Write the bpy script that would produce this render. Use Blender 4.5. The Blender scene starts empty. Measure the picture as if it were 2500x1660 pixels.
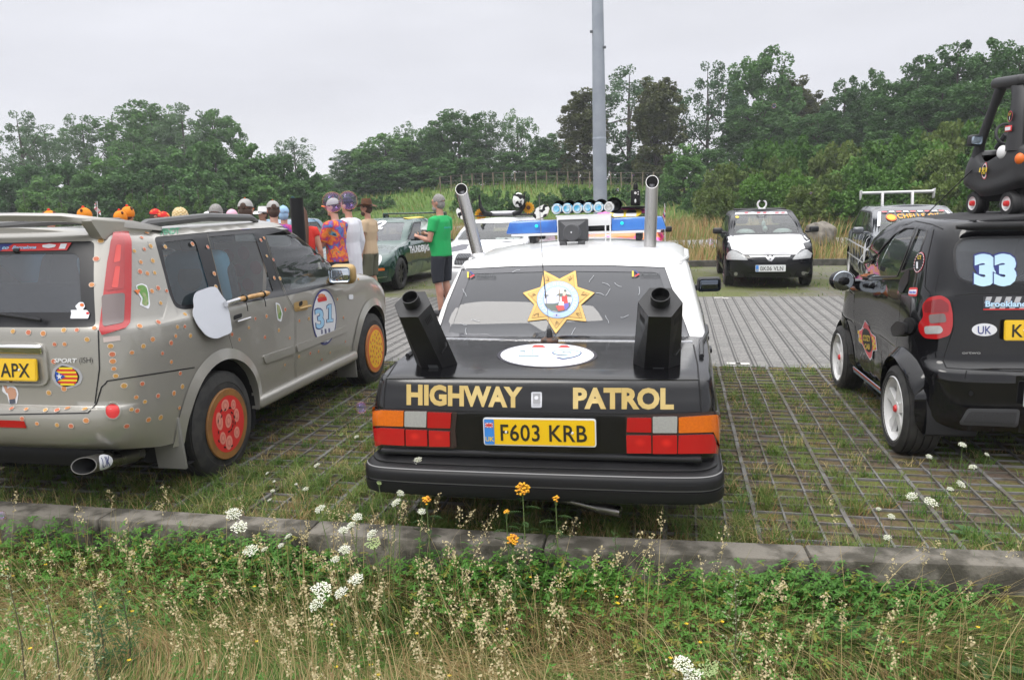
import bpy, bmesh, math, random
import numpy as np
from mathutils import Vector, Matrix, Euler, Quaternion
from mathutils.geometry import delaunay_2d_cdt
D = bpy.data; SC = bpy.context.scene; COL = SC.collection
R_ = math.radians; PI = math.pi; sin, cos = math.sin, math.cos
rnd = random.Random(11); NR = np.random.default_rng(5)

# ------------------------------------------------------------------ tags
def tag(o, label=None, cat=None, group=None, kind=None):
    if label: o['label'] = label
    if cat: o['category'] = cat
    if group: o['group'] = group
    if kind: o['kind'] = kind
    return o
def empty(name, loc=(0, 0, 0), rz=0, parent=None, label=None, cat=None, group=None, scale=1, rot=None):
    o = D.objects.new(name, None); COL.objects.link(o); o.empty_display_size = .1
    o.location = loc; o.rotation_euler = rot if rot else (0, 0, rz); o.scale = (scale,) * 3
    if parent: o.parent = parent
    return tag(o, label, cat, group)
def copy_tree(o, parent=None):
    c = o.copy(); COL.objects.link(c)
    if parent: c.parent = parent
    for ch in o.children: copy_tree(ch, c)
    return c

# ------------------------------------------------------------------ materials
MATS = {}
def mat(name, col=(.5, .5, .5), rough=.5, metal=0, coat=0, spec=.5, col2=None, nscale=8, ndet=4, nlo=.4, nhi=.6, bump=0, bscale=150,
        emit=None, estr=1, rvar=0, sub=0, stretch=None, trans=0):
    if name in MATS: return MATS[name]
    m = D.materials.new(name); m.use_nodes = True; nt = m.node_tree; N = nt.nodes; L = nt.links
    b = N['Principled BSDF']
    b.inputs['Base Color'].default_value = (*col, 1); b.inputs['Roughness'].default_value = rough
    b.inputs['Metallic'].default_value = metal; b.inputs['Coat Weight'].default_value = coat
    b.inputs['Coat Roughness'].default_value = .04; b.inputs['Specular IOR Level'].default_value = spec
    b.inputs['Transmission Weight'].default_value = trans
    if sub: b.inputs['Subsurface Weight'].default_value = sub; b.inputs['Subsurface Radius'].default_value = (.02, .008, .004)
    co = None
    def coords():
        nonlocal co
        if co is None:
            t = N.new('ShaderNodeTexCoord'); co = t.outputs['Object']
            if stretch:
                mp = N.new('ShaderNodeMapping'); mp.inputs['Scale'].default_value = stretch; L.new(co, mp.inputs[0]); co = mp.outputs[0]
        return co
    def noise(sc, det=4):
        n = N.new('ShaderNodeTexNoise'); n.inputs['Scale'].default_value = sc; n.inputs['Detail'].default_value = det
        L.new(coords(), n.inputs['Vector']); return n.outputs['Fac']
    if col2 or rvar:
        f = noise(nscale, ndet); mr = N.new('ShaderNodeMapRange'); mr.interpolation_type = 'SMOOTHSTEP'
        mr.inputs[1].default_value = nlo; mr.inputs[2].default_value = nhi; L.new(f, mr.inputs[0])
        if col2:
            mx = N.new('ShaderNodeMix'); mx.data_type = 'RGBA'; mx.inputs[6].default_value = (*col, 1); mx.inputs[7].default_value = (*col2, 1)
            L.new(mr.outputs[0], mx.inputs[0]); L.new(mx.outputs[2], b.inputs['Base Color'])
        if rvar:
            r2 = N.new('ShaderNodeMapRange'); r2.inputs[3].default_value = rough; r2.inputs[4].default_value = rough + rvar
            L.new(mr.outputs[0], r2.inputs[0]); L.new(r2.outputs[0], b.inputs['Roughness'])
    if bump:
        f = noise(bscale, 3); bp = N.new('ShaderNodeBump'); bp.inputs['Strength'].default_value = bump; bp.inputs['Distance'].default_value = .01
        L.new(f, bp.inputs['Height']); L.new(bp.outputs[0], b.inputs['Normal'])
    if emit:
        b.inputs['Emission Color'].default_value = (*emit, 1); b.inputs['Emission Strength'].default_value = estr
    MATS[name] = m; return m
def glass(name, tint=(.75, .8, .8), haze=.05, hcol=(.5, .55, .6), refl=1.0, rough=0):
    if name in MATS: return MATS[name]
    m = D.materials.new(name); m.use_nodes = True; nt = m.node_tree; N = nt.nodes; L = nt.links
    N.remove(N['Principled BSDF']); out = N['Material Output']
    tr = N.new('ShaderNodeBsdfTransparent'); tr.inputs[0].default_value = (*tint, 1)
    df = N.new('ShaderNodeBsdfDiffuse'); df.inputs[0].default_value = (*hcol, 1)
    gl = N.new('ShaderNodeBsdfGlossy'); gl.inputs['Roughness'].default_value = rough; gl.inputs[0].default_value = (refl, refl, refl, 1)
    fr = N.new('ShaderNodeFresnel'); fr.inputs[0].default_value = 1.5
    m1 = N.new('ShaderNodeMixShader'); m1.inputs[0].default_value = haze; L.new(tr.outputs[0], m1.inputs[1]); L.new(df.outputs[0], m1.inputs[2])
    ma = N.new('ShaderNodeMath'); ma.operation = 'MULTIPLY_ADD'; ma.inputs[1].default_value = 1.1; ma.inputs[2].default_value = .0; ma.use_clamp = True; L.new(fr.outputs[0], ma.inputs[0])
    m2 = N.new('ShaderNodeMixShader'); L.new(ma.outputs[0], m2.inputs[0]); L.new(m1.outputs[0], m2.inputs[1]); L.new(gl.outputs[0], m2.inputs[2])
    L.new(m2.outputs[0], out.inputs[0]); MATS[name] = m; return m

# ------------------------------------------------------------------ mesh builder
def polar(n, r=1, a0=0, a1=2 * PI, end=False):
    return [(r * cos(a0 + (a1 - a0) * i / (n - 1 if end else n)), r * sin(a0 + (a1 - a0) * i / (n - 1 if end else n))) for i in range(n)]
def frame(d):
    d = Vector(d).normalized(); a = Vector((0, 0, 1)) if abs(d.z) < .9 else Vector((1, 0, 0))
    x = a.cross(d).normalized(); return x, d.cross(x), d
class MB:
    def __init__(s): s.v = []; s.f = []; s.m = []; s.mi = 0
    def add(s, V, F, mi=None):
        o = len(s.v); s.v.extend([tuple(map(float, p)) for p in V]); s.f.extend([tuple(int(i) + o for i in f) for f in F])
        s.m.extend([s.mi if mi is None else mi] * len(F)); return s
    def box(s, c, d, r=0, rot=None, seg=2, taper=None):
        bm = bmesh.new(); bmesh.ops.create_cube(bm, size=1)
        for v in bm.verts:
            t = 1
            if taper and v.co.z > 0: v.co.x *= taper[0]; v.co.y *= taper[1]
            v.co = Vector((v.co.x * d[0], v.co.y * d[1], v.co.z * d[2]))
        if r: bmesh.ops.bevel(bm, geom=bm.edges[:], offset=r, segments=seg, affect='EDGES', profile=.5)
        M = (rot if isinstance(rot, Matrix) else Euler(rot).to_matrix()) if rot is not None else Matrix.Identity(3)
        bm.verts.index_update()
        s.add([M @ v.co + Vector(c) for v in bm.verts], [[v.index for v in f.verts] for f in bm.faces]); bm.free(); return s
    def tube(s, pts, r, n=8, caps=True, mi=None, flat=1):
        P = [Vector(p) for p in pts]; k = len(P); rr = r if isinstance(r, (list, tuple)) else [r] * k
        V = []; px = None
        for i in range(k):
            d = (P[min(i + 1, k - 1)] - P[max(i - 1, 0)])
            if d.length < 1e-9: d = Vector((0, 0, 1))
            d.normalize()
            if px is None: x, y, _ = frame(d)
            else:
                x = (px - d * px.dot(d)); x = x.normalized() if x.length > 1e-6 else frame(d)[0]; y = d.cross(x)
            px = x
            for a in range(n):
                t = 2 * PI * a / n; V.append(P[i] + x * (rr[i] * cos(t)) + y * (rr[i] * flat * sin(t)))
        F = [(i * n + a, i * n + (a + 1) % n, (i + 1) * n + (a + 1) % n, (i + 1) * n + a) for i in range(k - 1) for a in range(n)]
        if caps: F += [tuple(range(n))[::-1], tuple((k - 1) * n + a for a in range(n))]
        return s.add(V, F, mi)
    def lathe(s, prof, c=(0, 0, 0), ax=(0, 0, 1), n=24, mi=None, a0=0, a1=2 * PI):
        x, y, d = frame(ax); c = Vector(c); full = abs(a1 - a0 - 2 * PI) < 1e-6; m = n if full else n + 1
        V = []
        for (r, h) in prof:
            for i in range(m):
                a = a0 + (a1 - a0) * i / n; V.append(c + d * h + x * (r * cos(a)) + y * (r * sin(a)))
        F = [(j * m + i, j * m + (i + 1) % m, (j + 1) * m + (i + 1) % m, (j + 1) * m + i) for j in range(len(prof) - 1) for i in range(n)]
        return s.add(V, F, mi)
    def ell(s, c, r, n=12, k=8, rot=None, z0=-1, mi=None, z1=1):
        a0, a1 = math.asin(z0), math.asin(z1); V = []; M = (rot if isinstance(rot, Matrix) else Euler(rot).to_matrix()) if rot is not None else Matrix.Identity(3)
        for j in range(k + 1):
            t = a0 + (a1 - a0) * j / k
            for i in range(n):
                p = 2 * PI * i / n; V.append(M @ Vector((r[0] * cos(t) * cos(p), r[1] * cos(t) * sin(p), r[2] * sin(t))) + Vector(c))
        F = [(j * n + i, j * n + (i + 1) % n, (j + 1) * n + (i + 1) % n, (j + 1) * n + i) for j in range(k) for i in range(n)]
        return s.add(V, F, mi)
    def prism(s, poly, h0, h1, o=(0, 0, 0), ex=(1, 0, 0), ey=(0, 1, 0), mi=None):
        ex, ey, o = Vector(ex), Vector(ey), Vector(o); n = ex.cross(ey); k = len(poly)
        V = [o + ex * p[0] + ey * p[1] + n * h for h in (h0, h1) for p in poly]
        return s.add(V, [tuple(range(k))[::-1], tuple(range(k, 2 * k))] + [(i, (i + 1) % k, k + (i + 1) % k, k + i) for i in range(k)], mi)
    def build(s, name, mats, parent=None, smooth=40, label=None, **kw):
        me = D.meshes.new(name); me.from_pydata(s.v, [], s.f)
        for m in (mats if isinstance(mats, (list, tuple)) else [mats]): me.materials.append(m)
        me.polygons.foreach_set('material_index', s.m)
        if smooth: me.polygons.foreach_set('use_smooth', [True] * len(s.f)); me.set_sharp_from_angle(angle=R_(smooth))
        me.update(); o = D.objects.new(name, me); COL.objects.link(o)
        if parent: o.parent = parent
        return tag(o, label, **kw)
def npmesh(name, V, F, mats, parent=None, mi=None, smooth=False, **kw):
    V = np.asarray(V, np.float32); F = np.asarray(F, np.int32); k = F.shape[1]
    me = D.meshes.new(name); me.vertices.add(len(V)); me.vertices.foreach_set('co', V.ravel())
    me.loops.add(F.size); me.loops.foreach_set('vertex_index', F.ravel()); me.polygons.add(len(F))
    me.polygons.foreach_set('loop_start', np.arange(0, F.size, k, dtype=np.int32))
    for m in (mats if isinstance(mats, (list, tuple)) else [mats]): me.materials.append(m)
    if mi is not None: me.polygons.foreach_set('material_index', np.asarray(mi, np.int32))
    if smooth: me.polygons.foreach_set('use_smooth', np.ones(len(F), bool))
    me.update(calc_edges=True); o = D.objects.new(name, me); COL.objects.link(o)
    if parent: o.parent = parent
    return tag(o, **kw)

# ------------------------------------------------------------------ 2D shapes
def ell2(cx, cy, a, b, n=32, rot=0):
    return [(cx + a * cos(t) * cos(rot) - b * sin(t) * sin(rot), cy + a * cos(t) * sin(rot) + b * sin(t) * cos(rot)) for t in [2 * PI * i / n for i in range(n)]]
def rpoly(p, r, n=4):
    out = []; k = len(p); rr = r if isinstance(r, (list, tuple)) else [r] * k
    for i in range(k):
        a, b, c = Vector(p[i - 1]), Vector(p[i]), Vector(p[(i + 1) % k]); r = rr[i]
        if r <= 0: out.append(tuple(b)); continue
        d1, d2 = (a - b), (c - b); l = min(r, d1.length * .45, d2.length * .45); s, e = b + d1.normalized() * l, b + d2.normalized() * l
        for j in range(n + 1):
            t = j / n; q = s * (1 - t) ** 2 + b * (2 * t * (1 - t)) + e * t * t; out.append(tuple(q))
    return out
def rrect(x0, y0, x1, y1, r=.01, n=4): return rpoly([(x0, y0), (x1, y0), (x1, y1), (x0, y1)], r, n)
def sub(p, step, closed=True):
    out = []; k = len(p)
    for i in range(k if closed else k - 1):
        a, b = np.array(p[i], float), np.array(p[(i + 1) % k], float); m = max(1, int(np.ceil(np.linalg.norm(b - a) / step)))
        out += [tuple(a + (b - a) * j / m) for j in range(m)]
    if not closed: out.append(tuple(p[-1]))
    return out
def inpoly(P, poly):
    P = np.asarray(P, float); poly = np.asarray(poly, float); x, y = P[:, 0], P[:, 1]; c = np.zeros(len(P), bool)
    x1, y1 = poly[-1]
    for x2, y2 in poly:
        if y1 != y2:
            c ^= ((y1 > y) != (y2 > y)) & (x < (x2 - x1) * (y - y1) / (y2 - y1) + x1)
        x1, y1 = x2, y2
    return c
_tc = {}
def text2d(s, h=1, bold=0, ax='CENTER', shear=0, wide=1, spacing=1):
    """outline text as flat 2D triangles, cap height h, baseline y = 0"""
    key = (s, bold, shear, spacing)
    if key not in _tc:
        cu = D.curves.new('lettering', 'FONT'); cu.body = s; cu.size = 1; cu.offset = bold; cu.shear = shear; cu.resolution_u = 3; cu.space_character = spacing
        cu.align_x = 'CENTER'; ob = D.objects.new('lettering', cu); me = ob.to_mesh()
        V = np.array([v.co[:2] for v in me.vertices], float).reshape(-1, 2); F = [tuple(p.vertices) for p in me.polygons]
        ob.to_mesh_clear(); D.objects.remove(ob); D.curves.remove(cu); _tc[key] = (V, F)
    V, F = _tc[key]; V = V * (h / .729); V = V * np.array([wide, 1])
    if ax == 'LEFT' and len(V): V = V - np.array([V[:, 0].min(), 0])
    if ax == 'FIT' and len(V): V = V - np.array([(V[:, 0].max() + V[:, 0].min()) / 2, 0])
    return V, F
def fitw(V, w):
    k = w / (V[:, 0].max() - V[:, 0].min()); return V * np.array([k, 1])

# ------------------------------------------------------------------ lofted car skin
def _slopes(Q, ax, periodic=False):
    d = (np.roll(Q, -1, ax) - Q) if periodic else np.diff(Q, axis=ax)
    if periodic: a, b = np.roll(d, 1, ax), d
    else:
        f = np.take(d, [0], ax); l = np.take(d, [-1], ax); a = np.concatenate([f, d], ax); b = np.concatenate([d, l], ax)
    p = a * b; return np.where(p > 0, 2 * p / np.where(np.abs(a + b) < 1e-12, 1, a + b), 0)
def _herm(t, p0, p1, m0, m1):
    t2, t3 = t * t, t * t * t; return (2 * t3 - 3 * t2 + 1) * p0 + (t3 - 2 * t2 + t) * m0 + (3 * t2 - 2 * t3) * p1 + (t3 - t2) * m1
class Loft:
    """closed outline rows (right half given, rear centre to front centre); P(u, v) is smooth in both directions"""
    def __init__(s, rows):
        A = np.array(rows, float); s.n = A.shape[1]; L = A[:, 1:-1][:, ::-1].copy(); L[:, :, 0] *= -1
        s.C = np.concatenate([A, L], 1); s.NU = s.C.shape[1]; s.M = A.shape[0]; s.S = _slopes(s.C, 1, True)
        s.views = {}
    def P(s, uv):
        uv = np.asarray(uv, float).reshape(-1, 2); u = uv[:, 0] % s.NU; i = np.floor(u).astype(int) % s.NU; t = (u - np.floor(u))[:, None, None]; j = (i + 1) % s.NU
        C = s.C.transpose(1, 0, 2); S = s.S.transpose(1, 0, 2); Q = _herm(t, C[i], C[j], S[i], S[j])
        if s.M == 1: return Q[:, 0]
        m = _slopes(Q, 1); v = np.clip(uv[:, 1], -.5, s.M - .5); k = np.clip(np.floor(v).astype(int), 0, s.M - 2); t = (v - k)[:, None]; r = np.arange(len(u))
        lo, hi = t < 0, t > 1; H = _herm(np.clip(t, 0, 1), Q[r, k], Q[r, k + 1], m[r, k], m[r, k + 1])
        return H + np.where(lo, t * (Q[r, k + 1] - Q[r, k]), 0) + np.where(hi, (t - 1) * (Q[r, k + 1] - Q[r, k]), 0)
    def N(s, uv, e=2e-3):
        uv = np.asarray(uv, float).reshape(-1, 2); vm = np.clip(uv[:, 1], e, s.M - 1 - e); a = np.stack([uv[:, 0], vm], 1)
        du = s.P(a + [e, 0]) - s.P(a - [e, 0]); dv = s.P(a + [0, e]) - s.P(a - [0, e]); n = np.cross(du, dv); l = np.linalg.norm(n, axis=1, keepdims=True)
        return n / np.where(l < 1e-12, 1, l)
    def view(s, name, axes, u0, u1, v0=0, v1=None): s.views[name] = (axes, u0, u1, v0, s.M - 1 if v1 is None else v1); return s
    def inv(s, pts, view):
        axes, u0, u1, v0, v1 = s.views[view]; T = np.asarray(pts, float).reshape(-1, 2) / (450 if callable(axes) else 1); f = axes if callable(axes) else (lambda P: P[:, list(axes)])
        gu, gv = np.meshgrid(np.linspace(u0, u1, 70), np.linspace(v0, v1, 40)); G = np.stack([gu.ravel(), gv.ravel()], 1); GP = f(s.P(G))
        uv = np.empty_like(T)
        for a in range(0, len(T), 400):
            d = ((T[a:a + 400, None] - GP[None]) ** 2).sum(2); uv[a:a + 400] = G[d.argmin(1)]
        e = 1e-3
        for _ in range(7):
            p = f(s.P(uv)); r = T - p; ju = (f(s.P(uv + [e, 0])) - p) / e; jv = (f(s.P(uv + [0, e])) - p) / e
            det = ju[:, 0] * jv[:, 1] - ju[:, 1] * jv[:, 0]; det = np.where(np.abs(det) < 1e-6, 1e-6, det)
            d = np.stack([(r[:, 0] * jv[:, 1] - r[:, 1] * jv[:, 0]) / det, (ju[:, 0] * r[:, 1] - ju[:, 1] * r[:, 0]) / det], 1)
            uv = uv + np.clip(d, -.25, .25); uv[:, 0] = np.clip(uv[:, 0], u0 - .2, u1 + .2); uv[:, 1] = np.clip(uv[:, 1], v0 - .2, v1 + .2)
        return uv
    def at(s, pts, view, off=0):
        uv = s.inv(pts, view); return s.P(uv) + s.N(uv) * off
    def poly(s, pts, view, step=.04): return s.inv(sub(pts, step), view)
    def rect(s, u0, u1, v0, v1, du=.125, dv=.25): return np.array(sub_uv([(u0, v0), (u1, v0), (u1, v1), (u0, v1)], du, dv))
    def region(s, outer, holes=(), off=0, du=.2, dv=.34, rim=0, mb=None, mi=None, rimholes=True, fine=None):
        outer = np.asarray(outer, float); holes = [np.asarray(h, float) for h in holes]
        um, vm = outer.mean(0); e = .2
        su = max(.05, np.linalg.norm(s.P([(um + e, vm)]) - s.P([(um - e, vm)])) / .4); sv = max(.03, np.linalg.norm(s.P([(um, vm + e)]) - s.P([(um, vm - e)])) / .4)
        if fine: du = fine / su; dv = fine / sv
        sc = np.array([su, sv]); pts = []; edges = []
        for lp in [outer] + holes:
            o = len(pts); k = len(lp); pts += list(lp * sc); edges += [(o + i, o + (i + 1) % k) for i in range(k)]
        u0, v0 = outer.min(0); u1, v1 = outer.max(0)
        gu, gv = np.meshgrid(np.arange(np.ceil(u0 / du) * du, u1, du), np.arange(np.ceil(v0 / dv) * dv, v1, dv)); g = np.stack([gu.ravel(), gv.ravel()], 1)
        if len(g):
            ok = inpoly(g, outer)
            for h in holes: ok &= ~inpoly(g, h)
            g = g[ok]
            if len(g):
                B = np.array(pts); d = np.sqrt((((g * sc)[:, None] - B[None]) ** 2).sum(2)).min(1); g = g[d > .25 * min(du * su, dv * sv)]
            pts += list(g * sc)
        r = delaunay_2d_cdt([Vector(p) for p in pts], edges, [], 0, 1e-5); UV = np.array([tuple(p) for p in r[0]]) / sc
        F = np.array([f for f in r[2] if len(f) == 3])
        if not len(F): return mb or MB()
        cen = UV[F].mean(1); ok = inpoly(cen, outer)
        for h in holes: ok &= ~inpoly(cen, h)
        F = F[ok]
        if not len(F): return mb or MB()
        used = np.unique(F); mp = -np.ones(len(UV), int); mp[used] = np.arange(len(used)); UV = UV[used]; F = mp[F]
        V = s.P(UV) + s.N(UV) * off; mb = mb or MB(); mb.add(V, F, mi)
        if rim:
            for lp in [outer] + (holes if rimholes else []):
                p = s.P(lp); n = s.N(lp); k = len(lp); mb.add(np.concatenate([p + n * off, p + n * (off - rim)]), [(i, k + i, k + (i + 1) % k, (i + 1) % k) for i in range(k)], mi)
        return mb
    def line(s, pts, view, w=.006, off=.0015, mb=None, closed=False, mi=None, step=.05, uv=None, h=0):
        uv = s.inv(sub(pts, step, closed), view) if uv is None else np.asarray(uv); p = s.P(uv); n = s.N(uv); k = len(p)
        t = (np.roll(p, -1, 0) - np.roll(p, 1, 0)) if closed else np.gradient(p, axis=0); b = np.cross(n, t); b /= np.maximum(np.linalg.norm(b, axis=1, keepdims=True), 1e-9)
        mb = mb or MB(); m = k if closed else k - 1
        if h:
            V = np.concatenate([p + b * w / 2, p + b * w / 2 * .7 + n * h, p - b * w / 2 * .7 + n * h, p - b * w / 2]); F = [(a * k + i, a * k + (i + 1) % k, (a + 1) * k + (i + 1) % k, (a + 1) * k + i) for a in range(3) for i in range(m)]
            F += [(0, k, 2 * k, 3 * k), (k - 1, 4 * k - 1, 3 * k - 1, 2 * k - 1)] if not closed else []
            return mb.add(V, [f[::-1] for f in F], mi)
        return mb.add(np.concatenate([p + b * w / 2 + n * off, p - b * w / 2 + n * off]), [(k + i, k + (i + 1) % k, (i + 1) % k, i) for i in range(m)], mi)
    def decal(s, V, F, view, off=.003, mb=None, mi=None):
        mb = mb or MB(); return mb.add(s.at(V, view, off), F, mi)
    def shape(s, poly, view, off=.003, mb=None, mi=None, step=.03, fine=.05):
        return s.region(s.poly(poly, view, step), (), off, mb=mb, mi=mi, fine=fine)
    def cap(s, u0, u1, crown=.02, v=None, n=150, mb=None, mi=None, k=8, off=0):
        """surface ruled across the car between the right and the left edge of row v"""
        v = s.M - 1 if v is None else v; U = np.linspace(u0, u1, int(round((u1 - u0) / .125)) + 1); n = len(U); A = s.P(np.stack([U, np.full(n, v)], 1)); mb = mb or MB(); V = []
        for a in A:
            for j in range(k + 1):
                q = 1 - 2 * j / k; V.append((a[0] * q, a[1], a[2] + off + crown * (1 - q * q) * min(1, abs(a[0]) / .35)))
        w = k + 1; return mb.add(V, [(i * w + j, (i + 1) * w + j, (i + 1) * w + j + 1, i * w + j + 1) for i in range(n - 1) for j in range(k)], mi)
def sub_uv(p, du, dv):
    out = []; k = len(p)
    for i in range(k):
        a, b = np.array(p[i], float), np.array(p[(i + 1) % k], float); m = max(1, int(round(max(abs(b[0] - a[0]) / du, abs(b[1] - a[1]) / dv))))
        out += [tuple(a + (b - a) * j / m) for j in range(m)]
    return out
def row(z, xs, ys, zs=None):
    zs = zs or [z] * len(xs); return list(zip(xs, ys, zs))
def weld(o, d=.0015, ang=35):
    bm = bmesh.new(); bm.from_mesh(o.data); bmesh.ops.remove_doubles(bm, verts=bm.verts, dist=d); bm.to_mesh(o.data); bm.free(); at = o.data.attributes.get('sharp_edge')
    if at: o.data.attributes.remove(at)
    o.data.set_sharp_from_angle(angle=R_(ang)); return o
def arch(L, yc, zc, r, view, a0=-8, a1=188, n=30, dv=-.3):
    pts = [(yc + r * cos(R_(a0 + (a1 - a0) * i / n)), zc + r * sin(R_(a0 + (a1 - a0) * i / n))) for i in range(n + 1)]
    uv = L.inv(pts, view); return np.concatenate([[[uv[0, 0], dv]], uv, [[uv[-1, 0], dv]]])
# ------------------------------------------------------------------ camera model (world frame: x along the kerb, y into the car park)
CF, CYAW, CROLL, CH = 1900.0, R_(12), R_(1.6), 1.75
CP = math.atan((830 - 490) / CF)
_F = np.array([-sin(CYAW) * cos(CP), cos(CYAW) * cos(CP), -sin(CP)]); _R0 = np.array([cos(CYAW), sin(CYAW), 0.]); _U0 = np.cross(_R0, _F)
_R = _R0 * cos(CROLL) - _U0 * sin(CROLL); _U = _U0 * cos(CROLL) + _R0 * sin(CROLL); _C = np.array([0, 0, CH])
def proj(P):
    v = np.asarray(P, float) - _C; d = v @ _F; return np.stack([1250 + CF * (v @ _R) / d, 830 - CF * (v @ _U) / d], -1)
def ray(x, y): return _F + _R * (x - 1250) / CF + _U * (830 - y) / CF
def g3(x, y, z=0):
    d = ray(x, y); return _C + d * ((z - CH) / d[2])
def y3(x, y, Y):
    d = ray(x, y); return _C + d * (Y / d[1])
def see(L, root, u0, u1, v0=0, v1=None, name='cam'):
    """view 'cam': marks measured in the reference are carried onto the skin of the car"""
    c, s = cos(root.rotation_euler[2]), sin(root.rotation_euler[2]); k = root.scale[0]; M = np.array([[c, -s, 0], [s, c, 0], [0, 0, 1]]) * k; t = np.array(root.location[:])
    ry = root.rotation_euler[1]
    if ry: M = M @ np.array([[cos(ry), 0, sin(ry)], [0, 1, 0], [-sin(ry), 0, cos(ry)]])
    L.view(name, lambda P: proj(P @ M.T + t) / 450, u0, u1, v0, v1); return L
def cr(ox, oy, k, pts): return [(ox + p[0] / k, oy + p[1] / k) for p in pts]

# ------------------------------------------------------------------ shared car materials
black_paint = mat('black_paint', (.006, .006, .007), .13, 0, 0, .6, nscale=6, rvar=.06)
satin_black = mat('satin_black', (.011, .011, .012), .42, spec=.25, bump=.03, bscale=300)
rubber = mat('rubber', (.022, .022, .023), .75, col2=(.04, .039, .037), nscale=12, bump=.15, bscale=120)
plastic_grey = mat('plastic_grey', (.055, .056, .06), .55, bump=.05, bscale=250)
black_trim = mat('black_trim', (.012, .012, .014), .35)
inside_dark = mat('inside_dark', (.012, .012, .013), .9)
chrome = mat('chrome', (.75, .75, .76), .12, 1, rvar=.1, nscale=5)
steel = mat('brushed_steel', (.55, .54, .53), .22, 1, rvar=.15, nscale=14, stretch=(1, 1, .1))
white_plastic = mat('white_plastic', (.72, .72, .72), .4)
white_vinyl = mat('white_vinyl', (.75, .76, .8), .35)
black_vinyl = mat('black_vinyl', (.008, .008, .01), .4)
plate_yellow = mat('plate_yellow', (.83, .52, .01), .3, coat=.3)
plate_white = mat('plate_white', (.72, .74, .74), .3, coat=.3)
plate_blue = mat('plate_blue', (.05, .24, .68), .35)
red_vinyl = mat('red_vinyl', (.62, .03, .03), .35)
blue_vinyl = mat('blue_vinyl', (.35, .62, .85), .35)
navy_vinyl = mat('navy_vinyl', (.03, .04, .2), .35)
gold_vinyl = mat('gold_vinyl', (.5, .36, .12), .38, .25, col2=(.58, .44, .18), nscale=4)
yellow_vinyl = mat('yellow_vinyl', (.75, .55, .05), .4)
seat_cloth = mat('seat_cloth', (.045, .047, .052), .9, col2=(.06, .06, .065), nscale=30, bump=.2)
car_glass = glass('car_glass', (.72, .78, .77), .05, (.45, .5, .52))
dark_glass = glass('dark_glass', (.5, .53, .56), .2, (.33, .35, .39))  # grey diffuse share stands in for the milky sky reflection
red_lens = mat('red_lens', (.42, .008, .01), .12, 0, 1)
dark_red_lens = mat('dark_red_lens', (.22, .006, .008), .15, 0, 1)
amber_lens = mat('amber_lens', (.72, .16, .01), .15, 0, 1, col2=(.66, .14, .01), nscale=90)
clear_lens = mat('clear_lens', (.42, .42, .41), .15, .2, 1, col2=(.46, .46, .45), nscale=140)
mirror_glass = mat('mirror_glass', (.6, .65, .7), .03, 1)
def flat(mb, V, F, o, ex, ey, h=.001, mi=None):
    ex, ey, o = Vector(ex), Vector(ey), Vector(o); n = ex.cross(ey).normalized()
    return mb.add([o + ex * p[0] + ey * p[1] + n * h for p in V], F, mi)
def fpoly(mb, poly, o, ex, ey, h=.001, mi=None): return flat(mb, poly, [tuple(range(len(poly)))], o, ex, ey, h, mi)
def plate(name, parent, o, ex, ey, text, col, w=.52, h=.111, band=True, flag=True, frame=None, ch=.079, label=None):
    mb = MB(); fm = frame or col
    mb.prism(rrect(-w / 2 - .006, -h / 2 - .006, w / 2 + .006, h / 2 + .006, .014), 0, .01, o, ex, ey, mi=4)
    fpoly(mb, rrect(-w / 2, -h / 2, w / 2, h / 2, .01), o, ex, ey, .0125, 0); x0 = 0
    if band:
        fpoly(mb, rrect(-w / 2, -h / 2, -w / 2 + .05, h / 2, .006), o, ex, ey, .0145, 2); x0 = .022
        V, F = text2d('UK', .024, .02); flat(mb, V + [-w / 2 + .025, -h / 2 + .016], F, o, ex, ey, .016, 3)
        if flag:
            fx, fy = -w / 2 + .025, h / 2 - .03
            fpoly(mb, [(fx - .02, fy - .012), (fx + .02, fy - .012), (fx + .02, fy + .012), (fx - .02, fy + .012)], o, ex, ey, .0155, 5)
            for q, (a, b, ww) in enumerate([((-1, -1), (1, 1), .004), ((-1, 1), (1, -1), .004)]):
                mb_line(mb, [(fx + a[0] * .02, fy + a[1] * .012), (fx + b[0] * .02, fy + b[1] * .012)], ww, o, ex, ey, .016, 6)
            fpoly(mb, [(fx - .02, fy - .003), (fx + .02, fy - .003), (fx + .02, fy + .003), (fx - .02, fy + .003)], o, ex, ey, .0165, 6)
            fpoly(mb, [(fx - .003, fy - .012), (fx + .003, fy - .012), (fx + .003, fy + .012), (fx - .003, fy + .012)], o, ex, ey, .017, 6)
    V, F = text2d(text, ch, .012, 'FIT', spacing=1.05); V = fitw(V, (w - .07 - (.05 if band else 0)) * min(1, len(text) / 8 + .02)); flat(mb, V + [x0, -ch / 2], F, o, ex, ey, .0145, 1)
    for sx in (-1, 1): mb.lathe([(0, .017), (.006, .016), (.007, .0125)], Vector(o) + Vector(ex) * (sx * w * .3), Vector(ex).cross(Vector(ey)), 8, 5)
    return mb.build(name, [col, mat('plate_black', (.02, .018, .012), .5), plate_blue, yellow_vinyl, fm, white_vinyl, red_vinyl], parent, label=label)
def mb_line(mb, p, w, o, ex, ey, h, mi):
    for a, b in zip(p[:-1], p[1:]):
        d = Vector((b[0] - a[0], b[1] - a[1])).normalized(); n = Vector((-d.y, d.x)) * w / 2
        fpoly(mb, [(a[0] + n.x, a[1] + n.y), (a[0] - n.x, a[1] - n.y), (b[0] - n.x, b[1] - n.y), (b[0] + n.x, b[1] + n.y)], o, ex, ey, h, mi)
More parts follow.
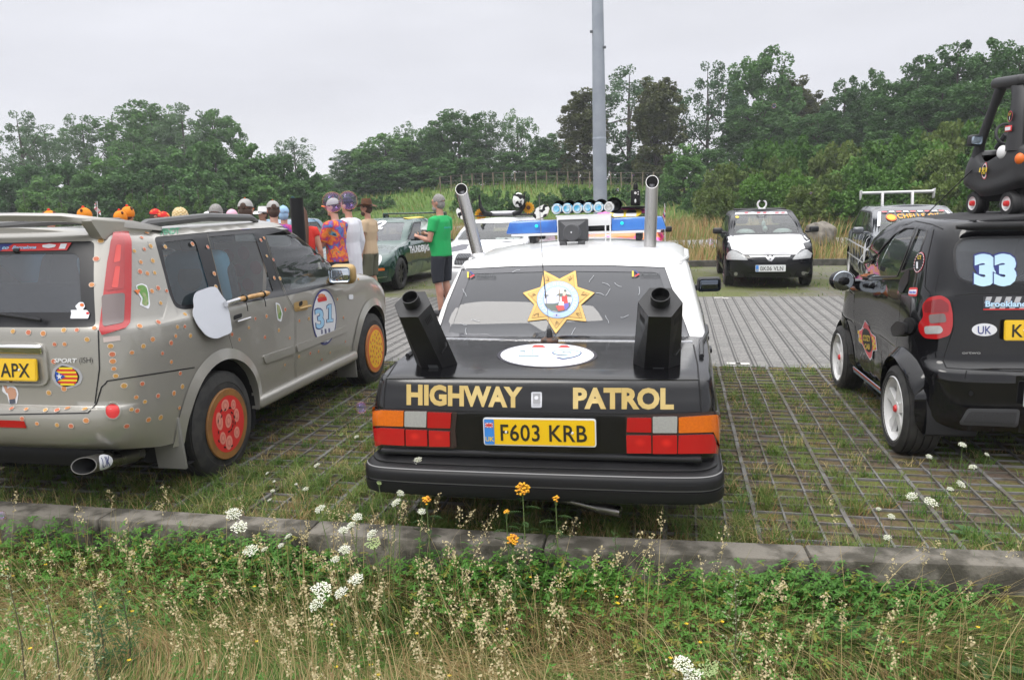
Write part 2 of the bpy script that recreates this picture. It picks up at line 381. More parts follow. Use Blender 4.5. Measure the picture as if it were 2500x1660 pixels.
def tyre_mb(r, w, rr):
    mb = MB(); p = [(rr - .02, -w * .9), (rr, -w), (rr + (r - rr) * .35, -w - .004), (r - .03, -w + .002), (r - .008, -w + .016)]
    for k in range(4):
        a = -w + .02 + (w - .04) * k / 4; b = -w + .02 + (w - .04) * (k + 1) / 4; p += [(r, a + .003), (r, b - .007), (r - .008, b - .006), (r - .008, b)]
    p += [(r - .004, -.016), (r - .022, -.004), (rr + (r - rr) * .45, .006), (rr + (r - rr) * .42, .003), (rr + .012, .004), (rr, -.004), (rr - .012, -.03), (rr - .02, -w * .9)]
    return mb.lathe(p, (0, 0, 0), (1, 0, 0), 56)
def wheel(parent, c, r, w, side, rr, rim, rimmat, n=5, hub=None, tyre=None):
    e = empty('wheel', c, 0, parent); e.rotation_euler = (0, 0, 0 if side > 0 else PI)
    tyre_mb(r, w, rr).build('tyre', rubber, e, 35)
    mb = MB(); q = -.02
    mb.lathe([(rr - .004, .004), (rr + .004, -.002), (rr - .015, -.018), (rr - .035, -w * .85)], (0, 0, 0), (1, 0, 0), 48)
    if rim == 'spoke':
        mb.lathe([(.001, q), (.045, q), (.06, q - .014), (.062, -.09)], (0, 0, 0), (1, 0, 0), 20)
        for k in range(n):
            a = 2 * PI * k / n + .3; d = Vector((0, cos(a), sin(a))); t = Vector((0, -sin(a), cos(a)))
            P = [(.04, .034, q - .004), (rr * .6, .03, q - .008), (rr - .012, .045, q - .004)]; V = []
            for (ra, hw, h) in P:
                for s in (-1, 1):
                    V += [d * ra + t * (s * hw) + Vector((h, 0, 0)), d * ra + t * (s * hw * 1.1) + Vector((h - .03, 0, 0))]
            F = []
            for i in range(2):
                o = i * 4; F += [(o, o + 2, o + 6, o + 4), (o + 1, o, o + 4, o + 5), (o + 2, o + 3, o + 7, o + 6)]
            mb.add(V, F)
        mb.lathe([(.06, -.1), (rr - .03, -.1)], (0, 0, 0), (1, 0, 0), 32, 1)
    else:
        mb.lathe([(.001, -.01), (.05, -.012), (.07, -.03), (rr * .7, -.022), (rr - .02, -.03), (rr - .03, -.02)], (0, 0, 0), (1, 0, 0), 32)
        for k in range(12):
            a = 2 * PI * k / 12; mb.box((-.024, cos(a) * rr * .82, sin(a) * rr * .82), (.004, .025, .025), .004, (a, 0, 0), 1, None)
    mb.build('rim', [rimmat, inside_dark], e, 40)
    if hub: MB().lathe([(.001, -.006), (.02, -.007), (.026, -.016), (.026, -.03)], (0, 0, 0), (1, 0, 0), 16).build('hub_cap', hub, e)
    return e
def wells(parent, axles, hw, r, depth=.3):
    for (y, z) in axles:
        for s in (-1, 1):
            mb = MB(); mb.lathe([(r, 0), (r, depth), (.01, depth)], (s * (hw - .015), y, z), (-s, 0, 0), 28); mb.v = [(x, y_, max(z_, .2)) for x, y_, z_ in mb.v]; mb.build('wheel_well', inside_dark, parent)
def seat(mb, x, y, z, w=.5, h=.62, tilt=.2, mi=0, head=True):
    mb.box((x, y, z + .1), (w, .5, .2), .06, (.08, 0, 0), 3, mi and None); r = (tilt, 0, 0)
    mb.box((x, y - .22 - tilt * h * .5, z + .16 + h / 2), (w, .16, h), .07, r, 3)
    if head: mb.box((x, y - .24 - tilt * h, z + .2 + h + .09), (w * .5, .1, .18), .045, r, 3)
def cabin(parent, hw, y0, y1, z, seats=(), dash=None, mats=None, wheelside=1):
    mb = MB(); mb.box((0, (y0 + y1) / 2, z - .03), (hw * 2, y1 - y0, .06))
    mb.build('floor_pan', inside_dark, parent)
    for (x, y, w, h) in seats:
        s = MB(); seat(s, x, y, z, w, h, head=w < .7); s.build('seat', mats or seat_cloth, parent)
    if dash:
        dy, dz = dash; s = MB(); s.box((0, dy, dz - .1), (hw * 1.85, .5, .22), .07, (.1, 0, 0), 3)
        s.box((wheelside * .36, dy - .3, dz + .02), (.3, .16, .1), .04, None, 3); s.build('dashboard', plastic_grey, parent)
        st = MB(); a = .45; c = Vector((wheelside * .36, dy - .42, dz - .02)); P = [c + Vector((.185 * cos(t), -.185 * sin(t) * sin(a), .185 * sin(t) * cos(a))) for t in [2 * PI * i / 28 for i in range(29)]]
        st.tube(P, .014, 6); st.tube([P[0], c, P[14]], .014, 6); st.tube([c, P[21]], .014, 6); st.tube([c, c + Vector((0, .14, -.06))], .03, 8); st.build('steering_wheel', black_trim, parent)
def stickers(L, view, pts, r, parent, mats, name='round_sticker', n=12, cap=100):
    uv = L.inv(pts, view); P = L.P(uv); N = L.N(uv); rest = MB()
    for i, (p, nn) in enumerate(zip(P, N)):
        x, y, d = frame(nn); p = Vector(p); k = r * (1 + .15 * math.sin(i * 7.3)); mb = MB() if i < cap else rest; nn = Vector(nn)
        for q, (rr, h, m) in enumerate([(k, .002, 0), (k * .8, .0032, 1 + i % (len(mats) - 1))]):
            mb.add([p + x * (rr * cos(t)) + y * (rr * .88 * sin(t)) + nn * h for t in [2 * PI * j / n for j in range(n)]], [tuple(range(n))], m)
        for j in range(3):
            a = i * 1.7 + j * 2.1; c = p + x * (k * .4 * cos(a)) + y * (k * .4 * sin(a)) + nn * .0038
            mb.add([c + x * (k * .14 * cos(t)) + y * (k * .14 * sin(t)) for t in [2 * PI * q / 6 for q in range(6)]], [tuple(range(6))], 1 + (i + 1) % (len(mats) - 1))
        if i < cap: mb.build(name, mats, parent)
    if rest.v: rest.build(name + 's', mats, parent, kind='stuff')
# ================================================================== silver-grey SUV covered in pizza stickers
def make_suv():
    root = empty('suv', (-3.78, 3.52, 0), 0, label='dusty grey four wheel drive car dotted with pizza stickers, number 31 on its door', cat='car')
    paint = mat('grey_paint', (.36, .345, .31), .33, .35, .8, nscale=3, rvar=.05)
    Y = lambda *a: list(a)
    L = Loft([
        row(.40, [0, .45, .66, .77, .84, .855, .845, .76, .5, 0], Y(.12, .13, .16, .24, .5, 1.6, 3.4, 4.05, 4.30, 4.36), [.43, .43, .425, .41, .37, .36, .36, .34, .32, .32]),
        row(.49, [0, .45, .67, .80, .862, .87, .865, .79, .53, 0], Y(.035, .04, .075, .18, .45, 1.6, 3.4, 4.08, 4.36, 4.43)),
        row(.60, [0, .46, .69, .82, .878, .882, .878, .81, .55, 0], Y(.0, .005, .04, .15, .42, 1.6, 3.4, 4.1, 4.40, 4.47)),
        row(.685, [0, .46, .69, .825, .882, .885, .882, .82, .56, 0], Y(.012, .017, .05, .16, .42, 1.6, 3.4, 4.1, 4.39, 4.46)),
        row(.70, [0, .46, .68, .825, .882, .885, .882, .82, .56, 0], Y(.05, .055, .075, .165, .42, 1.6, 3.4, 4.1, 4.385, 4.45)),
        row(.80, [0, .46, .685, .825, .882, .885, .882, .825, .56, 0], Y(.055, .06, .08, .165, .42, 1.6, 3.4, 4.09, 4.34, 4.41)),
        row(.95, [0, .46, .685, .82, .882, .887, .885, .82, .55, 0], Y(.06, .065, .085, .17, .43, 1.6, 3.4, 4.06, 4.28, 4.35), [.95] * 6 + [.95, .88, .88, .88]),
        row(1.09, [0, .46, .68, .81, .872, .88, .872, .78, .53, 0], Y(.07, .075, .095, .18, .45, 1.6, 3.38, 3.96, 4.14, 4.20), [1.1, 1.1, 1.1, 1.1, 1.1, 1.085, 1.06, 1.0, 1.01, 1.02]),
        row(1.11, [0, .455, .675, .80, .862, .868, .83, .74, .5, 0], Y(.078, .083, .103, .19, .46, 1.6, 3.25, 3.68, 3.80, 3.86), [1.125, 1.125, 1.125, 1.125, 1.115, 1.105, 1.1, 1.08, 1.10, 1.12]),
        row(1.14, [0, .45, .665, .79, .845, .845, .80, .71, .46, 0], Y(.09, .095, .115, .205, .48, 1.6, 3.10, 3.28, 3.42, 3.48), [1.15, 1.15, 1.15, 1.15, 1.14, 1.13, 1.13, 1.135, 1.14, 1.14]),
        row(1.36, [0, .43, .63, .745, .775, .78, .75, .665, .43, 0], Y(.165, .17, .19, .275, .52, 1.6, 2.72, 2.87, 2.98, 3.02)),
        row(1.58, [0, .40, .575, .68, .705, .70, .675, .60, .38, 0], Y(.26, .265, .285, .37, .6, 1.5, 2.35, 2.46, 2.54, 2.57), [1.59] * 4 + [1.575] * 3 + [1.59, 1.6, 1.6]),
        row(1.62, [0, .38, .55, .645, .67, .665, .64, .57, .37, 0], Y(.28, .285, .30, .385, .61, 1.5, 2.28, 2.40, 2.48, 2.51), [1.625] * 4 + [1.61] * 3 + [1.62, 1.63, 1.63]),
        row(1.64, [0, .35, .51, .595, .62, .615, .59, .53, .35, 0], Y(.31, .315, .33, .42, .64, 1.5, 2.20, 2.32, 2.40, 2.43), [1.645] * 4 + [1.635] * 3 + [1.64, 1.65, 1.65])])
    see(L, root, -.5, 8.2); L.view('B', (0, 2), -3.3, 3.3); L.view('R', (1, 2), 2.6, 7.2); L.view('F', (0, 2), 6.2, 11.8)
    NF = 9; B = L.M - 1
    band = L.poly(rpoly([(376, 579), (498, 568), (600, 559), (668, 556), (708, 566), (740, 588), (790, 632), (826, 688), (822, 694), (700, 722), (560, 746), (446, 756), (428, 750), (414, 720), (400, 665)], 10), 'cam', 14)
    tl = np.concatenate([L.inv(sub([(243, 806), (262, 640), (276, 566), (292, 553)], 10, False), 'cam'), L.inv(sub([(308, 556), (318, 590), (318, 700), (316, 790), (306, 802), (250, 818)], 10, False), 'cam')])
    gl = L.poly(rpoly([(-.69, 1.135), (.69, 1.135), (.60, 1.592), (-.60, 1.592)], .03), 'B'); tl2 = tl * [-1, 1]
    wa, wf = (.96, .35), (3.585, .35); ar = [arch(L, *wa, .43, 'R'), arch(L, *wf, .43, 'R')]
    lamp = L.poly(rpoly([(.46, .72), (.80, .76), (.80, .95), (.52, .93)], .03), 'F'); lamp2 = np.stack([2 * NF - lamp[:, 0], lamp[:, 1]], 1)
    # doors, cut out of the right side
    top = L.inv(sub([(626, 559), (560, 562), (498, 568)], 8, False), 'cam')
    fd = L.poly([(642, 557), (668, 555), (708, 565), (742, 588), (792, 632), (829, 688), (842, 720), (847, 790), (846, 868), (722, 934), (722, 762), (700, 722), (660, 620)], 'cam', 14)
    rd = L.poly([(504, 567), (640, 557), (658, 620), (698, 722), (719, 762), (719, 935), (634, 982), (632, 930), (618, 895), (594, 866), (568, 852), (557, 815), (550, 745)], 'cam', 14)
    body = MB()
    L.region(L.rect(-4, 4, 0, B), [gl, tl, tl2, band] + ar, mb=body, du=.17)
    L.region(L.rect(4, 7, 0, B), [band, fd, rd, lamp, tl] + ar, mb=body)
    al = [a * [-1, 1] + [2 * NF, 0] for a in ar]; bl = band * [-1, 1] + [2 * NF, 0]
    L.region(L.rect(11, 14, 0, B), [bl] + al, mb=body)
    ws = L.poly(rpoly([(-.66, 1.17), (.66, 1.17), (.56, 1.575), (-.56, 1.575)], .04), 'F')
    L.region(L.rect(7, 11, 0, B), [lamp, lamp2, ws] + ar + al + [band, bl], mb=body); L.cap(0, 9, .03, mb=body)
    b = weld(body.build('body', paint, root, 35))
    L.region(gl, off=-.008).build('rear_window', dark_glass, root)
    fr = MB(); L.region(gl, [L.poly(rpoly([(-.60, 1.215), (.60, 1.215), (.53, 1.53), (-.53, 1.53)], .05), 'B')], off=-.004, mb=fr).build('window_border', black_trim, root)
    for nm, p in (('front_door', fd), ('rear_door', rd)):
        d = MB(); c = p.mean(0); L.region(c + (p - c) * .992, [band], rim=.015, mb=d, rimholes=False); d.build(nm, paint, root, 35)
    gq = L.poly(rpoly([(394, 592), (470, 583), (479, 592), (520, 735), (442, 746), (428, 735), (409, 672)], 8), 'cam', 10)
    gr = L.poly(rpoly([(509, 578), (621, 569), (668, 711), (546, 740)], 5), 'cam', 10)
    gf = L.poly(rpoly([(648, 569), (685, 568), (713, 578), (789, 636), (806, 691), (695, 708)], 5), 'cam', 10)
    L.region(band, [gq, gr, gf], off=-.003).build('window_frame', black_trim, root)
    for g_ in (gq, gr, gf): L.region(g_, off=-.008).build('side_window', car_glass, root)
    L.region(bl, off=-.006).build('side_window', dark_glass, root); L.region(ws, off=-.006).build('windscreen', car_glass, root)
    gap = MB()
    for p in (fd, rd): L.line(None, None, .012, -.006, gap, True, uv=p)
    for p in ([(232, 985), (243, 900), (240, 806)], [(258, 936), (262, 930), (380, 912), (475, 897)], [(0, 1012), (215, 1008), (236, 985), (248, 945), (258, 936)]): L.line(p, 'cam', .007, .0015, gap, step=10)
    gap.build('panel_gap', black_trim, root)
    # tail lamps
    for s in (1, -1):
        t = tl * [s, 1]; lp = L.region(t, off=.012, rim=.03, fine=.03).build('tail_lamp', red_lens, root)
        c = t.mean(0); q = MB()
        if s > 0:
            L.shape(rpoly([(249, 722), (302, 716), (300, 790), (252, 800)], 8), 'cam', .0145, step=10, fine=.03, mb=q, mi=0)
            L.shape(rpoly([(270, 584), (300, 580), (300, 706), (256, 712)], 10), 'cam', .0145, step=10, fine=.03, mb=q, mi=1)
            L.shape(rpoly([(282, 600), (292, 600), (290, 640), (276, 644)], 4), 'cam', .016, step=10, fine=.03, mb=q, mi=2)
            L.shape(rpoly([(280, 652), (290, 652), (286, 704), (272, 704)], 4), 'cam', .016, step=10, fine=.03, mb=q, mi=2)
            q.build('lens_panel', [mat('smoke_lens', (.16, .12, .115), .2, 0, 1, ), mat('mid_red_lens', (.36, .008, .01), .15, 0, 1), mat('bright_red_lens', (.62, .03, .02), .15, 0, 1)], lp)
    for l_ in (lamp, lamp2): L.region(l_, off=-.003).build('headlight', clear_lens, root)
    # wheel arch lips, sill, mouldings
    for (y, z) in (wa, wf):
        for vw, fl in (('R', 1), ('L', -1)):
            o = [(y + .50 * cos(a) * 1.0, z + .50 * sin(a)) for a in [R_(-2 + 184 * i / 30) for i in range(31)]]; i_ = [(y + .43 * cos(a), z + .43 * sin(a)) for a in [R_(-4 + 188 * i / 30) for i in range(31)]]
            lips = MB(); po = L.at(o, 'R', .006); pi = L.at(i_, 'R', .026); pj = pi.copy(); pj[:, 0] -= .06
            if fl < 0:
                for q in (po, pi, pj): q[:, 0] *= -1
            k = 31; lips.add(np.concatenate([po, pi, pj]), [(a * k + i, (a + 1) * k + i, (a + 1) * k + i + 1, a * k + i + 1) if fl > 0 else (a * k + i, a * k + i + 1, (a + 1) * k + i + 1, (a + 1) * k + i) for a in range(2) for i in range(30)]); lips.build('wheel_arch', paint, root, 60)
    for s in (1, -1):
        MB().box((s * .865, 2.27, .375), (.07, 1.75, .09), .03, None, 3).build('sill', paint, root)
        for y, z_ in ((.50, .36), (3.13, .33)): MB().box((s * .775, y, z_), (.2, .025, .34), .012, (.1, 0, 0)).build('mud_flap', mat('flap_grey', (.22, .215, .2), .5), root)
    for p in ([(640, 869), (716, 844), (718, 862), (646, 888)], [(722, 842), (845, 795), (846, 809), (724, 860)]):
        L.region(L.poly(rpoly(p, 5), 'cam', 8), off=.012, rim=.013, fine=.05).build('side_moulding', paint, root)
    for p, hp, m in (([(556, 772), (602, 762), (603, 789), (558, 798)], [(567, 786), (600, 776)], chrome), ([(716, 739), (750, 732), (752, 756), (719, 762)], [(722, 754), (749, 747)], mat('gold_plastic', (.45, .3, .12), .35, .3))):
        L.region(L.poly(rpoly(p, 6), 'cam', 6), off=.002, fine=.03).build('handle_recess', paint if m is chrome else m, root)
        L.region(L.poly(rpoly([(p[0][0] + 13, p[0][1] - 1), (p[1][0] - 12, p[1][1] + 2), (p[1][0] - 12, p[1][1] + 13), (p[0][0] + 13, p[0][1] + 10)], 4), 'cam', 6), off=.003, fine=.03).build('handle_hollow', inside_dark, root)
        a = [Vector(q) for q in L.at(sub(hp, 12, False), 'cam', .03)]; MB().tube(a, [.014] * len(a), 8, flat=.7).build('door_handle', m, root)
    # lower rear: bumper details, plate, trim, exhaust
    L.region(L.poly(ell2(275, 1003, 17, 18, 24), 'cam', 5), off=-.002 + .006, rim=.012, fine=.02).build('reflector', red_vinyl, root)
    L.line(ell2(275, 1003, 19, 20, 28), 'cam', .012, .004, closed=True, step=5, h=.006).build('reflector_ring', paint, root)
    for s in (1, -1): L.shape(rpoly([(s * .27, .585), (s * .08, .585), (s * .08, .625), (s * .26, .625)][::s], .006), 'B', .004).build('fog_lamp', red_lens, root)
    MB().box((0, .32, .36), (1.2, .3, .12), .03).build('rear_valance', satin_black, root)
    L.region(L.poly(rrect(-.27, .83, .39, 1.04, .05), 'B'), off=.002).build('plate_recess', paint, root)
    L.line(rrect(-.28, .82, .40, 1.045, .06), 'B', .02, 0, closed=True, h=.012).build('recess_lip', paint, root, 60)
    plate('number_plate', root, (.085, .045, .905), (1, 0, 0), (0, 0.1, 1), 'VX05 APX', plate_yellow, band=False)
    MB().box((.06, .06, 1.02), (.66, .045, .055), .015, (.2, 0, 0), 3).build('chrome_strip', mat('mirror_chrome', (.8, .8, .8), .05, 1), root)
    em = MB(); em.lathe([(.036, -.004), (.043, .004), (.05, -.004)], (.0, .062, 1.105), (0, -1, 0), 24); em.box((.0, .058, 1.105), (.11, .012, .022), .004); em.build('badge', chrome, root)
    V, F = text2d('SPORT', .024, .03, 'LEFT', .25); m_ = MB(); L.decal(fitw(V, .145) + [.445, .945], F, 'B', .004, m_); m_.build('badge_lettering', white_plastic, root)
    V, F = text2d('(ISH)', .032, -.01, 'LEFT', .1); m_ = MB(); L.decal(fitw(V, .075) + [.60, .943], F, 'B', .003, m_); m_.build('marker_lettering', black_vinyl, root)
    fl = MB(); cx, cy = .515, .868; hexa = rpoly([(cx + .072 * cos(a) * (1 + .12 * sin(5 * a)), cy + .055 * sin(a) * (1 + .1 * cos(7 * a))) for a in [2 * PI * i / 10 for i in range(10)]], .01, 2)
    L.shape([(cx + (p[0] - cx) * 1.35, cy + (p[1] - cy) * 1.3) for p in hexa], 'B', .002, fl, 0); L.shape([(cx + (p[0] - cx) * 1.08, cy + (p[1] - cy) * 1.08) for p in hexa], 'B', .003, fl, 1)
    from_y = cy - .05
    for k in range(9):
        y0, y1 = from_y + k * .0112, from_y + (k + 1) * .0112; w = .066 * math.sqrt(max(.1, 1 - ((y0 + y1) / 2 - cy) ** 2 / .0034)); L.shape([(cx - w, y0), (cx + w, y0), (cx + w, y1), (cx - w, y1)], 'B', .0045, fl, 2 + k % 2)
    L.shape([(cx - .066, cy - .03), (cx - .005, cy), (cx - .066, cy + .03)], 'B', .006, fl, 4)
    L.shape([(cx - .042 + (.02 if i % 2 == 0 else .008) * sin(2 * PI * i / 10), cy + (.02 if i % 2 == 0 else .008) * cos(2 * PI * i / 10)) for i in range(10)], 'B', .0075, fl, 5)
    fl.build('flag_sticker', [mat('torn_grey', (.4, .4, .42), .5), black_vinyl, mat('flag_yellow', (.8, .6, .03), .4), red_vinyl, mat('flag_blue', (.02, .08, .4), .4), white_vinyl], root)
    # banner across the top of the rear glass, stickers on it
    bn = MB(); P0 = lambda pts: pts
    L.shape([(-.56, 1.545), (.455, 1.545), (.475, 1.585), (-.56, 1.585)], 'B', .002, bn, 0)
    L.shape([(-.56, 1.545), (.02, 1.545), (.10, 1.585), (-.56, 1.585)], 'B', .003, bn, 1)
    for s_, x0, w_ in (('Badlands to', -.17, .25), ('Barcelona', .10, .16)):
        V, F = text2d(s_, .018, .03, 'LEFT', .3); L.decal(fitw(V, w_) + [x0, 1.556], F, 'B', .005, bn, 2)
    L.shape(rpoly([(.30, 1.562), (.34, 1.557), (.38, 1.562), (.385, 1.575), (.34, 1.58), (.295, 1.575)], .005), 'B', .005, bn, 3)
    L.shape([(.405, 1.552), (.445, 1.552), (.452, 1.58), (.412, 1.58)], 'B', .005, bn, 3)
    bn.build('banner_sticker', [red_vinyl, navy_vinyl, blue_vinyl, white_vinyl], root)
    ws_ = MB(); L.shape(rpoly([(172, 778), (175, 765), (173, 757), (190, 757), (184, 748), (194, 738), (204, 738), (209, 748), (203, 757), (213, 757), (220, 765), (216, 778)], 3), 'cam', .003, ws_, 0, 6)
    L.shape(ell2(201, 745, 5, 4), 'cam', .0045, ws_, 1, 6); L.shape(ell2(215, 765, 4, 3), 'cam', .0045, ws_, 2, 6); ws_.build('bird_sticker', [white_vinyl, amber_lens, red_vinyl], root)
    MB().box((.16, .075, 1.205), (.46, .022, .02), .008, (0, .12, 0)).box((.0, .07, 1.185), (.08, .05, .05), .015).build('rear_wiper', black_trim, root)
    a = MB(); a.box((.13, .245, 1.548), (.045, .03, .03), .012); a.build('camera_pod', black_trim, root)
    # crocodile-like chef sticker becomes a plain green splash with a pizza slice, and a man sticker
    GM = [white_vinyl, mat('croc_green', (.12, .28, .06), .4, col2=(.35, .36, .2), nscale=18), amber_lens]; gs = MB(); L.shape(rpoly([(331, 697), (345, 692), (358, 697), (362, 712), (366, 745), (362, 755), (352, 750), (340, 745), (345, 730), (335, 715)], 4), 'cam', .002, gs, 0, 6)
    L.shape(rpoly([(333, 699), (345, 695), (356, 700), (360, 715), (362, 744), (354, 748), (345, 742), (348, 728), (338, 712)], 4), 'cam', .0035, gs, 1, 6); L.shape([(326, 709), (341, 707), (336, 720)], 'cam', .005, gs, 2, 6)
    gs.build('green_sticker', GM, root); gs = MB(); L.shape(rpoly([(672, 738), (682, 742), (690, 765), (686, 786), (677, 782), (674, 762)], 3), 'cam', .002, gs, 0, 6); L.shape(rpoly([(674, 742), (681, 745), (687, 766), (684, 780), (679, 778), (676, 762)], 3), 'cam', .0035, gs, 1, 6)
    gs.build('green_sticker', GM, root)
    mn = MB(); L.shape(rpoly([(6, 936), (22, 930), (24, 926), (28, 925), (33, 930), (33, 940), (42, 948), (46, 960), (42, 985), (24, 987), (18, 965), (6, 955)], 3), 'cam', .002, mn, 0, 6)
    L.shape(rpoly([(18, 950), (26, 944), (38, 948), (42, 962), (38, 974), (24, 976), (21, 962)], 3), 'cam', .0035, mn, 1, 6); L.shape(ell2(28, 934, 4.5, 6), 'cam', .0035, mn, 1, 6); L.shape(ell2(28, 929, 5, 3.5), 'cam', .0048, mn, 2, 6); L.shape([(24, 975), (38, 973), (39, 984), (25, 986)], 'cam', .0045, mn, 3, 6); L.shape(rpoly([(8, 938), (18, 941), (21, 960), (16, 958)], 2), 'cam', .0035, mn, 1, 6)
    mn.build('man_sticker', [white_vinyl, mat('sticker_skin', (.55, .3, .2), .45), black_vinyl, mat('sticker_slate', (.08, .09, .12), .45)], root)
    V, F = text2d('FENDT', 14, .03, 'LEFT'); V = fitw(V, 46); V = np.stack([V[:, 0] + 392, 574 - V[:, 1] - V[:, 0] * .08], 1); m_ = MB(); L.decal(V, [f[::-1] for f in F], 'cam', .003, m_); m_.build('green_lettering', mat('fendt_green', (.05, .25, .14), .4), root)
    st = MB(); L.shape([(252, 823), (293, 819), (294, 831), (253, 836)], 'cam', .0025, st, 0, 8); st.build('paper_label', mat('label_pink', (.6, .5, .47), .6), root)
    # roof spoiler, rails
    sp = MB(); P = [(-.665, .80, 1.645), (-.66, .55, 1.69), (-.62, .27, 1.722), (-.53, .16, 1.745), (-.25, .11, 1.755), (0, .10, 1.758), (.25, .11, 1.755), (.53, .16, 1.745), (.62, .27, 1.722), (.66, .55, 1.69), (.665, .80, 1.645)]
    n = len(P); V = []
    for i, p in enumerate(P):
        t = abs(i - 5) / 5; wd = .13 + max(0, t - .5) * .1; th = .04 if t < .9 else .02; ix = .97 if t < .6 else .80
        V += [(p[0], p[1], p[2] - th), (p[0] * .995, p[1] - .012, p[2] - .01), (p[0] * .985, p[1] + .02, p[2] + .004), (p[0] * ix, p[1] + wd, p[2] - .006), (p[0] * ix, p[1] + wd, p[2] - .03), (p[0] * .97, p[1] + .05, p[2] - th - .004)]
    sp.add(V, [(i * 6 + j, (i + 1) * 6 + j, (i + 1) * 6 + (j + 1) % 6, i * 6 + (j + 1) % 6) for i in range(n - 1) for j in range(6)] + [tuple(range(6)), tuple((n - 1) * 6 + j for j in range(6))[::-1]])
    for s in (-1, 1):
        sp.prism(rpoly([(.22, 1.71), (.60, 1.68), (.74, 1.635), (.66, 1.60), (.42, 1.59), (.30, 1.60)], .02), -.035, .035, (s * .615, 0, 0), (0, 1, 0), (0, 0, 1))
    sp.build('roof_spoiler', paint, root, 50)
    for s in (-1, 1):
        MB().tube([(s * .60, .65, 1.64), (s * .60, .75, 1.672), (s * .595, 1.4, 1.695), (s * .575, 2.0, 1.675), (s * .56, 2.12, 1.645)], [.02, .028, .028, .026, .016], 8).build('roof_rail', mat('rail_grey', (.11, .11, .11), .5), root)
    # mirrors, wipers, repeater
    for s in (1, -1):
        mm = MB(); mm.box((s * .99, 2.72, 1.17), (.22, .13, .17), .05, (0, 0, s * .12), 3); mm.box((s * .87, 2.78, 1.11), (.1, .07, .05), .02, None, 2)
        o = mm.build('door_mirror', mat('gold_plastic'), root); mi_ = MB(); mi_.box((s * .99, 2.652, 1.17), (.185, .012, .135), .03, (0, 0, s * .12), 3, None); mi_.build('mirror_glass', mirror_glass, o)
    L.shape(rrect(850, 719, 861, 731, 3), 'cam', .006, step=5, fine=.02).build('side_repeater', white_vinyl, root)
    # number 31 roundel on the front door
    nb = MB(); ov = lambda k: [(791 + 29.5 * k * cos(t) + 3 * sin(t), 774 + 68 * k * sin(t) * (1 if sin(t) < 0 else 1.0) - 6 * cos(t)) for t in [2 * PI * i / 40 for i in range(40)]]
    L.shape(ov(1), 'cam', .003, nb, 0, 6); L.shape(ov(.93), 'cam', .0042, nb, 1, 6)
    def put(s_, x, y, h, w, m, bold=.03, off=.0055, rot=-.16, mb=nb):
        V, F = text2d(s_, h, bold, 'FIT'); V = fitw(V, w); V = np.stack([x + V[:, 0] - V[:, 1] * .1, y - V[:, 1] + V[:, 0] * rot], 1); L.decal(V, [f[::-1] for f in F], 'cam', off, mb, m)
    put('3', 781, 800, 48, 23, 0, .05, .0052); put('3', 781, 799, 45, 20, 2, .03, .0064); 
    for g_, m_, h_ in ((1.2, 0, .0052), (0, 2, .0066)): L.shape([(804 + x * 15 + g_ * q[0], 786 - z * 43 - x * 15 * .17 - g_ * q[1]) for (x, z), q in zip([(-.5, 0), (.5, 0), (.5, .15), (.22, .15), (.22, 1), (-.15, 1), (-.5, .92), (-.5, .78), (-.2, .82), (-.2, .15), (-.5, .15)], [(-1, -1), (1, -1), (1, 1), (1, 1), (1, 1), (-1, 1), (-1, 1), (-1, -1), (-1, -1), (-1, 1), (-1, 1)])], 'cam', h_, nb, m_, 5)
    L.shape(ell2(784, 723, 9, 6), 'cam', .0055, nb, 4, 4); L.shape(rpoly([(773, 728), (795, 724), (797, 734), (775, 738)], 2), 'cam', .0062, nb, 3, 4)
    for k in range(3): put('III', 785 + k * 9, 815 - k * 1.5, 11, 4, 0)
    for k, (x, y, w_) in enumerate([(790, 831, 22), (791, 838, 14)]): put('PIZZA CREW' if k == 0 else 'DRIVE', x, y, 3.5, w_, 0)
    nb.build('number_sticker', [navy_vinyl, white_vinyl, blue_vinyl, red_vinyl, amber_lens], root)
    # wheels: the right ones wear painted pizza discs
    for (y, z), s in ((wa, 1), (wf, 1), (wa, -1), (wf, -1)):
        w = wheel(root, (s * .872, y, z), .35, .22, s, .215, 'dish', steel)
        if s > 0:
            dc = MB(); rear = y < 2; R0 = .235
            dc.lathe([(.001, .022), (R0 - .004, .022), (R0, .018), (R0, .008), (.001, .008)], (0, 0, 0), (1, 0, 0), 44, 0)
            fp = lambda poly, h, m: fpoly(dc, poly, (.022, 0, 0), (0, 1, 0), (0, 0, 1), h, m)
            fp(ell2(0, 0, R0 * .8, R0 * .8, 40) if rear else ell2(0, 0, R0 * .9, R0 * .9, 40), .001, 1)
            if rear:
                for i, (a, b, e, f_) in enumerate([(-.02, .13, .043, .04), (.075, .11, .028, .034), (-.10, .045, .036, .062), (.0, .02, .036, .047), (.10, .03, .032, .047), (-.08, -.075, .034, .042), (-.015, -.125, .04, .048), (.085, -.085, .034, .04)]):
                    fp(ell2(a, b, e, f_, 18, .15 * (i % 3 - 1)), .002, 2)
                    for q in (.66, .36): fp(ell2(a, b, e * q, f_ * q, 14), .0025 + (1 - q) * .001, 3 if q > .5 else 2)
                for i in range(16):
                    a = i * 2.4; r_ = .05 + .125 * ((i * 7) % 5) / 5; fp(ell2(r_ * cos(a), r_ * sin(a) * 1.05, .006, .014, 8, a), .0034, 4)
            else:
                fp(ell2(0, 0, R0 * .76, R0 * .8, 40), .002, 2)
                for i in range(27):
                    a = i * 2.39996; r_ = .165 * math.sqrt((i + .5) / 27); fp(ell2(r_ * cos(a), r_ * sin(a), .014, .017, 10), .003, 1)
                    fp(ell2(r_ * cos(a + .4) * 1.05, r_ * sin(a + .4) * 1.05, .004, .011, 6, a), .0034, 3 if i % 4 else 4)
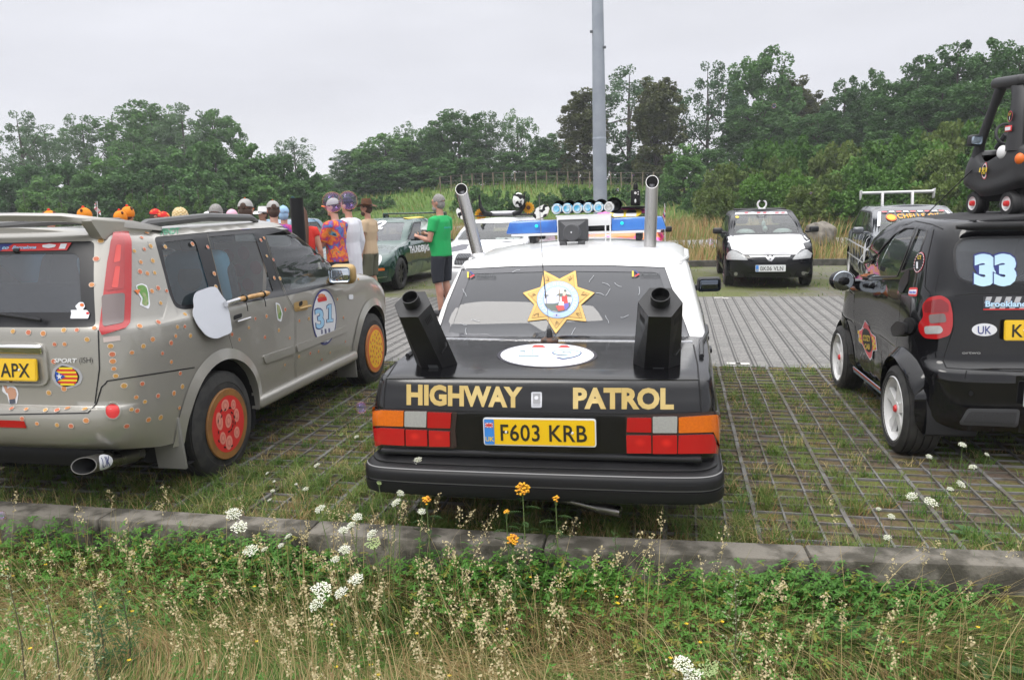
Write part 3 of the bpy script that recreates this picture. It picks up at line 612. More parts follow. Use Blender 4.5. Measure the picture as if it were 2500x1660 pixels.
            dc.build('pizza_disc', [mat('crust', (.28, .13, .035), .55, col2=(.22, .1, .03), nscale=14), red_vinyl, mat('ham_pink', (.7, .26, .2), .5), mat('ham_line', (.6, .18, .14), .5), black_vinyl] if rear else [mat('crust_orange', (.55, .2, .05), .5, col2=(.42, .15, .04), nscale=14), mat('sauce', (.62, .12, .03), .5), mat('cheese', (.85, .48, .02), .5), mat('basil', (.15, .35, .04), .5), black_vinyl], w)
    wells(root, [wa, wf], .86, .43)
    MB().box((0, 2.2, .35), (1.2, 3.9, .12)).box((0, .75, .33), (1.1, .5, .1)).build('underbody', inside_dark, root)
    cabin(root, .76, .35, 3.2, .62, [(0, .95, 1.25, .55), (-.37, 1.95, .5, .6), (.37, 1.95, .5, .6)], (2.95, 1.08))
    for s in (-1, 1):
        m_ = MB(); m_.box((s * .37, 1.60, 1.25), (.47, .20, .42), .08, (.2, 0, 0), 3); m_.build('blue_seat_cover', mat('blue_cloth', (.16, .42, .62), .85), root)
        m_ = MB(); m_.lathe([(.001, 0), (.1, .001), (.1, .0)], (s * .37, 1.47, 1.27), (0, -1, .2), 24); m_.build('seat_crest', mat('crest_grey', (.12, .18, .2), .8), root)
    pz = MB(); pz.prism(rpoly([(-.25, .2), (.25, .2), (.14, -.3), (-.12, -.3)], .06), -.04, .04, (.33, 2.25, 1.28), (.9, .1, 0), (0, -.15, 1), 0)
    for (a, b) in [(-.1, .1), (.05, .12), (.14, 0), (-.02, -.02), (.04, -.14), (-.08, -.16)]: fpoly(pz, ell2(a, b, .055, .055, 16), (.33, 2.25, 1.28), (.9, .1, 0), (0, -.15, 1), .044, 1); fpoly(pz, ell2(a, b, .055, .055, 16)[::-1], (.33, 2.25, 1.28), (.9, .1, 0), (0, -.15, 1), -.044, 1)
    pz.build('pizza_cushion', [mat('cream_cloth', (.62, .45, .36), .85), mat('pink_cloth', (.55, .16, .13), .85)], root)
    MB().box((0, 2.5, 1.5), (.26, .04, .075), .02).build('inside_mirror', black_trim, root)
    # fat exhaust with UK label; black chimney at the wing
    ex = MB(); rp_ = Vector(root.location); a = Vector(y3(205, 1137, 3.46)) - rp_; b = Vector(y3(338, 1106, 3.92)) - rp_; d = (b - a).normalized(); ln = (b - a).length; r0 = .047
    ex.lathe([(r0 - .004, .0), (r0, 0), (r0, ln)], a, d, 36); ex.lathe([(r0 - .004, .3), (r0 - .004, .0)], a, d, 36, 1)
    ex.v = [tuple(Vector(v) + d * (-.9 * (Vector(v) - a).dot(Vector((-.9, -.2, 0)).normalized() - d * d.dot(Vector((-.9, -.2, 0)).normalized())))) if abs((Vector(v) - a).dot(d)) < .001 else v for v in ex.v]; ex.lathe([(r0, .3), (.001, .3)], a, d, 24, 1)
    eo = ex.build('exhaust_pipe', [mat('dull_steel', (.3, .29, .28), .25, 1, rvar=.2, nscale=9), inside_dark], root)
    lb = MB(); x, y, _ = frame(d); cd = Vector(_C) - rp_ - a; th0 = math.atan2(cd.dot(y), cd.dot(x)) + .15
    def wrap(s_, t_, r_): # (along, around) -> point on the pipe
        th = th0 + t_ / r0; return a + d * s_ + x * (r_ * cos(th)) + y * (r_ * sin(th))
    E = [[wrap(.115 + .055 * q * cos(t), .05 * q * sin(t), r0 + .0015) for t in [2 * PI * i / 32 for i in range(32)]] for q in (1, .75, .5, .25)]; lb.add(sum(E, []), [(j * 32 + i, j * 32 + (i + 1) % 32, j * 32 + 32 + (i + 1) % 32, j * 32 + 32 + i) for j in range(3) for i in range(32)] + [tuple(range(96, 128))], 0)
    for st_ in ([(-.026, .026), (-.026, -.01), (-.02, -.02), (-.013, -.022), (-.006, -.02), (-.001, -.01), (-.001, .026)], [(.008, .026), (.008, -.022)], [(.028, .026), (.009, .0), (.03, -.022)]):
        q = sub(st_, .004, False); n_ = len(q); A_ = [wrap(.115 + p_[0] * 1.1, -p_[1] * 1.15, r0 + .003) for p_ in q]; tn = [(A_[min(i + 1, n_ - 1)] - A_[max(i - 1, 0)]).normalized() for i in range(n_)]; ax_ = [(p_ - a - d * (p_ - a).dot(d)).normalized() for p_ in A_]; sd = [t_.cross(n2) * .0026 for t_, n2 in zip(tn, ax_)]
        lb.add([p_ + s_ for p_, s_ in zip(A_, sd)] + [p_ - s_ for p_, s_ in zip(A_, sd)], [(i, i + 1, n_ + i + 1, n_ + i) for i in range(n_ - 1)], 1)
    lb.build('uk_label', [white_vinyl, navy_vinyl], eo)
    MB().lathe([(.058, 0), (.064, .0), (.062, .85), (.055, .85), (.055, .3)], tuple(Vector(y3(729, 560, 6.9)) * 1 - Vector((root.location.x, root.location.y, .88 + float(y3(729, 560, 6.9)[2]) - 1.0)))[:2] + (.98,), (0, 0, 1), 24).build('chimney_pipe', satin_black, root)
    pts = cr(0, 480, 3.92, [(968, 358), (965, 427), (922, 598), (880, 845), (1283, 522), (1380, 505), (1346, 628), (1460, 615), (1338, 720), (1408, 737), (1478, 731), (1355, 395), (1405, 350), (1440, 475), (1511, 876), (1452, 905), (1536, 1020), (1592, 903), (1660, 1080), (1768, 1127), (1514, 1202), (1336, 1240), (1695, 1248), (1766, 1243), (1678, 1335), (1820, 1332), (1635, 1400), (1459, 1366), (1370, 1432), (1552, 1500), (1261, 1493), (1058, 1430), (1075, 1508), (1080, 1575), (835, 1367), (525, 1413), (621, 1412), (127, 1290), (275, 1300), (416, 1310), (613, 1278), (738, 1277), (903, 1258), (1580, 482), (1840, 455), (1487, 292), (1275, 305), (1350, 305)])
    pts += cr(0, 800, 3.92, [(1090, 393), (1108, 461), (517, 323), (615, 583), (470, 622), (112, 773), (252, 780), (436, 788), (547, 788), (648, 770), (813, 778), (214, 869), (357, 917), (549, 930), (682, 939), (826, 887), (1187, 555), (1360, 536), (1302, 665), (1385, 708), (1510, 651), (1662, 627), (1743, 563), (1722, 437), (1714, 767), (1257, 781), (1312, 793), (1419, 880), (1535, 858), (1211, 940), (1637, 328)])
    pts += cr(450, 500, 3.92, [(75, 376), (222, 405), (285, 660), (300, 788), (731, 340), (762, 320), (788, 492), (851, 527), (859, 702), (914, 706), (454, 1240), (524, 1289), (615, 1177), (677, 1090), (784, 1067), (902, 1201), (769, 1268), (1007, 1275), (961, 1531), (872, 1443), (1112, 1353), (1095, 1452), (1203, 1421), (1283, 1402), (1393, 1415), (1314, 1480), (1098, 1110), (1190, 1088), (963, 1002), (1463, 905), (1472, 1220), (1540, 1308), (1521, 1078), (1664, 713)])
    stickers(L, 'cam', pts, .0165, root, [mat('sticker_cream', (.72, .6, .5), .5), mat('sticker_orange', (.6, .23, .08), .5), mat('sticker_tan', (.55, .32, .08), .5), mat('sticker_red', (.55, .15, .08), .5)])
    # pizza peel strapped to the rear door
    pw = root.location; pe = empty('pizza_peel', (0, 0, 0), label='white metal pizza peel with turned wooden handle strapped to the grey car', cat='pizza peel')
    bl_ = [(459, 735), (465, 717), (501, 704), (516, 704), (527, 722), (547, 747), (555, 758), (553, 812), (511, 829), (491, 821), (476, 796), (465, 765)]
    Q = L.at(rpoly(bl_, 10), 'cam', .035); c = Q.mean(0); n_ = np.linalg.svd(Q - c)[2][2]; n_ = n_ if n_[0] > 0 else -n_; Q = Q - np.outer((Q - c) @ n_, n_) + np.array(pw[:]); k = len(Q)
    M_ = MB(); M_.add(np.concatenate([Q, Q - n_ * .004]), [tuple(range(k))[::-1], tuple(range(k, 2 * k))] + [(i, (i + 1) % k, k + (i + 1) % k, k + i) for i in range(k)])
    o = M_.build('blade', mat('peel_white', (.66, .68, .73), .35, .3, rvar=.15, nscale=5), pe, 30)
    H = [Vector(q) + pw for q in L.at([(541, 752), (553, 748), (575, 742)], 'cam', .04)]; MB().tube(H, [.02, .016, .017], 10).build('ferrule', chrome, pe)
    H = [Vector(q) + pw for q in L.at(sub([(574, 742), (648, 725)], 8, False), 'cam', .04)]; k = len(H); rr = [.017 + .005 * sin(i * 1.6) * (i % 3 == 0) for i in range(k)]; rr[-1] = .013
    MB().tube(H, rr, 10).build('handle', mat('turned_wood', (.55, .33, .14), .45, col2=(.42, .23, .08), nscale=22), pe)
    for i in (2, k - 3):
        t = MB(); x, y, d = frame(H[i + 1] - H[i]); t.tube([H[i] + x * (.022 * cos(a)) + y * (.022 * sin(a)) for a in [2 * PI * j / 12 for j in range(13)]], .006, 6); t.tube([H[i], H[i] + Vector((.015, 0, -.05)), H[i] + Vector((.012, .01, -.09))], .003, 5); t.build('cable_tie', black_trim, pe)
    return root
SUV = make_suv()
# ================================================================== black and white highway patrol saloon
def make_sedan():
    root = empty('sedan', (-.672, 3.55, 0), 0, label='black saloon with white roof lettered HIGHWAY PATROL, backed up to the kerb', cat='car', rot=(0, -.012, 0))
    white = mat('white_paint', (.80, .80, .80), .3, 0, .6, col2=(.70, .69, .66), nscale=1.6, nlo=.55, nhi=.8)
    black = black_paint; NF = 9
    L = Loft([
        row(.38, [0, .5, .75, .845, .865, .875, .86, .80, .5, 0], [.16, .165, .18, .25, .45, 2.4, 4.0, 4.5, 4.62, 4.66]),
        row(.48, [0, .5, .765, .862, .886, .896, .875, .82, .5, 0], [.11, .115, .13, .20, .40, 2.4, 4.0, 4.56, 4.7, 4.74]),
        row(.505, [0, .5, .765, .867, .890, .90, .88, .82, .5, 0], [.105, .11, .125, .195, .40, 2.4, 4.0, 4.56, 4.7, 4.74]),
        row(.62, [0, .5, .765, .872, .897, .905, .885, .82, .5, 0], [.11, .115, .13, .20, .42, 2.4, 4.0, 4.55, 4.69, 4.73]),
        row(.72, [0, .5, .765, .867, .893, .903, .88, .82, .5, 0], [.115, .12, .135, .205, .42, 2.4, 4.0, 4.54, 4.67, 4.71], [.72] * 7 + [.70] * 3),
        row(.80, [0, .5, .755, .855, .883, .897, .875, .81, .5, 0], [.14, .145, .16, .225, .44, 2.4, 4.0, 4.5, 4.62, 4.66], [.80] * 7 + [.76] * 3),
        row(.86, [0, .5, .745, .842, .870, .889, .86, .78, .49, 0], [.165, .17, .183, .245, .46, 2.4, 3.95, 4.4, 4.52, 4.55], [.865, .863, .86, .855, .86, .875, .87, .80, .81, .81]),
        row(.885, [0, .5, .735, .825, .858, .877, .84, .75, .48, 0], [.20, .205, .22, .285, .5, 2.4, 3.9, 4.3, 4.4, 4.44], [.885, .883, .880, .872, .878, .893, .89, .835, .85, .85]),
        row(.90, [0, .5, .74, .835, .865, .873, .83, .74, .47, 0], [.6, .6, .62, .66, .74, 2.4, 3.6, 3.75, 3.85, 3.9], [.905, .903, .897, .889, .888, .898, .90, .91, .925, .93]),
        row(.915, [0, .5, .75, .845, .868, .872, .81, .72, .46, 0], [1.12, 1.12, 1.13, 1.15, 1.22, 2.4, 3.30, 3.48, 3.58, 3.62], [.925, .923, .918, .910, .905, .90, .91, .935, .945, .95]),
        row(1.10, [0, .47, .70, .79, .82, .825, .765, .665, .43, 0], [1.28, 1.28, 1.29, 1.32, 1.45, 2.4, 3.02, 3.14, 3.22, 3.26], [1.12] * 4 + [1.11] * 3 + [1.12] * 3),
        row(1.30, [0, .44, .645, .73, .762, .765, .72, .615, .40, 0], [1.47, 1.47, 1.485, 1.52, 1.66, 2.4, 2.72, 2.80, 2.87, 2.9], [1.315, 1.314, 1.308, 1.302, 1.31, 1.335, 1.335, 1.34, 1.345, 1.35]),
        row(1.34, [0, .43, .625, .705, .738, .742, .70, .60, .39, 0], [1.53, 1.53, 1.545, 1.58, 1.70, 2.4, 2.66, 2.74, 2.8, 2.83], [1.35, 1.349, 1.343, 1.336, 1.343, 1.368, 1.367, 1.372, 1.377, 1.38]),
        row(1.36, [0, .40, .575, .65, .678, .682, .655, .56, .37, 0], [1.62, 1.62, 1.64, 1.68, 1.78, 2.4, 2.6, 2.67, 2.73, 2.76], [1.372, 1.372, 1.368, 1.364, 1.372, 1.398, 1.395, 1.398, 1.401, 1.403])])
    see(L, root, -3.6, 4.2); L.view('B', (0, 2), -3.4, 3.4); L.view('R', (1, 2), 3, 7); L.view('F', (0, 2), 6, 12); B = L.M - 1; vb = 9.0
    gl = L.poly([(1127, 656.5), (1250, 650), (1366, 647.5), (1500, 648), (1623, 652.5), (1656, 745), (1688, 831), (1375, 829), (1066, 824), (1092, 742)], 'cam', 14)
    k_ = lambda pts, ox=880, oy=920: cr(ox, oy, 4.611, pts)
    lampL = [(907, 997), (1117, 1005), (1112, 1052), (1116, 1090), (1106, 1094), (914, 1088)]; lampR = [(1527, 1012), (1660, 1009), (1753, 1003), (1753, 1050), (1750, 1104), (1529, 1106)]
    ho = [L.poly(p, 'cam', 10) for p in (lampL, lampR)]
    wa, wf = (1.02, .31), (3.79, .31); ar = [arch(L, *wa, .36, 'R'), arch(L, *wf, .37, 'R')]; al = [a * [-1, 1] + [2 * NF, 0] for a in ar]
    body = MB(); L.region(L.rect(-4.5, 4.5, 0, vb), ho + ar + [a * [-1, 1] for a in ar], mb=body, du=.16); L.region(L.rect(4.5, 7, 0, vb), ar, mb=body); L.region(L.rect(11, 13.5, 0, vb), al, mb=body)
    L.region(L.rect(7, 11, 0, vb), ar + al, mb=body); weld(body.build('body', black, root, 28))
    top = MB(); sw = L.poly([(1.72, .93), (3.05, .935), (2.62, 1.30), (1.78, 1.30)], 'R'); sw2 = sw * [-1, 1]
    L.region(L.rect(-4.5, 4.5, vb, B), [gl, sw, sw2], mb=top, du=.16); ws = L.poly(rpoly([(-.66, .96), (.66, .96), (.58, 1.33), (-.58, 1.33)], .04), 'F')
    L.region(L.rect(4.5, 7, vb, B), [sw, ws], mb=top); L.region(L.rect(11, 13.5, vb, B), [sw2 + [2 * NF, 0], ws], mb=top); L.region(L.rect(7, 11, vb, B), [ws, sw, sw2 + [2 * NF, 0]], mb=top); L.cap(0, 9, .045, mb=top)
    weld(top.build('roof', white, root, 35))
    rg = glass('sky_sheen_glass', (.16, .17, .18), .45, (.13, .135, .15)); L.region(gl, off=-.006).build('rear_window', rg, root)  # sky reflection on the rear window painted as grey diffuse colour
    c = gl.mean(0); inner = L.poly(rpoly([(1148, 668), (1370, 661), (1608, 664), (1664, 818), (1375, 817), (1098, 812)], 14), 'cam', 14); L.region(gl, [inner], off=-.004).build('window_border', glass('border_glass', (.2, .2, .22), .55, (.16, .16, .175)), root)  # black border greyed in its colour to imitate reflected sky
    L.line([(1069, 827), (1375, 832), (1690, 835)], 'cam', .014, .004, step=10, h=.008).build('window_trim', chrome, root); gap = MB()
    for s_ in (sw, sw2): L.region(s_, off=-.006).build('side_window', dark_glass, root); L.line(None, None, .02, .003, uv=s_, closed=True).build('window_seal', black_trim, root)
    L.region(ws, off=-.006).build('windscreen', dark_glass, root)
    for p in ([(943, 924), (938, 960), (937, 997)], [(1706, 925), (1710, 965), (1712, 1008)], [(943, 924), (965, 890), (1003, 836)], [(1706, 925), (1703, 890), (1693, 842)], [(937, 997), (1117, 1004), (1330, 1009), (1527, 1011), (1712, 1006)]): L.line(p, 'cam', .008, .0015, gap, step=8)
    gap.build('panel_gap', inside_dark, root)
    L.line([(944, 924), (1100, 922), (1330, 924), (1550, 927), (1705, 927)], 'cam', .012, .0, step=12, h=.004).build('lid_edge', black, root, 60)
    for s in (-1, 1): # rain gutters
        P = L.at([(1.50, 1.318), (1.8, 1.328), (2.3, 1.34), (2.75, 1.335)], 'R', .012); P[:, 0] *= s; MB().tube(P, .012, 6).build('rain_gutter', white, root)
        P = L.at([(.62, .89), (.95, .905), (1.25, .915), (1.5, .918)], 'R', .01); P[:, 0] *= s; MB().tube(P, .013, 6).build('side_trim', black_trim, root)
    # tail lamps: six panes each
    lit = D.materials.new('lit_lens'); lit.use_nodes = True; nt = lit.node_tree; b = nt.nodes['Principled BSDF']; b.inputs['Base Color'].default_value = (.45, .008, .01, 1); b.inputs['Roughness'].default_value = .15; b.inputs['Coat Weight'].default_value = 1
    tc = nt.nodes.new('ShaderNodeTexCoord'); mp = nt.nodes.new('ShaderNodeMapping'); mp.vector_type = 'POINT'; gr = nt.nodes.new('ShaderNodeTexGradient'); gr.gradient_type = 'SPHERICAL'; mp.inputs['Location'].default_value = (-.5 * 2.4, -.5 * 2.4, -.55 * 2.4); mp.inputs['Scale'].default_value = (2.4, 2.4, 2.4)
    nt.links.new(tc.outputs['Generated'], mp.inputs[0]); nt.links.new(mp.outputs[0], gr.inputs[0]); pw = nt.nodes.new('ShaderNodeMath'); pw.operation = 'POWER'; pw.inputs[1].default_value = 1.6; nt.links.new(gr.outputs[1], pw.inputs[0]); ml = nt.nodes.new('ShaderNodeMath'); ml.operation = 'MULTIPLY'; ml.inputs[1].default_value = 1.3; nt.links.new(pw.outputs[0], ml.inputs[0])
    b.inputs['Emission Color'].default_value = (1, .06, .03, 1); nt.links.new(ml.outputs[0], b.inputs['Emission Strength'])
    cells = [[(135, 365), (495, 378), (495, 550), (130, 540)], [(510, 382), (755, 384), (750, 560), (508, 552)], [(765, 390), (1030, 400), (1020, 571), (763, 565)], [(130, 560), (503, 580), (508, 765), (150, 745)], [(520, 585), (757, 594), (764, 770), (525, 766)], [(780, 596), (1012, 608), (1016, 777), (785, 776)]]
    cellr = [[(930, 455), (1200, 455), (1200, 617), (922, 611)], [(1215, 443), (1490, 440), (1486, 622), (1215, 622)], [(1505, 450), (1945, 420), (1950, 612), (1505, 622)], [(920, 650), (1196, 650), (1200, 850), (925, 850)], [(1215, 650), (1486, 650), (1486, 855), (1215, 855)], [(1505, 650), (1950, 635), (1932, 850), (1497, 855)]]
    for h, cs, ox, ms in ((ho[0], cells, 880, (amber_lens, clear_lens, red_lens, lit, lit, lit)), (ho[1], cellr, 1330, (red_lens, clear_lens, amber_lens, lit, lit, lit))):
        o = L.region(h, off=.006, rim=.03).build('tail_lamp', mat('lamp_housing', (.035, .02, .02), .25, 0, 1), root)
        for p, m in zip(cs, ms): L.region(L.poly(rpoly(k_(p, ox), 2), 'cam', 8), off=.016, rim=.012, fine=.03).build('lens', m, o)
    # bumper: its own skin with grooves
    rows = []; prof = [(.29, .05), (.30, .012), (.315, .0), (.362, -.003), (.364, .008), (.374, .008), (.376, -.004), (.412, -.001), (.430, .010), (.447, .04), (.449, .05), (.456, .05), (.458, .053), (.475, .10), (.49, .16)]
    for z, o in prof:
        q = max(0, o) if o < .05 else o; rows.append(row(z, [0, .5, .80 - q * .3, .887 - q * .6, .918 - q * .6, .918 - q * .6, .91 - q, .5, 0], [o, .004 + o, .025 + o, .075 + o, .18 + o * .5, .55, .62, .62, .62]))
    BL = Loft(rows); bm_ = MB(); BL.region(BL.rect(-5.2, 5.2, 0, len(prof) - 1, .125, 1), mb=bm_, du=.17, dv=.5); bm_.build('rear_bumper', satin_black, root, 25)
    for z in (.30, .366, .425): BL.line(None, None, .006, .0015, uv=[(u, {.30: 1.0, .366: 4.5, .425: 8.2}[z]) for u in np.linspace(-4.6, 4.6, 80)]).build('bumper_line', mat('bumper_line', (.2, .2, .2), .4), root)  # light grey ribbons paint the highlights of edges catching light
    MB().box((0, .14, .50), (1.62, .1, .03), .01).build('lower_trim', black_trim, root)
    MB().tube([(.0, .30, .225), (.30, .16, .215), (.42, .13, .21)], .028, 12).build('exhaust_pipe', mat('dull_steel', (.3, .29, .28), .25, 1, rvar=.2, nscale=9), root); MB().box((.1, .55, .27), (.7, .35, .14), .06).build('silencer', mat('dull_steel'), root)
    # lettering, lock, plate
    def put(s_, x0, y0, x1, y1, h, m, nm, off=.003, bold=.02, parent=root, shade=None):
        V, F = text2d(s_, 1, bold, 'LEFT'); V = fitw(V, 1.0); V = np.stack([x0 + (x1 - x0) * V[:, 0], y0 + (y1 - y0) * V[:, 0] - V[:, 1] * h], 1); mb = MB(); L.decal(V, [f[::-1] for f in F], 'cam', off, mb); return mb.build(nm, m, parent)
    put('HIGHWAY', 993, 985.5, 1276, 992.5, 47.5, gold_vinyl, 'gold_lettering', bold=.045); put('PATROL', 1399, 995, 1645, 996.5, 49, gold_vinyl, 'gold_lettering', bold=.045)
    for s_, sg in (((1090, 665), 'Andorra'), ((1543, 662.5), 'Andorra')):
        x, y = s_; x += 51 if x < 1200 else 0; mb = MB()
        for q, (poly, m) in enumerate((([(0, 0), (4, 0), (4, 14), (0, 14)], 0), ([(5, -2), (9, -2), (17, 6), (13, 7)], 1), ([(5, 13), (9, 14), (19, 8), (15, 6)], 2))): L.shape([(x + a, y + b) for a, b in poly], 'cam', .004, mb, m, 5)
        V, F = text2d(sg, 9.5, 0, 'LEFT'); V = fitw(V, 48); L.decal(np.stack([x + 21 + V[:, 0], y + 11 - V[:, 1]], 1), [f[::-1] for f in F], 'cam', .004, mb, 3); L.shape([(x + 20, y + 13), (x + 69, y + 13), (x + 69, y + 14), (x + 20, y + 14)], 'cam', .004, mb, 3, 6)
        mb.build('country_sticker', [yellow_vinyl, navy_vinyl, red_vinyl, mat('ink_grey', (.05, .055, .06), .5)], root)
    lk = MB(); L.region(L.poly(rrect(1298, 957, 1324, 995, 4), 'cam', 5), off=.012, rim=.012, fine=.02, mb=lk, mi=0); L.region(L.poly(rrect(1302, 961, 1320, 985, 2), 'cam', 5), off=.0135, fine=.02, mb=lk, mi=1); L.region(L.poly(ell2(1311, 972, 5, 5, 14), 'cam', 3), off=.016, rim=.004, fine=.02, mb=lk, mi=0)
    for k in range(2): L.shape([(1303, 985 + 4 * k), (1319, 985 + 4 * k), (1319, 986.5 + 4 * k), (1303, 986.5 + 4 * k)], 'cam', .0142, lk, 1, 5)
    lk.build('boot_lock', [chrome, mat('lock_grey', (.3, .3, .31), .4, .7)], root)
    c0 = L.at([(1318, 1052)], 'cam', .016)[0]; ex = Vector(L.at([(1440, 1054)], 'cam', .016)[0]) - Vector(c0)
    o = plate('number_plate', root, c0, ex.normalized(), (0, .02, 1), 'F603 KRB', plate_yellow, w=.55, h=.128, frame=white_vinyl, ch=.086)
    # star badge on the glass
    st = MB(); S = lambda p: cr(1220, 640, 8.254, p)
    tips = [(890, 175), (1530, 172), (1915, 620), (1745, 1195), (1130, 1440), (560, 1190), (465, 620)]; inn = [(1205, 340), (1565, 500), (1640, 860), (1355, 1155), (945, 1145), (700, 855), (825, 505)]
    star = [p for a, b in zip(tips, inn) for p in (a, b)]; C0 = np.array((1180, 765.)); sc = lambda p, k: [tuple(C0 + (np.array(q) - C0) * k) for q in p]
    L.shape(rpoly(S(sc(star, 1.015)), [3, 1] * 7), 'cam', .0, st, 1, 5); L.shape(rpoly(S(star), [3, 1] * 7), 'cam', .0015, st, 0, 5); L.shape(rpoly(S(sc(star, .87)), [2, 1] * 7), 'cam', .0028, st, 1, 5); L.shape(rpoly(S(sc(star, .855)), [2, 1] * 7), 'cam', .004, st, 2, 5)
    rn = random.Random(4)
    for t in tips: # engraved scrolls
        d_ = (np.array(t) - C0); a0 = C0 + d_ * .63; nrm = np.array([-d_[1], d_[0]]) / np.linalg.norm(d_)
        for j in range(7):
            a1 = C0 + d_ * (.68 + .12 * rn.random()) + nrm * (j - 3) * 22 * (1 - .1 * j % 2); pl = [tuple(a0), tuple((a0 + a1) / 2 + nrm * rn.uniform(-14, 14)), tuple(a1)]; L.line(S(pl), 'cam', .0025, .0052, st, mi=1, step=4)
    cc = np.array(S([(1175, 765)])[0]); el = lambda a, b, n=48: ell2(cc[0], cc[1], a / 8.254, b / 8.254, n)
    L.shape(el(425, 375), 'cam', .0055, st, 3, 4); L.shape(el(417, 368), 'cam', .0065, st, 4, 4); L.shape(el(290, 258), 'cam', .0075, st, 3, 4); L.shape(el(282, 250), 'cam', .0085, st, 5, 4)
    tx = 'CALIFORNIA HIGHWAY PATROL'; n = len(tx)
    for i, ch in enumerate(tx):
        if ch == ' ': continue
        a = R_(225 - 270 * i / (n - 1)); V, F = text2d(ch, 8.5, .02, 'FIT'); V = V * [.8, 1]; r0 = np.array([355 / 8.254, 314 / 8.254]); ca, sa = cos(a), sin(a)
        p = np.stack([cc[0] + r0[0] * ca + V[:, 0] * sa + (V[:, 1] - 4.2) * ca, cc[1] - r0[1] * sa + V[:, 0] * ca - (V[:, 1] - 4.2) * sa], 1); L.decal(p, [f[::-1] for f in F], 'cam', .0085, st, 6)
    def blob(p, m, h): L.shape(S(p), 'cam', h, st, m, 4)
    low = [(900, 850), (1100, 850), (1250, 820), (1430, 830), (1420, 900), (1350, 980), (1200, 1012), (1050, 985), (950, 920)]; blob(low, 7, .0095); blob([(930, 690), (1020, 690), (1100, 700), (1200, 690), (1200, 820), (1100, 850), (900, 840), (895, 740)], 8, .0093); blob([(930, 680), (980, 672), (1000, 690), (935, 715)], 7, .0097); blob([(1110, 710), (1190, 650), (1300, 640), (1440, 680), (1445, 720), (1200, 715)], 7, .0092)
    blob(rpoly([(1250, 720), (1300, 690), (1360, 690), (1380, 840), (1260, 850)], 10), 9, .0103); blob(rpoly([(1190, 830), (1280, 790), (1390, 830), (1400, 900), (1330, 990), (1290, 900)], 10), 10, .0100); blob(rpoly([(1130, 900), (1200, 885), (1300, 895), (1310, 970), (1190, 995)], 10), 9, .0108); blob(rpoly([(1190, 860), (1220, 810), (1290, 815), (1305, 890), (1190, 885)], 10), 6, .0112); blob(rpoly([(1280, 610), (1330, 600), (1345, 660), (1310, 710), (1270, 690)], 10), 11, .0108); blob(rpoly([(1290, 580), (1340, 575), (1355, 620), (1300, 610)], 8), 7, .0116); L.line(S([(1212, 570), (1206, 800)]), 'cam', .004, .0112, st, mi=1, step=4)
    L.shape(ell2(cc[0] - 3, cc[1] + 38, 9, 3.5), 'cam', .0085, st, 8, 4); L.shape(ell2(cc[0] - 3, cc[1] + 38, 2, 2), 'cam', .0095, st, 3, 3)
    st.build('star_badge', [mat('badge_gold', (.72, .45, .12), .45), mat('badge_ink', (.22, .13, .04), .5), mat('badge_gold_light', (.62, .39, .11), .5), mat('badge_navy', (.05, .09, .3), .5), mat('badge_sky', (.42, .58, .85), .5), mat('badge_pale', (.68, .68, .72), .5), white_vinyl, mat('badge_grey', (.12, .15, .13), .5), mat('badge_lilac', (.5, .52, .72), .5), red_vinyl, mat('badge_violet', (.15, .13, .45), .5), mat('badge_skin', (.6, .5, .42), .5)], root)
    # number roundel on the lid, pennants inside the glass, scratches
    nb = MB(); EL = lambda k: ell2(1336, 868, 114 * k, 28 * k, 48); L.shape(EL(1.07), 'cam', .0015, nb, 0, 8); L.shape(EL(1), 'cam', .0026, nb, 1, 8)
    def pn(s_, x, y, w, h, m, hh, sh=0, bold=.03):
        V, F = text2d(s_, h, bold, 'FIT'); V = fitw(V, w); L.decal(np.stack([x + V[:, 0], y - V[:, 1]], 1), [f[::-1] for f in F], 'cam', hh, nb, m)
    one = lambda x, y, w, h, g=0: [(x + a * w + g * q[0], y - b * h - g * q[1]) for (a, b), q in zip([(-.5, 0), (.5, 0), (.5, .17), (.2, .17), (.2, 1), (-.15, 1), (-.42, .9), (-.42, .75), (-.2, .8), (-.2, .17), (-.5, .17)], [(-1, -1), (1, -1), (1, 1), (1, 1), (1, 1), (-1, 1), (-1, 1), (-1, -1), (-1, -1), (-1, 1), (-1, 1)])]
    L.shape(one(1291, 871, 46, 16, 1), 'cam', .0036, nb, 3, 5); L.shape(one(1291, 871, 46, 16), 'cam', .0046, nb, 2, 5); pn('9', 1384, 877, 74, 22, 3, .0036, bold=.05); pn('9', 1384, 875.5, 68, 19.5, 2, .0046, bold=.03)
    L.shape(rpoly([(1297, 849), (1393, 850), (1385, 844), (1305, 843.5)], 2), 'cam', .0036, nb, 4, 8); L.shape(rpoly([(1325, 845), (1370, 845.3), (1360, 851), (1335, 851)], 2), 'cam', .0046, nb, 5, 8)
    nb.build('number_sticker', [mat('sticker_dark', (.02, .018, .03), .4), white_vinyl, mat('pale_teal', (.55, .75, .72), .4), navy_vinyl, red_vinyl, white_vinyl], root)
    for x0, y0, ln, txt, cols in ((1542, 701, 100, 'FRANCE', (3, 0, 1)), (1580, 697, 60, '', (2, 0, 3))):
        mb = MB(); 
        for q, m in enumerate(cols): L.shape([(x0 + q * 9, y0), (x0 + 9 + q * 9, y0), (x0 + 8 + q * 9, y0 + ln - (8 if q < 2 else 0)), (x0 - 1 + q * 9, y0 + ln - 8)], 'cam', -.016, mb, m, 8)
        for q, ch in enumerate(txt):
            V, F = text2d(ch, 7, .01, 'FIT'); V = V * [.9, 1]; L.decal(np.stack([x0 + 13 + V[:, 0], y0 + 18 + q * 9.3 - V[:, 1]], 1), [f[::-1] for f in F], 'cam', -.014, mb, 1)
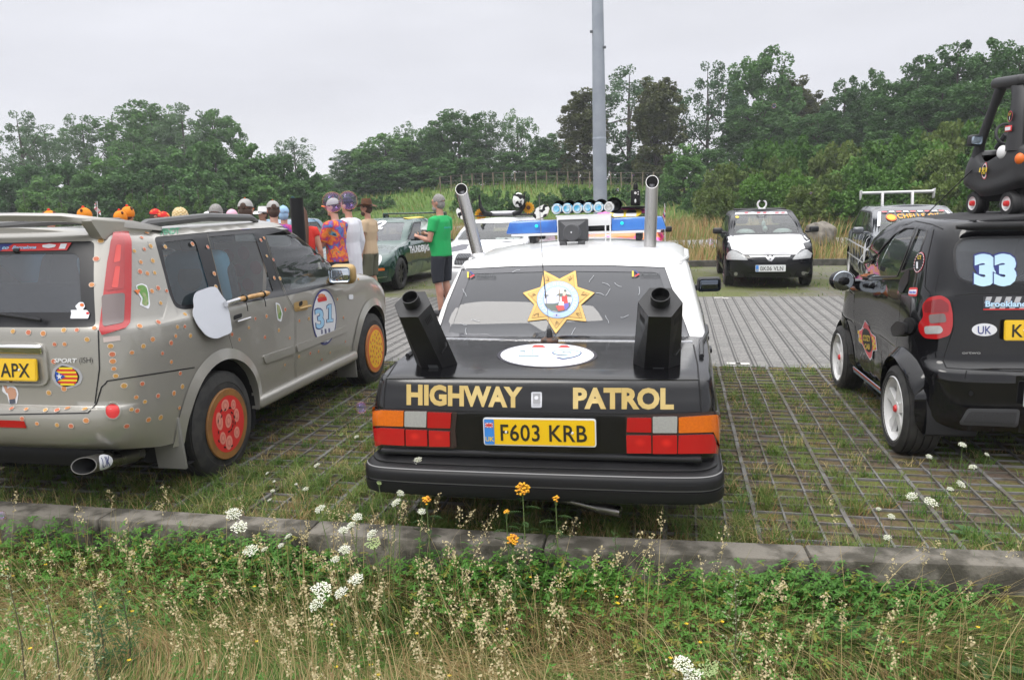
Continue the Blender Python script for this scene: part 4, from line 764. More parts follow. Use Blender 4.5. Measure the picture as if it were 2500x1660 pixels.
        L.line([(x0 - 2, y0), (x0 + 27, y0)], 'cam', .012, -.013, mb, mi=0, step=6); L.shape(ell2(x0 + 13, y0 - 9, 5.5, 6, 16), 'cam', -.013, mb, 4, 4); mb.build('pennant', [mat('pennant_white', (.6, .62, .66), .6), mat('pennant_blue', (.1, .13, .3), .6), mat('pennant_green', (.05, .3, .15), .6), mat('pennant_red', (.55, .12, .12), .6), clear_lens], root)
    sc_ = MB(); rn = random.Random(9)
    for (x, y) in [(1130, 705), (1150, 780), (1138, 800), (1450, 672), (1470, 690), (1490, 705), (1455, 715), (1500, 690), (1478, 770), (1405, 800), (1120, 790), (1560, 700), (1515, 775), (1250, 665)]:
        a = rn.uniform(0, 3.1); p = [(x, y)]
        for j in range(3): a += rn.uniform(-.6, .6); p.append((p[-1][0] + 7 * cos(a), p[-1][1] + 7 * sin(a)))
        L.line(p, 'cam', .0022, .0005, sc_, step=4)
    sc_.build('glass_scratches', mat('scratch', (.5, .52, .55), .6), root)
    # aerial on its magnet foot
    b0 = Vector(L.at([(1342, 832)], 'cam')[0]); e = MB(); e.lathe([(.001, .022), (.03, .022), (.052, .012), (.055, 0)], b0, (0, -.05, 1), 24); ao = e.build('aerial', mat('rust_black', (.03, .022, .018), .6, col2=(.10, .045, .025), nscale=25), root)
    t0 = b0 + Vector((0, 0, .02)); t1 = Vector(y3(1331, 640, 4.68)) - root.location; t2 = Vector(y3(1325, 480, 4.64)) - root.location; MB().lathe([(.02, 0), (.016, .04), (.008, .055)], t0, (0, 0, 1), 12).build('aerial_foot', black_trim, ao); MB().tube([t0 + Vector((0, 0, .05)), t1, t2], .0018, 5).build('whip', mat('wire_grey', (.3, .28, .27), .4, .6), ao)
    m0 = t0.lerp(t1, .52); m1 = t0.lerp(t1, .98); MB().tube([m0, m0.lerp(m1, .2), m1], [.006, .0045, .003], 6).build('coil', black_trim, ao)
    # roof kit: two stacks, light bar, spot lamps on a frame, horn
    for base, tp in (((1173, 622), (1134, 462)), ((1592, 617), (1600, 450))):
        a = Vector(g3(*base, 1.365)) - root.location; tpw = Vector(y3(*tp, root.location.y + a.y - .02)) - root.location; d = (tpw - a).normalized(); ln = (tpw - a).length + .03; a = a - d * .02; r0 = .043
        mb = MB(); x, y, _ = frame(d); cd = (Vector(_C) - root.location - tpw); cd = (cd - d * cd.dot(d)).normalized(); n = 28
        def ring(r, h, cut, off=0): return [a + d * (h - cut * (x * cos(t) + y * sin(t)).dot(cd) * r) + x * (r * cos(t)) + y * (r * sin(t)) + d * off for t in [2 * PI * i / n for i in range(n)]]
        V = ring(r0, .02, 0) + ring(r0, ln, 1.0) + ring(r0 - .003, ln, 1.0) + ring(r0 - .003, ln - .12, 1.0); mb.add(V[:3 * n], [(j * n + i, j * n + (i + 1) % n, (j + 1) * n + (i + 1) % n, (j + 1) * n + i) for j in range(2) for i in range(n)], 0); mb.add(V[2 * n:], [(i, (i + 1) % n, n + (i + 1) % n, n + i) for i in range(n)] + [tuple(range(n, 2 * n))], 1)
        mb.lathe([(.062, -.004), (.06, .004), (.046, .022), (.042, .022)], a + d * .02, (d * .3 + Vector((0, 0, 1))).normalized(), 24, 0)
        q = a + d * (ln - .055); mb.lathe([(.016, 0), (.018, .0), (.018, .1), (.013, .1)], q + cd * .005 - d * .06, d, 16, 2); mb.build('exhaust_stack', [steel, inside_dark, mat('pipe_grey', (.25, .25, .27), .35, .7)], root, 35)
    lb = empty('light_bar', (.022, 2.42, 1.43), 0, root); lb.rotation_euler = (0, 0, 0)
    MB().box((0, 0, .065), (1.12, .24, .02), .006).build('base_rail', white_plastic, lb)
    for s in (-1, 1): MB().box((s * .40, 0, .03), (.05, .18, .06), .01).build('foot', black_trim, lb)
    blue = mat('blue_dome', (.015, .10, .42), .12, 0, 1, col2=(.03, .17, .55), nscale=5)
    for s in (-1, 1):
        mb = MB(); mb.box((s * .40, 0, .122), (.40, .25, .095), .012, None, 3, (1, .9)); V = np.array(mb.v); end = (np.abs(V[:, 0]) > .55); V[end, 0] -= s * np.clip((V[end, 2] - .08) * .35, 0, .05); mb.v = [tuple(v) for v in V]; o = mb.build('blue_lens', blue, lb)
        q = MB(); q.lathe([(.001, 0), (.01, .0), (.013, .006), (.01, .012)], (s * .32 - .04, -.122, .13), (0, -1, 0), 12); q.build('bulb_glow', mat('teal_lamp', (.02, .4, .4), .3, emit=(.02, .8, .75), estr=.8), o)
    MB().box((0, .02, .105), (.42, .16, .06), .01).build('centre_box', black_trim, lb)
    fr = empty('lamp_frame', (.03, 2.30, 1.41), 0, root); mb = MB(); x0, x1 = -.205, .185
    for x in (x0, x0 + .035, x1 - .035, x1): mb.box((x, 0, .09), (.011, .012, .18), .002)
    for x in (x0 + .0175, x1 - .0175): mb.box((x, 0, .065), (.035, .012, .011), .002)
    mb.box(((x0 + x1) / 2, 0, .175), (x1 - x0 + .015, .02, .075), .006).box(((x0 + x1) / 2, .02, .216), (x1 - x0 + .03, .06, .012), .004); mb.build('bracket', white_plastic, fr)
    cover = mat('blue_cover', (.08, .42, .68), .25, 0, 1, col2=(.4, .62, .75), nscale=18)
    for i in range(6):
        x = -.212 + i * .078; sp = MB(); z = .27; r_ = .04; hr = .05 if i < 5 else .058
        sp.lathe([(.001, .11), (hr * .7, .10), (hr, .055), (hr, .03)], (x + .015 + (.018 if i == 5 else 0), .03, z + .012), (0, 1, 0), 24, 0); sp.lathe([(r_, .05), (r_, .0), (r_ - .006, -.012), (r_ * .62, -.008), (r_ * .55, -.022), (r_ * .3, -.018), (.001, -.016)], (x, 0, z), (0, 1, 0), 28, 1)
        for j in range(4): a = R_(45 + 90 * j); sp.box((x + cos(a) * r_ * .92, -.006, z + sin(a) * r_ * .92), (.01, .014, .01), .002, None, 1); 
        o = sp.build('spot_lamp', [black_trim, cover if i < 5 else clear_lens], root); o.location = fr.location; MB().lathe([(r_ * .9, -.0135), (r_ * .64, -.0105)], (x, 0, z), (0, 1, 0), 28).build('rim_ring', white_plastic, o)
    hn = MB(); hn.box((0, .05, .085), (.20, .02, .145), .008, None, 2); 
    V = [(sx * .095, .05, .085 + sz * .068) for sx, sz in ((-1, -1), (1, -1), (1, 1), (-1, 1))] + [(.055 * cos(t), -.02, .075 + .055 * sin(t)) for t in [R_(225 + 90 * i) for i in range(4)]]; hn.add(V, [(0, 1, 5, 4), (1, 2, 6, 5), (2, 3, 7, 6), (3, 0, 4, 7)])
    hn.lathe([(.001, .0), (.05, .002), (.057, .012), (.057, .07)], (0, -.065, .075), (0, 1, 0), 32).lathe([(.001, -.002), (.006, -.001), (.006, .004)], (0, -.066, .078), (0, 1, 0), 10, 1)
    for s in (-1, 1): hn.box((s * .06, -.02, .006), (.045, .05, .028), .006)
    o = hn.build('loudspeaker_horn', [plastic_grey, chrome], root); o.location = Vector(y3(1404, 585, root.location.y + 2.05)) - root.location; o.location.z = 1.432; o.scale = (1.1, 1, 1.1)
    for s in (1, -1):
        mb = MB(); mb.box((s * .965, 3.27, .99), (.20, .09, .125), .03, (0, 0, s * .1), 3); mb.box((s * .84, 3.31, .96), (.12, .05, .05), .015); o = mb.build('door_mirror', black_trim, root); MB().box((s * .967, 3.222, .99), (.175, .012, .10), .02, (0, 0, s * .1), 3).build('mirror_glass', mat('dark_mirror', (.12, .14, .17), .05, 1), o)
        for y in (1.32, 1.75): MB().box((s * .885, y, .80), (.045, .10, .035), .012).build('door_handle', black_trim, root)
        P = L.at([(.5, .60), (2.0, .60), (3.6, .60)], 'R', .008); P[:, 0] *= s; MB().tube(P, .012, 6).build('side_strip', black_trim, root)
    for (y, z) in (wa, wf):
        for s in (1, -1): wheel(root, (s * .86, y, z), .31, .19, s, .19, 'dish', steel)
    wells(root, [wa, wf], .85, .36); MB().box((0, 2.3, .34), (1.3, 4.2, .12)).build('underbody', inside_dark, root)
    cabin(root, .74, 1.25, 3.3, .42, [(0, 1.85, 1.3, .62), (-.37, 2.65, .5, .5), (.37, 2.65, .5, .5)], (3.1, .88))
    MB().box((0, 1.38, .90), (1.35, .42, .02), .005).build('parcel_shelf', mat('shelf_grey', (.06, .06, .065), .9), root)
    # two black hexagonal stoves standing on the boot lid
    for nm, bc, R0, tpx, Rt, lab in (('metal_stove', (-1.265, 3.985), .118, (1007, 743), .098, 'black hexagonal sheet metal stove leaning outwards on the boot beside the pizza car'), ('metal_stove', (-.092, 4.015), .122, (1612, 738), .105, 'black hexagonal sheet metal stove in front of the FRANCE pennant on the black boot lid')):
        tc_ = Vector(y3(*tpx, bc[1] - .27)); dz = .872; base = Vector((bc[0], bc[1], dz)); ax = (tc_ - base).normalized(); so = empty(nm, base, label=lab, cat='stove', group='stoves on the boot lid'); n_ = Vector((ax.x * .5, -.66, .76)).normalized(); u = Vector((1, 0, 0)); u = (u - n_ * u.dot(n_)).normalized(); v = n_.cross(u)
        hexa = [R_(60 * i) for i in range(6)]; Vb = [Vector((R0 * cos(a), R0 * .88 * sin(a), 0)) for a in hexa]; Vt = [tc_ - base + u * (Rt * cos(a)) + v * (Rt * sin(a)) for a in hexa]
        mb = MB(); mb.add(Vb + Vt, [(i, (i + 1) % 6, 6 + (i + 1) % 6, 6 + i) for i in range(6)] + [tuple(range(6, 12)), tuple(range(6))[::-1]])
        mb.build('body', mat('stove_black', (.012, .012, .013), .42, rvar=.12, nscale=7), so, 20)
        fl = MB(); r1 = Rt * .44; fl.lathe([(r1, -.01), (r1, .05), (r1 - .004, .05), (r1 - .004, -.006)], tc_ - base + v * Rt * .05, n_, 32); fl.lathe([(r1 - .004, .0), (.001, .0)], tc_ - base + v * Rt * .05, n_, 32, 1); fl.build('flue', [mat('stove_black'), inside_dark], so, 40)
        def pan(i, s_, t_): # point on side panel i
            a, b, c_, d_ = Vb[i], Vb[(i + 1) % 6], Vt[(i + 1) % 6], Vt[i]; p = (a * (1 - s_) + b * s_) * (1 - t_) + (d_ * (1 - s_) + c_ * s_) * t_; n2 = (b - a).cross(d_ - a).normalized(); return p + n2 * .002
        vt = MB()
        for i in (3, 5):
            for k in range(5): s0 = .28 + k * .1; vt.add([pan(i, s0, .80), pan(i, s0 + .045, .80), pan(i, s0 + .045, .90), pan(i, s0, .90)], [(0, 1, 2, 3)])
        vt.build('vent_slots', inside_dark, so); pl = MB(); pl.add([pan(4, .36, .02), pan(4, .82, .02), pan(4, .82, .10), pan(4, .36, .10)], [(0, 1, 2, 3)]); pl.build('type_plate', mat('alu_plate', (.32, .33, .34), .35, .7), so)
        hk = [pan(5, .35, .30), pan(5, .35, .30) + Vector((.012, -.02, .004)), pan(5, .7, .38) + Vector((.014, -.018, 0)), pan(5, .85, .42)]; MB().tube(hk, .004, 6).build('latch', black_trim, so)
    return root
SEDAN = make_sedan()
# ================================================================== tiny black city car with a toy car on its roof
def make_citycar():
    root = empty('city_car', (2.29, 5.13, 0), R_(2.4), label='tiny glossy black two seater with white wheels and 33 on its rear window', cat='car')
    NF = 9; black = mat('deep_black_paint', (.006, .006, .007), .07, 0, 0, .55)
    L = Loft([
        row(.25, [0, .42, .60, .68, .70, .68, .68, .62, .40, 0], [.06, .07, .10, .18, .4, 1.25, 2.0, 2.3, 2.42, 2.45]),
        row(.34, [0, .44, .65, .735, .755, .71, .73, .68, .43, 0], [0, .01, .05, .15, .4, 1.25, 2.0, 2.35, 2.47, 2.5]),
        row(.62, [0, .44, .66, .745, .77, .725, .75, .69, .44, 0], [0, .01, .045, .15, .4, 1.25, 2.0, 2.35, 2.47, 2.5]),
        row(.66, [0, .44, .65, .742, .768, .725, .75, .685, .435, 0], [.05, .055, .075, .165, .4, 1.25, 2.0, 2.33, 2.45, 2.48], [.66] * 7 + [.65] * 3),
        row(.70, [0, .44, .64, .735, .775, .74, .775, .69, .43, 0], [.075, .08, .10, .185, .41, 1.25, 2.0, 2.3, 2.42, 2.45], [.70] * 7 + [.70] * 3),
        row(.90, [0, .44, .63, .72, .762, .755, .775, .67, .41, 0], [.09, .095, .115, .20, .42, 1.25, 1.97, 2.2, 2.32, 2.35], [.90] * 7 + [.82] * 3),
        row(1.05, [0, .43, .61, .70, .745, .75, .75, .64, .39, 0], [.11, .115, .135, .22, .45, 1.25, 1.96, 2.12, 2.2, 2.22], [1.08] * 4 + [1.06, 1.03, 1.0, .93, .94, .95]),
        row(1.09, [0, .425, .60, .69, .735, .735, .72, .61, .37, 0], [.12, .125, .145, .23, .46, 1.25, 1.92, 2.03, 2.11, 2.13], [1.12] * 4 + [1.10, 1.06, 1.03, 1.01, 1.03, 1.04]),
        row(1.34, [0, .40, .565, .645, .685, .69, .675, .59, .36, 0], [.17, .175, .195, .275, .5, 1.25, 1.68, 1.77, 1.84, 1.86]),
        row(1.49, [0, .37, .525, .595, .625, .63, .61, .53, .33, 0], [.21, .215, .235, .32, .55, 1.15, 1.42, 1.49, 1.55, 1.57]),
        row(1.535, [0, .35, .495, .555, .572, .565, .545, .48, .31, 0], [.24, .245, .265, .35, .58, 1.1, 1.31, 1.37, 1.43, 1.45]),
        row(1.55, [0, .32, .45, .505, .52, .515, .50, .44, .29, 0], [.28, .285, .305, .39, .61, 1.06, 1.22, 1.28, 1.33, 1.35])])
    see(L, root, -7, .5); L.view('B', (0, 2), -3.4, 3.4); L.view('R', (1, 2), 3, 7.3); L.view('L', (1, 2), -7.3, -3); L.view('F', (0, 2), 6, 12); B = L.M - 1
    wa, wf = (.42, .295), (2.21, .285); ar = [arch(L, *wa, .35, 'R'), arch(L, *wf, .34, 'R')]; al = [a * [-1, 1] for a in ar]; sh = [2 * NF, 0]
    gl = L.poly(rrect(-.585, 1.175, .585, 1.445, .1, 6), 'B'); tl = L.poly(rpoly([(2257, 745), (2272, 727), (2300, 722), (2318, 732), (2325, 765), (2325, 795), (2318, 818), (2290, 828), (2262, 826), (2249, 810), (2248, 790), (2260, 775)], 8), 'cam', 8); tr = tl * [-1, 1]
    dw = L.poly(rpoly([(2116, 678), (2126, 645), (2158, 600), (2185, 572), (2212, 556), (2236, 556), (2191, 675)], 4), 'cam', 10); qw = L.poly(rpoly([(2243, 557), (2264, 563), (2232, 655), (2200, 664)], 4), 'cam', 8)
    dw2, qw2 = dw * [-1, 1], qw * [-1, 1]; ws = L.poly(rpoly([(-.52, 1.08), (.52, 1.08), (.46, 1.46), (-.46, 1.46)], .04), 'F'); lp = L.poly(ell2(.52, .74, .11, .08, 24), 'F'); lp2 = np.stack([2 * NF - lp[:, 0], lp[:, 1]], 1)
    door = L.poly([(2114, 684), (2104, 690), (2086, 700), (2084, 760), (2090, 870), (2108, 905), (2140, 930), (2172, 928), (2181, 900), (2194, 800), (2200, 720), (2196, 682)], 'cam', 12)
    mb = MB(); L.region(L.rect(-4, 4, 0, B), [gl, tl, tr, qw, qw2, dw, dw2, door] + ar + al, mb=mb, du=.17); L.region(L.rect(4, 7, 0, B), [dw2, qw2] + ar, mb=mb); L.region(L.rect(-7, -4, 0, B), [dw, qw, door] + al, mb=mb)
    L.region(L.rect(7, 11, 0, B), [ws, lp, lp2, dw2, dw + sh, door + sh] + ar + [a + sh for a in al], mb=mb); L.cap(0, 9, .025, mb=mb, mi=1); weld(mb.build('body', [black, mat('roof_fabric', (.022, .022, .024), .85, bump=.1, bscale=90)], root, 35))
    c = door.mean(0); d = MB(); L.region(c + (door - c) * .99, rim=.012, mb=d); d.build('door', black, root, 35); L.line(None, None, .012, -.006, uv=door, closed=True).build('panel_gap', inside_dark, root)
    L.region(gl, off=-.004).build('rear_window', dark_glass, root); L.line(None, None, .014, .001, uv=gl, closed=True).build('window_seal', black_trim, root)
    for g_ in (dw, dw2, qw, qw2): L.region(g_, off=-.006).build('side_window', car_glass, root); L.line(None, None, .016, .002, uv=g_, closed=True, h=.004).build('window_seal', black_trim, root)
    L.region(ws, off=-.006).build('windscreen', car_glass, root)
    for l_ in (lp, lp2): L.region(l_, off=.004).build('headlight', clear_lens, root)
    for s, t in ((1, tl), (-1, tr)):
        o = L.region(t, off=.018, rim=.03, fine=.025).build('tail_lamp', red_lens, root)
        if s > 0:
            for p, m in (([(2272, 769), (2308, 765), (2311, 786), (2275, 790)], mat('smoke_lens', (.2, .15, .14), .2, 0, 1)), ([(2262, 797), (2298, 795), (2304, 805), (2298, 814), (2264, 816)], clear_lens)): L.region(L.poly(rpoly(p, 6), 'cam', 6), off=.0205, fine=.02).build('lens_panel', m, o)
            L.region(L.poly(rpoly([(2264, 738), (2300, 730), (2316, 742), (2316, 762), (2262, 764)], 6), 'cam', 6), off=.0205, fine=.02).build('lens_panel', dark_red_lens, o)
    for (y, z), r, hw in ((wa, .35, .075), (wf, .34, .02)):
        for fl in (1, -1):
            n = 31; A_ = [R_(-10 + 200 * i / 30) for i in range(n)]; po = L.at([(y + (r + .09) * cos(a), max(.26, z + (r + .07) * sin(a))) for a in A_], 'R', .004); pm = L.at([(y + (r + .03) * cos(a), max(.25, z + (r + .02) * sin(a))) for a in A_], 'R', hw * .8); pi = L.at([(y + r * cos(a), max(.25, z + r * sin(a))) for a in A_], 'R', hw); pj = pi.copy(); pj[:, 0] -= .07
            for q in (po, pm, pi, pj): q[:, 0] *= fl
            m_ = MB(); m_.add(np.concatenate([po, pm, pi, pj]), [(a * n + i, (a + 1) * n + i, (a + 1) * n + i + 1, a * n + i + 1)[::fl] for a in range(3) for i in range(n - 1)]); m_.build('wheel_flare', black, root, 60)
    white = mat('wheel_white', (.75, .75, .75), .3, 0, .5)
    for (y, z), r, w_ in ((wa, .295, .23), (wf, .285, .19)):
        for s in (1, -1): wheel(root, (s * (.825 if y < 1 else .765), y, z), r, w_, s, r * .74, 'spoke', white, 5, red_vinyl)
    wells(root, [wa, wf], .74, .345); MB().box((0, 1.3, .25), (1.1, 2.0, .12)).build('underbody', inside_dark, root)
    sp = MB(); sp.tube([(x, .17 - .04 * (1 - (x / .6) ** 2), 1.515) for x in np.linspace(-.6, .6, 15)], [.012, .026] + [.03] * 11 + [.026, .012], 10, flat=1.0); sp.build('roof_spoiler', satin_black, root)
    MB().box((0, .125, 1.515), (.16, .02, .022), .004).build('brake_light', red_lens, root)
    for s in (1, -1):
        m_ = MB(); m_.ell((s * .855, 1.80, 1.02), (.105, .07, .085), 16, 10).tube([(s * .72, 1.85, .99), (s * .82, 1.82, 1.0)], .025, 8); o = m_.build('door_mirror', black, root); g_ = MB(); g_.lathe([(.001, 0), (.078, .0), (.082, -.01)], (s * .857, 1.738, 1.02), (0, -1, 0), 24); q = g_.build('mirror_glass', mirror_glass, o)
    hd = MB(); L.region(L.poly(rpoly([(2212, 663), (2222, 656), (2218, 690), (2204, 716), (2197, 712), (2196, 690)], 5), 'cam', 6), off=.006, rim=.008, fine=.02, mb=hd); hd.build('door_handle', satin_black, root)
    fu = MB(); L.region(L.poly(ell2(2222, 795, 14, 20, 20), 'cam', 5), off=.012, rim=.015, fine=.02, mb=fu); L.region(L.poly(rpoly([(2186, 800), (2202, 784), (2222, 790), (2222, 816), (2192, 822)], 6), 'cam', 6), off=.035, rim=.035, fine=.02, mb=fu); fu.build('air_intake', satin_black, root)
    gr = MB(); L.region(L.poly(rpoly([(2340, 1035), (2362, 997), (2490, 999), (2484, 1041)], 8), 'cam', 8), off=.006, rim=.01, fine=.03, mb=gr); gr.build('bumper_grille', plastic_grey, root); g2 = MB(); L.region(L.poly(rpoly([(2350, 1029), (2367, 1004), (2482, 1006), (2477, 1034)], 6), 'cam', 8), off=.008, fine=.03, mb=g2); g2.build('grille_mesh', mat('grille_mesh', (.02, .02, .022), .6, col2=(.035, .035, .038), nscale=300, ndet=0), root)
    L.region(L.poly(ell2(2370, 960, 6, 6.5, 16), 'cam', 3), off=.004, fine=.02).build('parking_sensor', satin_black, root); gp = MB()
    for p in ([(2325, 735), (2328, 800), (2302, 880), (2310, 898)], [(2310, 898), (2400, 904), (2499, 908)], [(2355, 925), (2360, 905)], [(2280, 560), (2262, 640), (2258, 700), (2275, 722)], [(2330, 722), (2370, 718), (2499, 716)], [(2302, 560), (2275, 548), (2235, 540), (2200, 552)]): L.line(p, 'cam', .007, .0015, gp, step=8)
    gp.build('panel_gap', inside_dark, root); L.region(L.poly(rpoly([(2370, 775), (2410, 764), (2499, 758), (2499, 768), (2420, 772)], 3), 'cam', 8), off=.012, rim=.012, fine=.03).build('gate_handle', black, root)
    # stickers and writing
    def put(s_, x, y, w_, h, m, nm='lettering', off=.004, bold=.03, rot=0, sk=0, mb=None, mi=None):
        V, F = text2d(s_, h, bold, 'FIT'); V = fitw(V, w_); V = np.stack([x + V[:, 0] + V[:, 1] * sk, y - V[:, 1] + V[:, 0] * rot], 1); m2 = mb or MB(); L.decal(V, [f[::-1] for f in F], 'cam', off, m2, mi); return m2 if mb else m2.build(nm, m, root)
    nb = MB()
    for x, o_ in ((2405, 0), (2453, .004)): put('3', x, 693, 60, 71, None, off=.001 + o_, bold=.10, mb=nb, mi=0); put('3', x, 691.5, 55, 68, None, off=.0025 + o_, bold=.075, mb=nb, mi=1)
    nb.build('number_sticker', [navy_vinyl, mat('pale_blue_vinyl', (.52, .74, .9), .35)], root)
    uk = MB(); L.shape(ell2(2403, 805, 31, 15.5, 28), 'cam', .003, uk, 0, 5); put('UK', 2403, 815, 33, 20, None, off=.0045, bold=.01, mb=uk, mi=1); uk.build('uk_sticker', [white_vinyl, navy_vinyl], root)
    bk = MB(); L.shape([(2400, 724), (2499, 722), (2520, 722), (2520, 756), (2400, 757)], 'cam', .002, bk, 0, 8)
    for i in range(5):
        for j in range(2): x, y = 2408 + i * 24 + 12 * j, 725 + j * 16; L.shape([(x, y), (x + 14, y - .5), (x + 8, y + 15), (x - 6, y + 15.5)], 'cam', .0032, bk, 1, 6)
    put('Brooklands', 2460, 749, 112, 15, None, off=.0045, bold=.06, mb=bk, mi=3); put('Brooklands', 2460, 748.5, 110, 14, None, off=.0055, bold=.035, mb=bk, mi=2); L.shape([(2400, 754), (2520, 753), (2520, 756), (2400, 757)], 'cam', .004, bk, 4, 8); bk.build('banner_sticker', [mat('sticker_charcoal', (.03, .03, .035), .4), mat('check_grey', (.45, .45, .47), .45), mat('pale_blue_vinyl'), navy_vinyl, red_vinyl], root)
    put('ortwo', 2371, 864, 45, 7, mat('badge_silver', (.4, .4, .4), .3, .5), 'badge_lettering', bold=.01)
    lt = MB(); E = lambda k: [(2245 + 12 * k * cos(t) + 5 * k * sin(t) * -1, 641 + 25 * k * sin(t)) for t in [2 * PI * i / 28 for i in range(28)]]; L.shape(E(1), 'cam', .003, lt, 0, 4); L.shape(E(.9), 'cam', .0042, lt, 1, 4)
    for i in range(20): a = 2 * PI * i / 20; L.shape(ell2(2245 + 10.8 * cos(a) - 4.6 * sin(a), 641 + 22.8 * sin(a), 1, 1.6, 6), 'cam', .005, lt, 2, 4)
    put('LT', 2247, 633, 9, 9, None, off=.0055, bold=.03, mb=lt, mi=3); put('1', 2241, 655, 4.5, 15, None, off=.0055, bold=.06, mb=lt, mi=4); lt.build('number_badge', [mat('badge_red', (.7, .1, .12), .4), satin_black, white_vinyl, yellow_vinyl, white_vinyl], root)
    lk = MB(); L.shape(rpoly([(2221, 702), (2242, 702), (2240, 724), (2218, 722)], 5), 'cam', .003, lk, 0, 4); L.shape(rpoly([(2221, 708), (2240, 707), (2238, 719), (2219, 718)], 3), 'cam', .0042, lk, 1, 4); put('little tikes', 2229.5, 716, 16, 5, None, off=.0055, bold=.05, mb=lk, mi=2); lk.build('logo_sticker', [red_vinyl, white_vinyl, mat('logo_blue', (.05, .1, .5), .4)], root)
    cs = MB(); Z = lambda p: cr(2000, 760, 4.126, p); out = [(465, 85), (500, 130), (530, 220), (575, 255), (590, 395), (545, 400), (535, 470), (518, 494), (480, 430), (440, 335), (405, 310), (397, 195), (430, 180)]
    L.shape(rpoly(Z(out), 2), 'cam', .003, cs, 0, 6); L.shape(rpoly([tuple(np.array(Z([(490, 290)])[0]) + (np.array(p) - np.array(Z([(490, 290)])[0])) * .93) for p in Z(out)], 2), 'cam', .0042, cs, 1, 6); L.shape(ell2(*Z([(490, 290)])[0], 11, 30, 24, .2 * -1), 'cam', .0054, cs, 2, 4)
    for (x, y) in [(402, 210), (420, 250), (412, 285), (430, 300), (545, 270), (560, 300), (550, 330), (570, 350), (556, 372)]: L.shape([(2000 + (x - 7) / 4.126, 760 + (y - 18) / 4.126), (2000 + (x + 9) / 4.126, 760 + (y - 14) / 4.126), (2000 + (x + 9) / 4.126, 760 + (y + 18) / 4.126), (2000 + (x - 7) / 4.126, 760 + (y + 14) / 4.126)], 'cam', .0054, cs, 3, 4)
    put('COZY', 2118, 832, 18, 14, None, off=.0068, bold=.02, rot=.12, mb=cs, mi=3); put('CAB', 2119, 852, 13, 13, None, off=.0068, bold=.02, rot=.12, mb=cs, mi=3)
    cs.build('crest_sticker', [white_vinyl, mat('badge_red'), satin_black, yellow_vinyl], root); ss = MB()
    ss.box((-.722, 1.32, .262), (.012, 1.0, .05), .004, (0, -.25, 0), 1); ss.mi = 1; ss.box((-.729, 1.32, .275), (.006, .96, .018), 0, (0, -.25, 0)); ss.build('sill_sticker', [mat('sill_blue', (.12, .22, .32), .5, col2=(.3, .36, .42), nscale=60), mat('sill_orange', (.5, .1, .03), .5)], root)
    dc = L.at([(2446, 805)], 'cam', .014)[0]; plate('number_plate', root, (dc[0] + .266, dc[1] - .012, dc[2]), (1, 0, 0), (0, .1, 1), 'KR51 CAB', plate_yellow, band=False)
    c0 = L.at([(2499, 962)], 'cam', .03)[0]; plate('small_plate', root, (c0[0] + .16, c0[1] - .01, c0[2]), (1, 0, 0), (0, 0, 1), 'LT 1', plate_white, w=.34, h=.13, band=False)
    cabin(root, .66, .5, 2.0, .4, [(-.32, 1.0, .48, .55), (.32, 1.0, .48, .55)], (1.75, .96))
    return root
CITY = make_citycar()

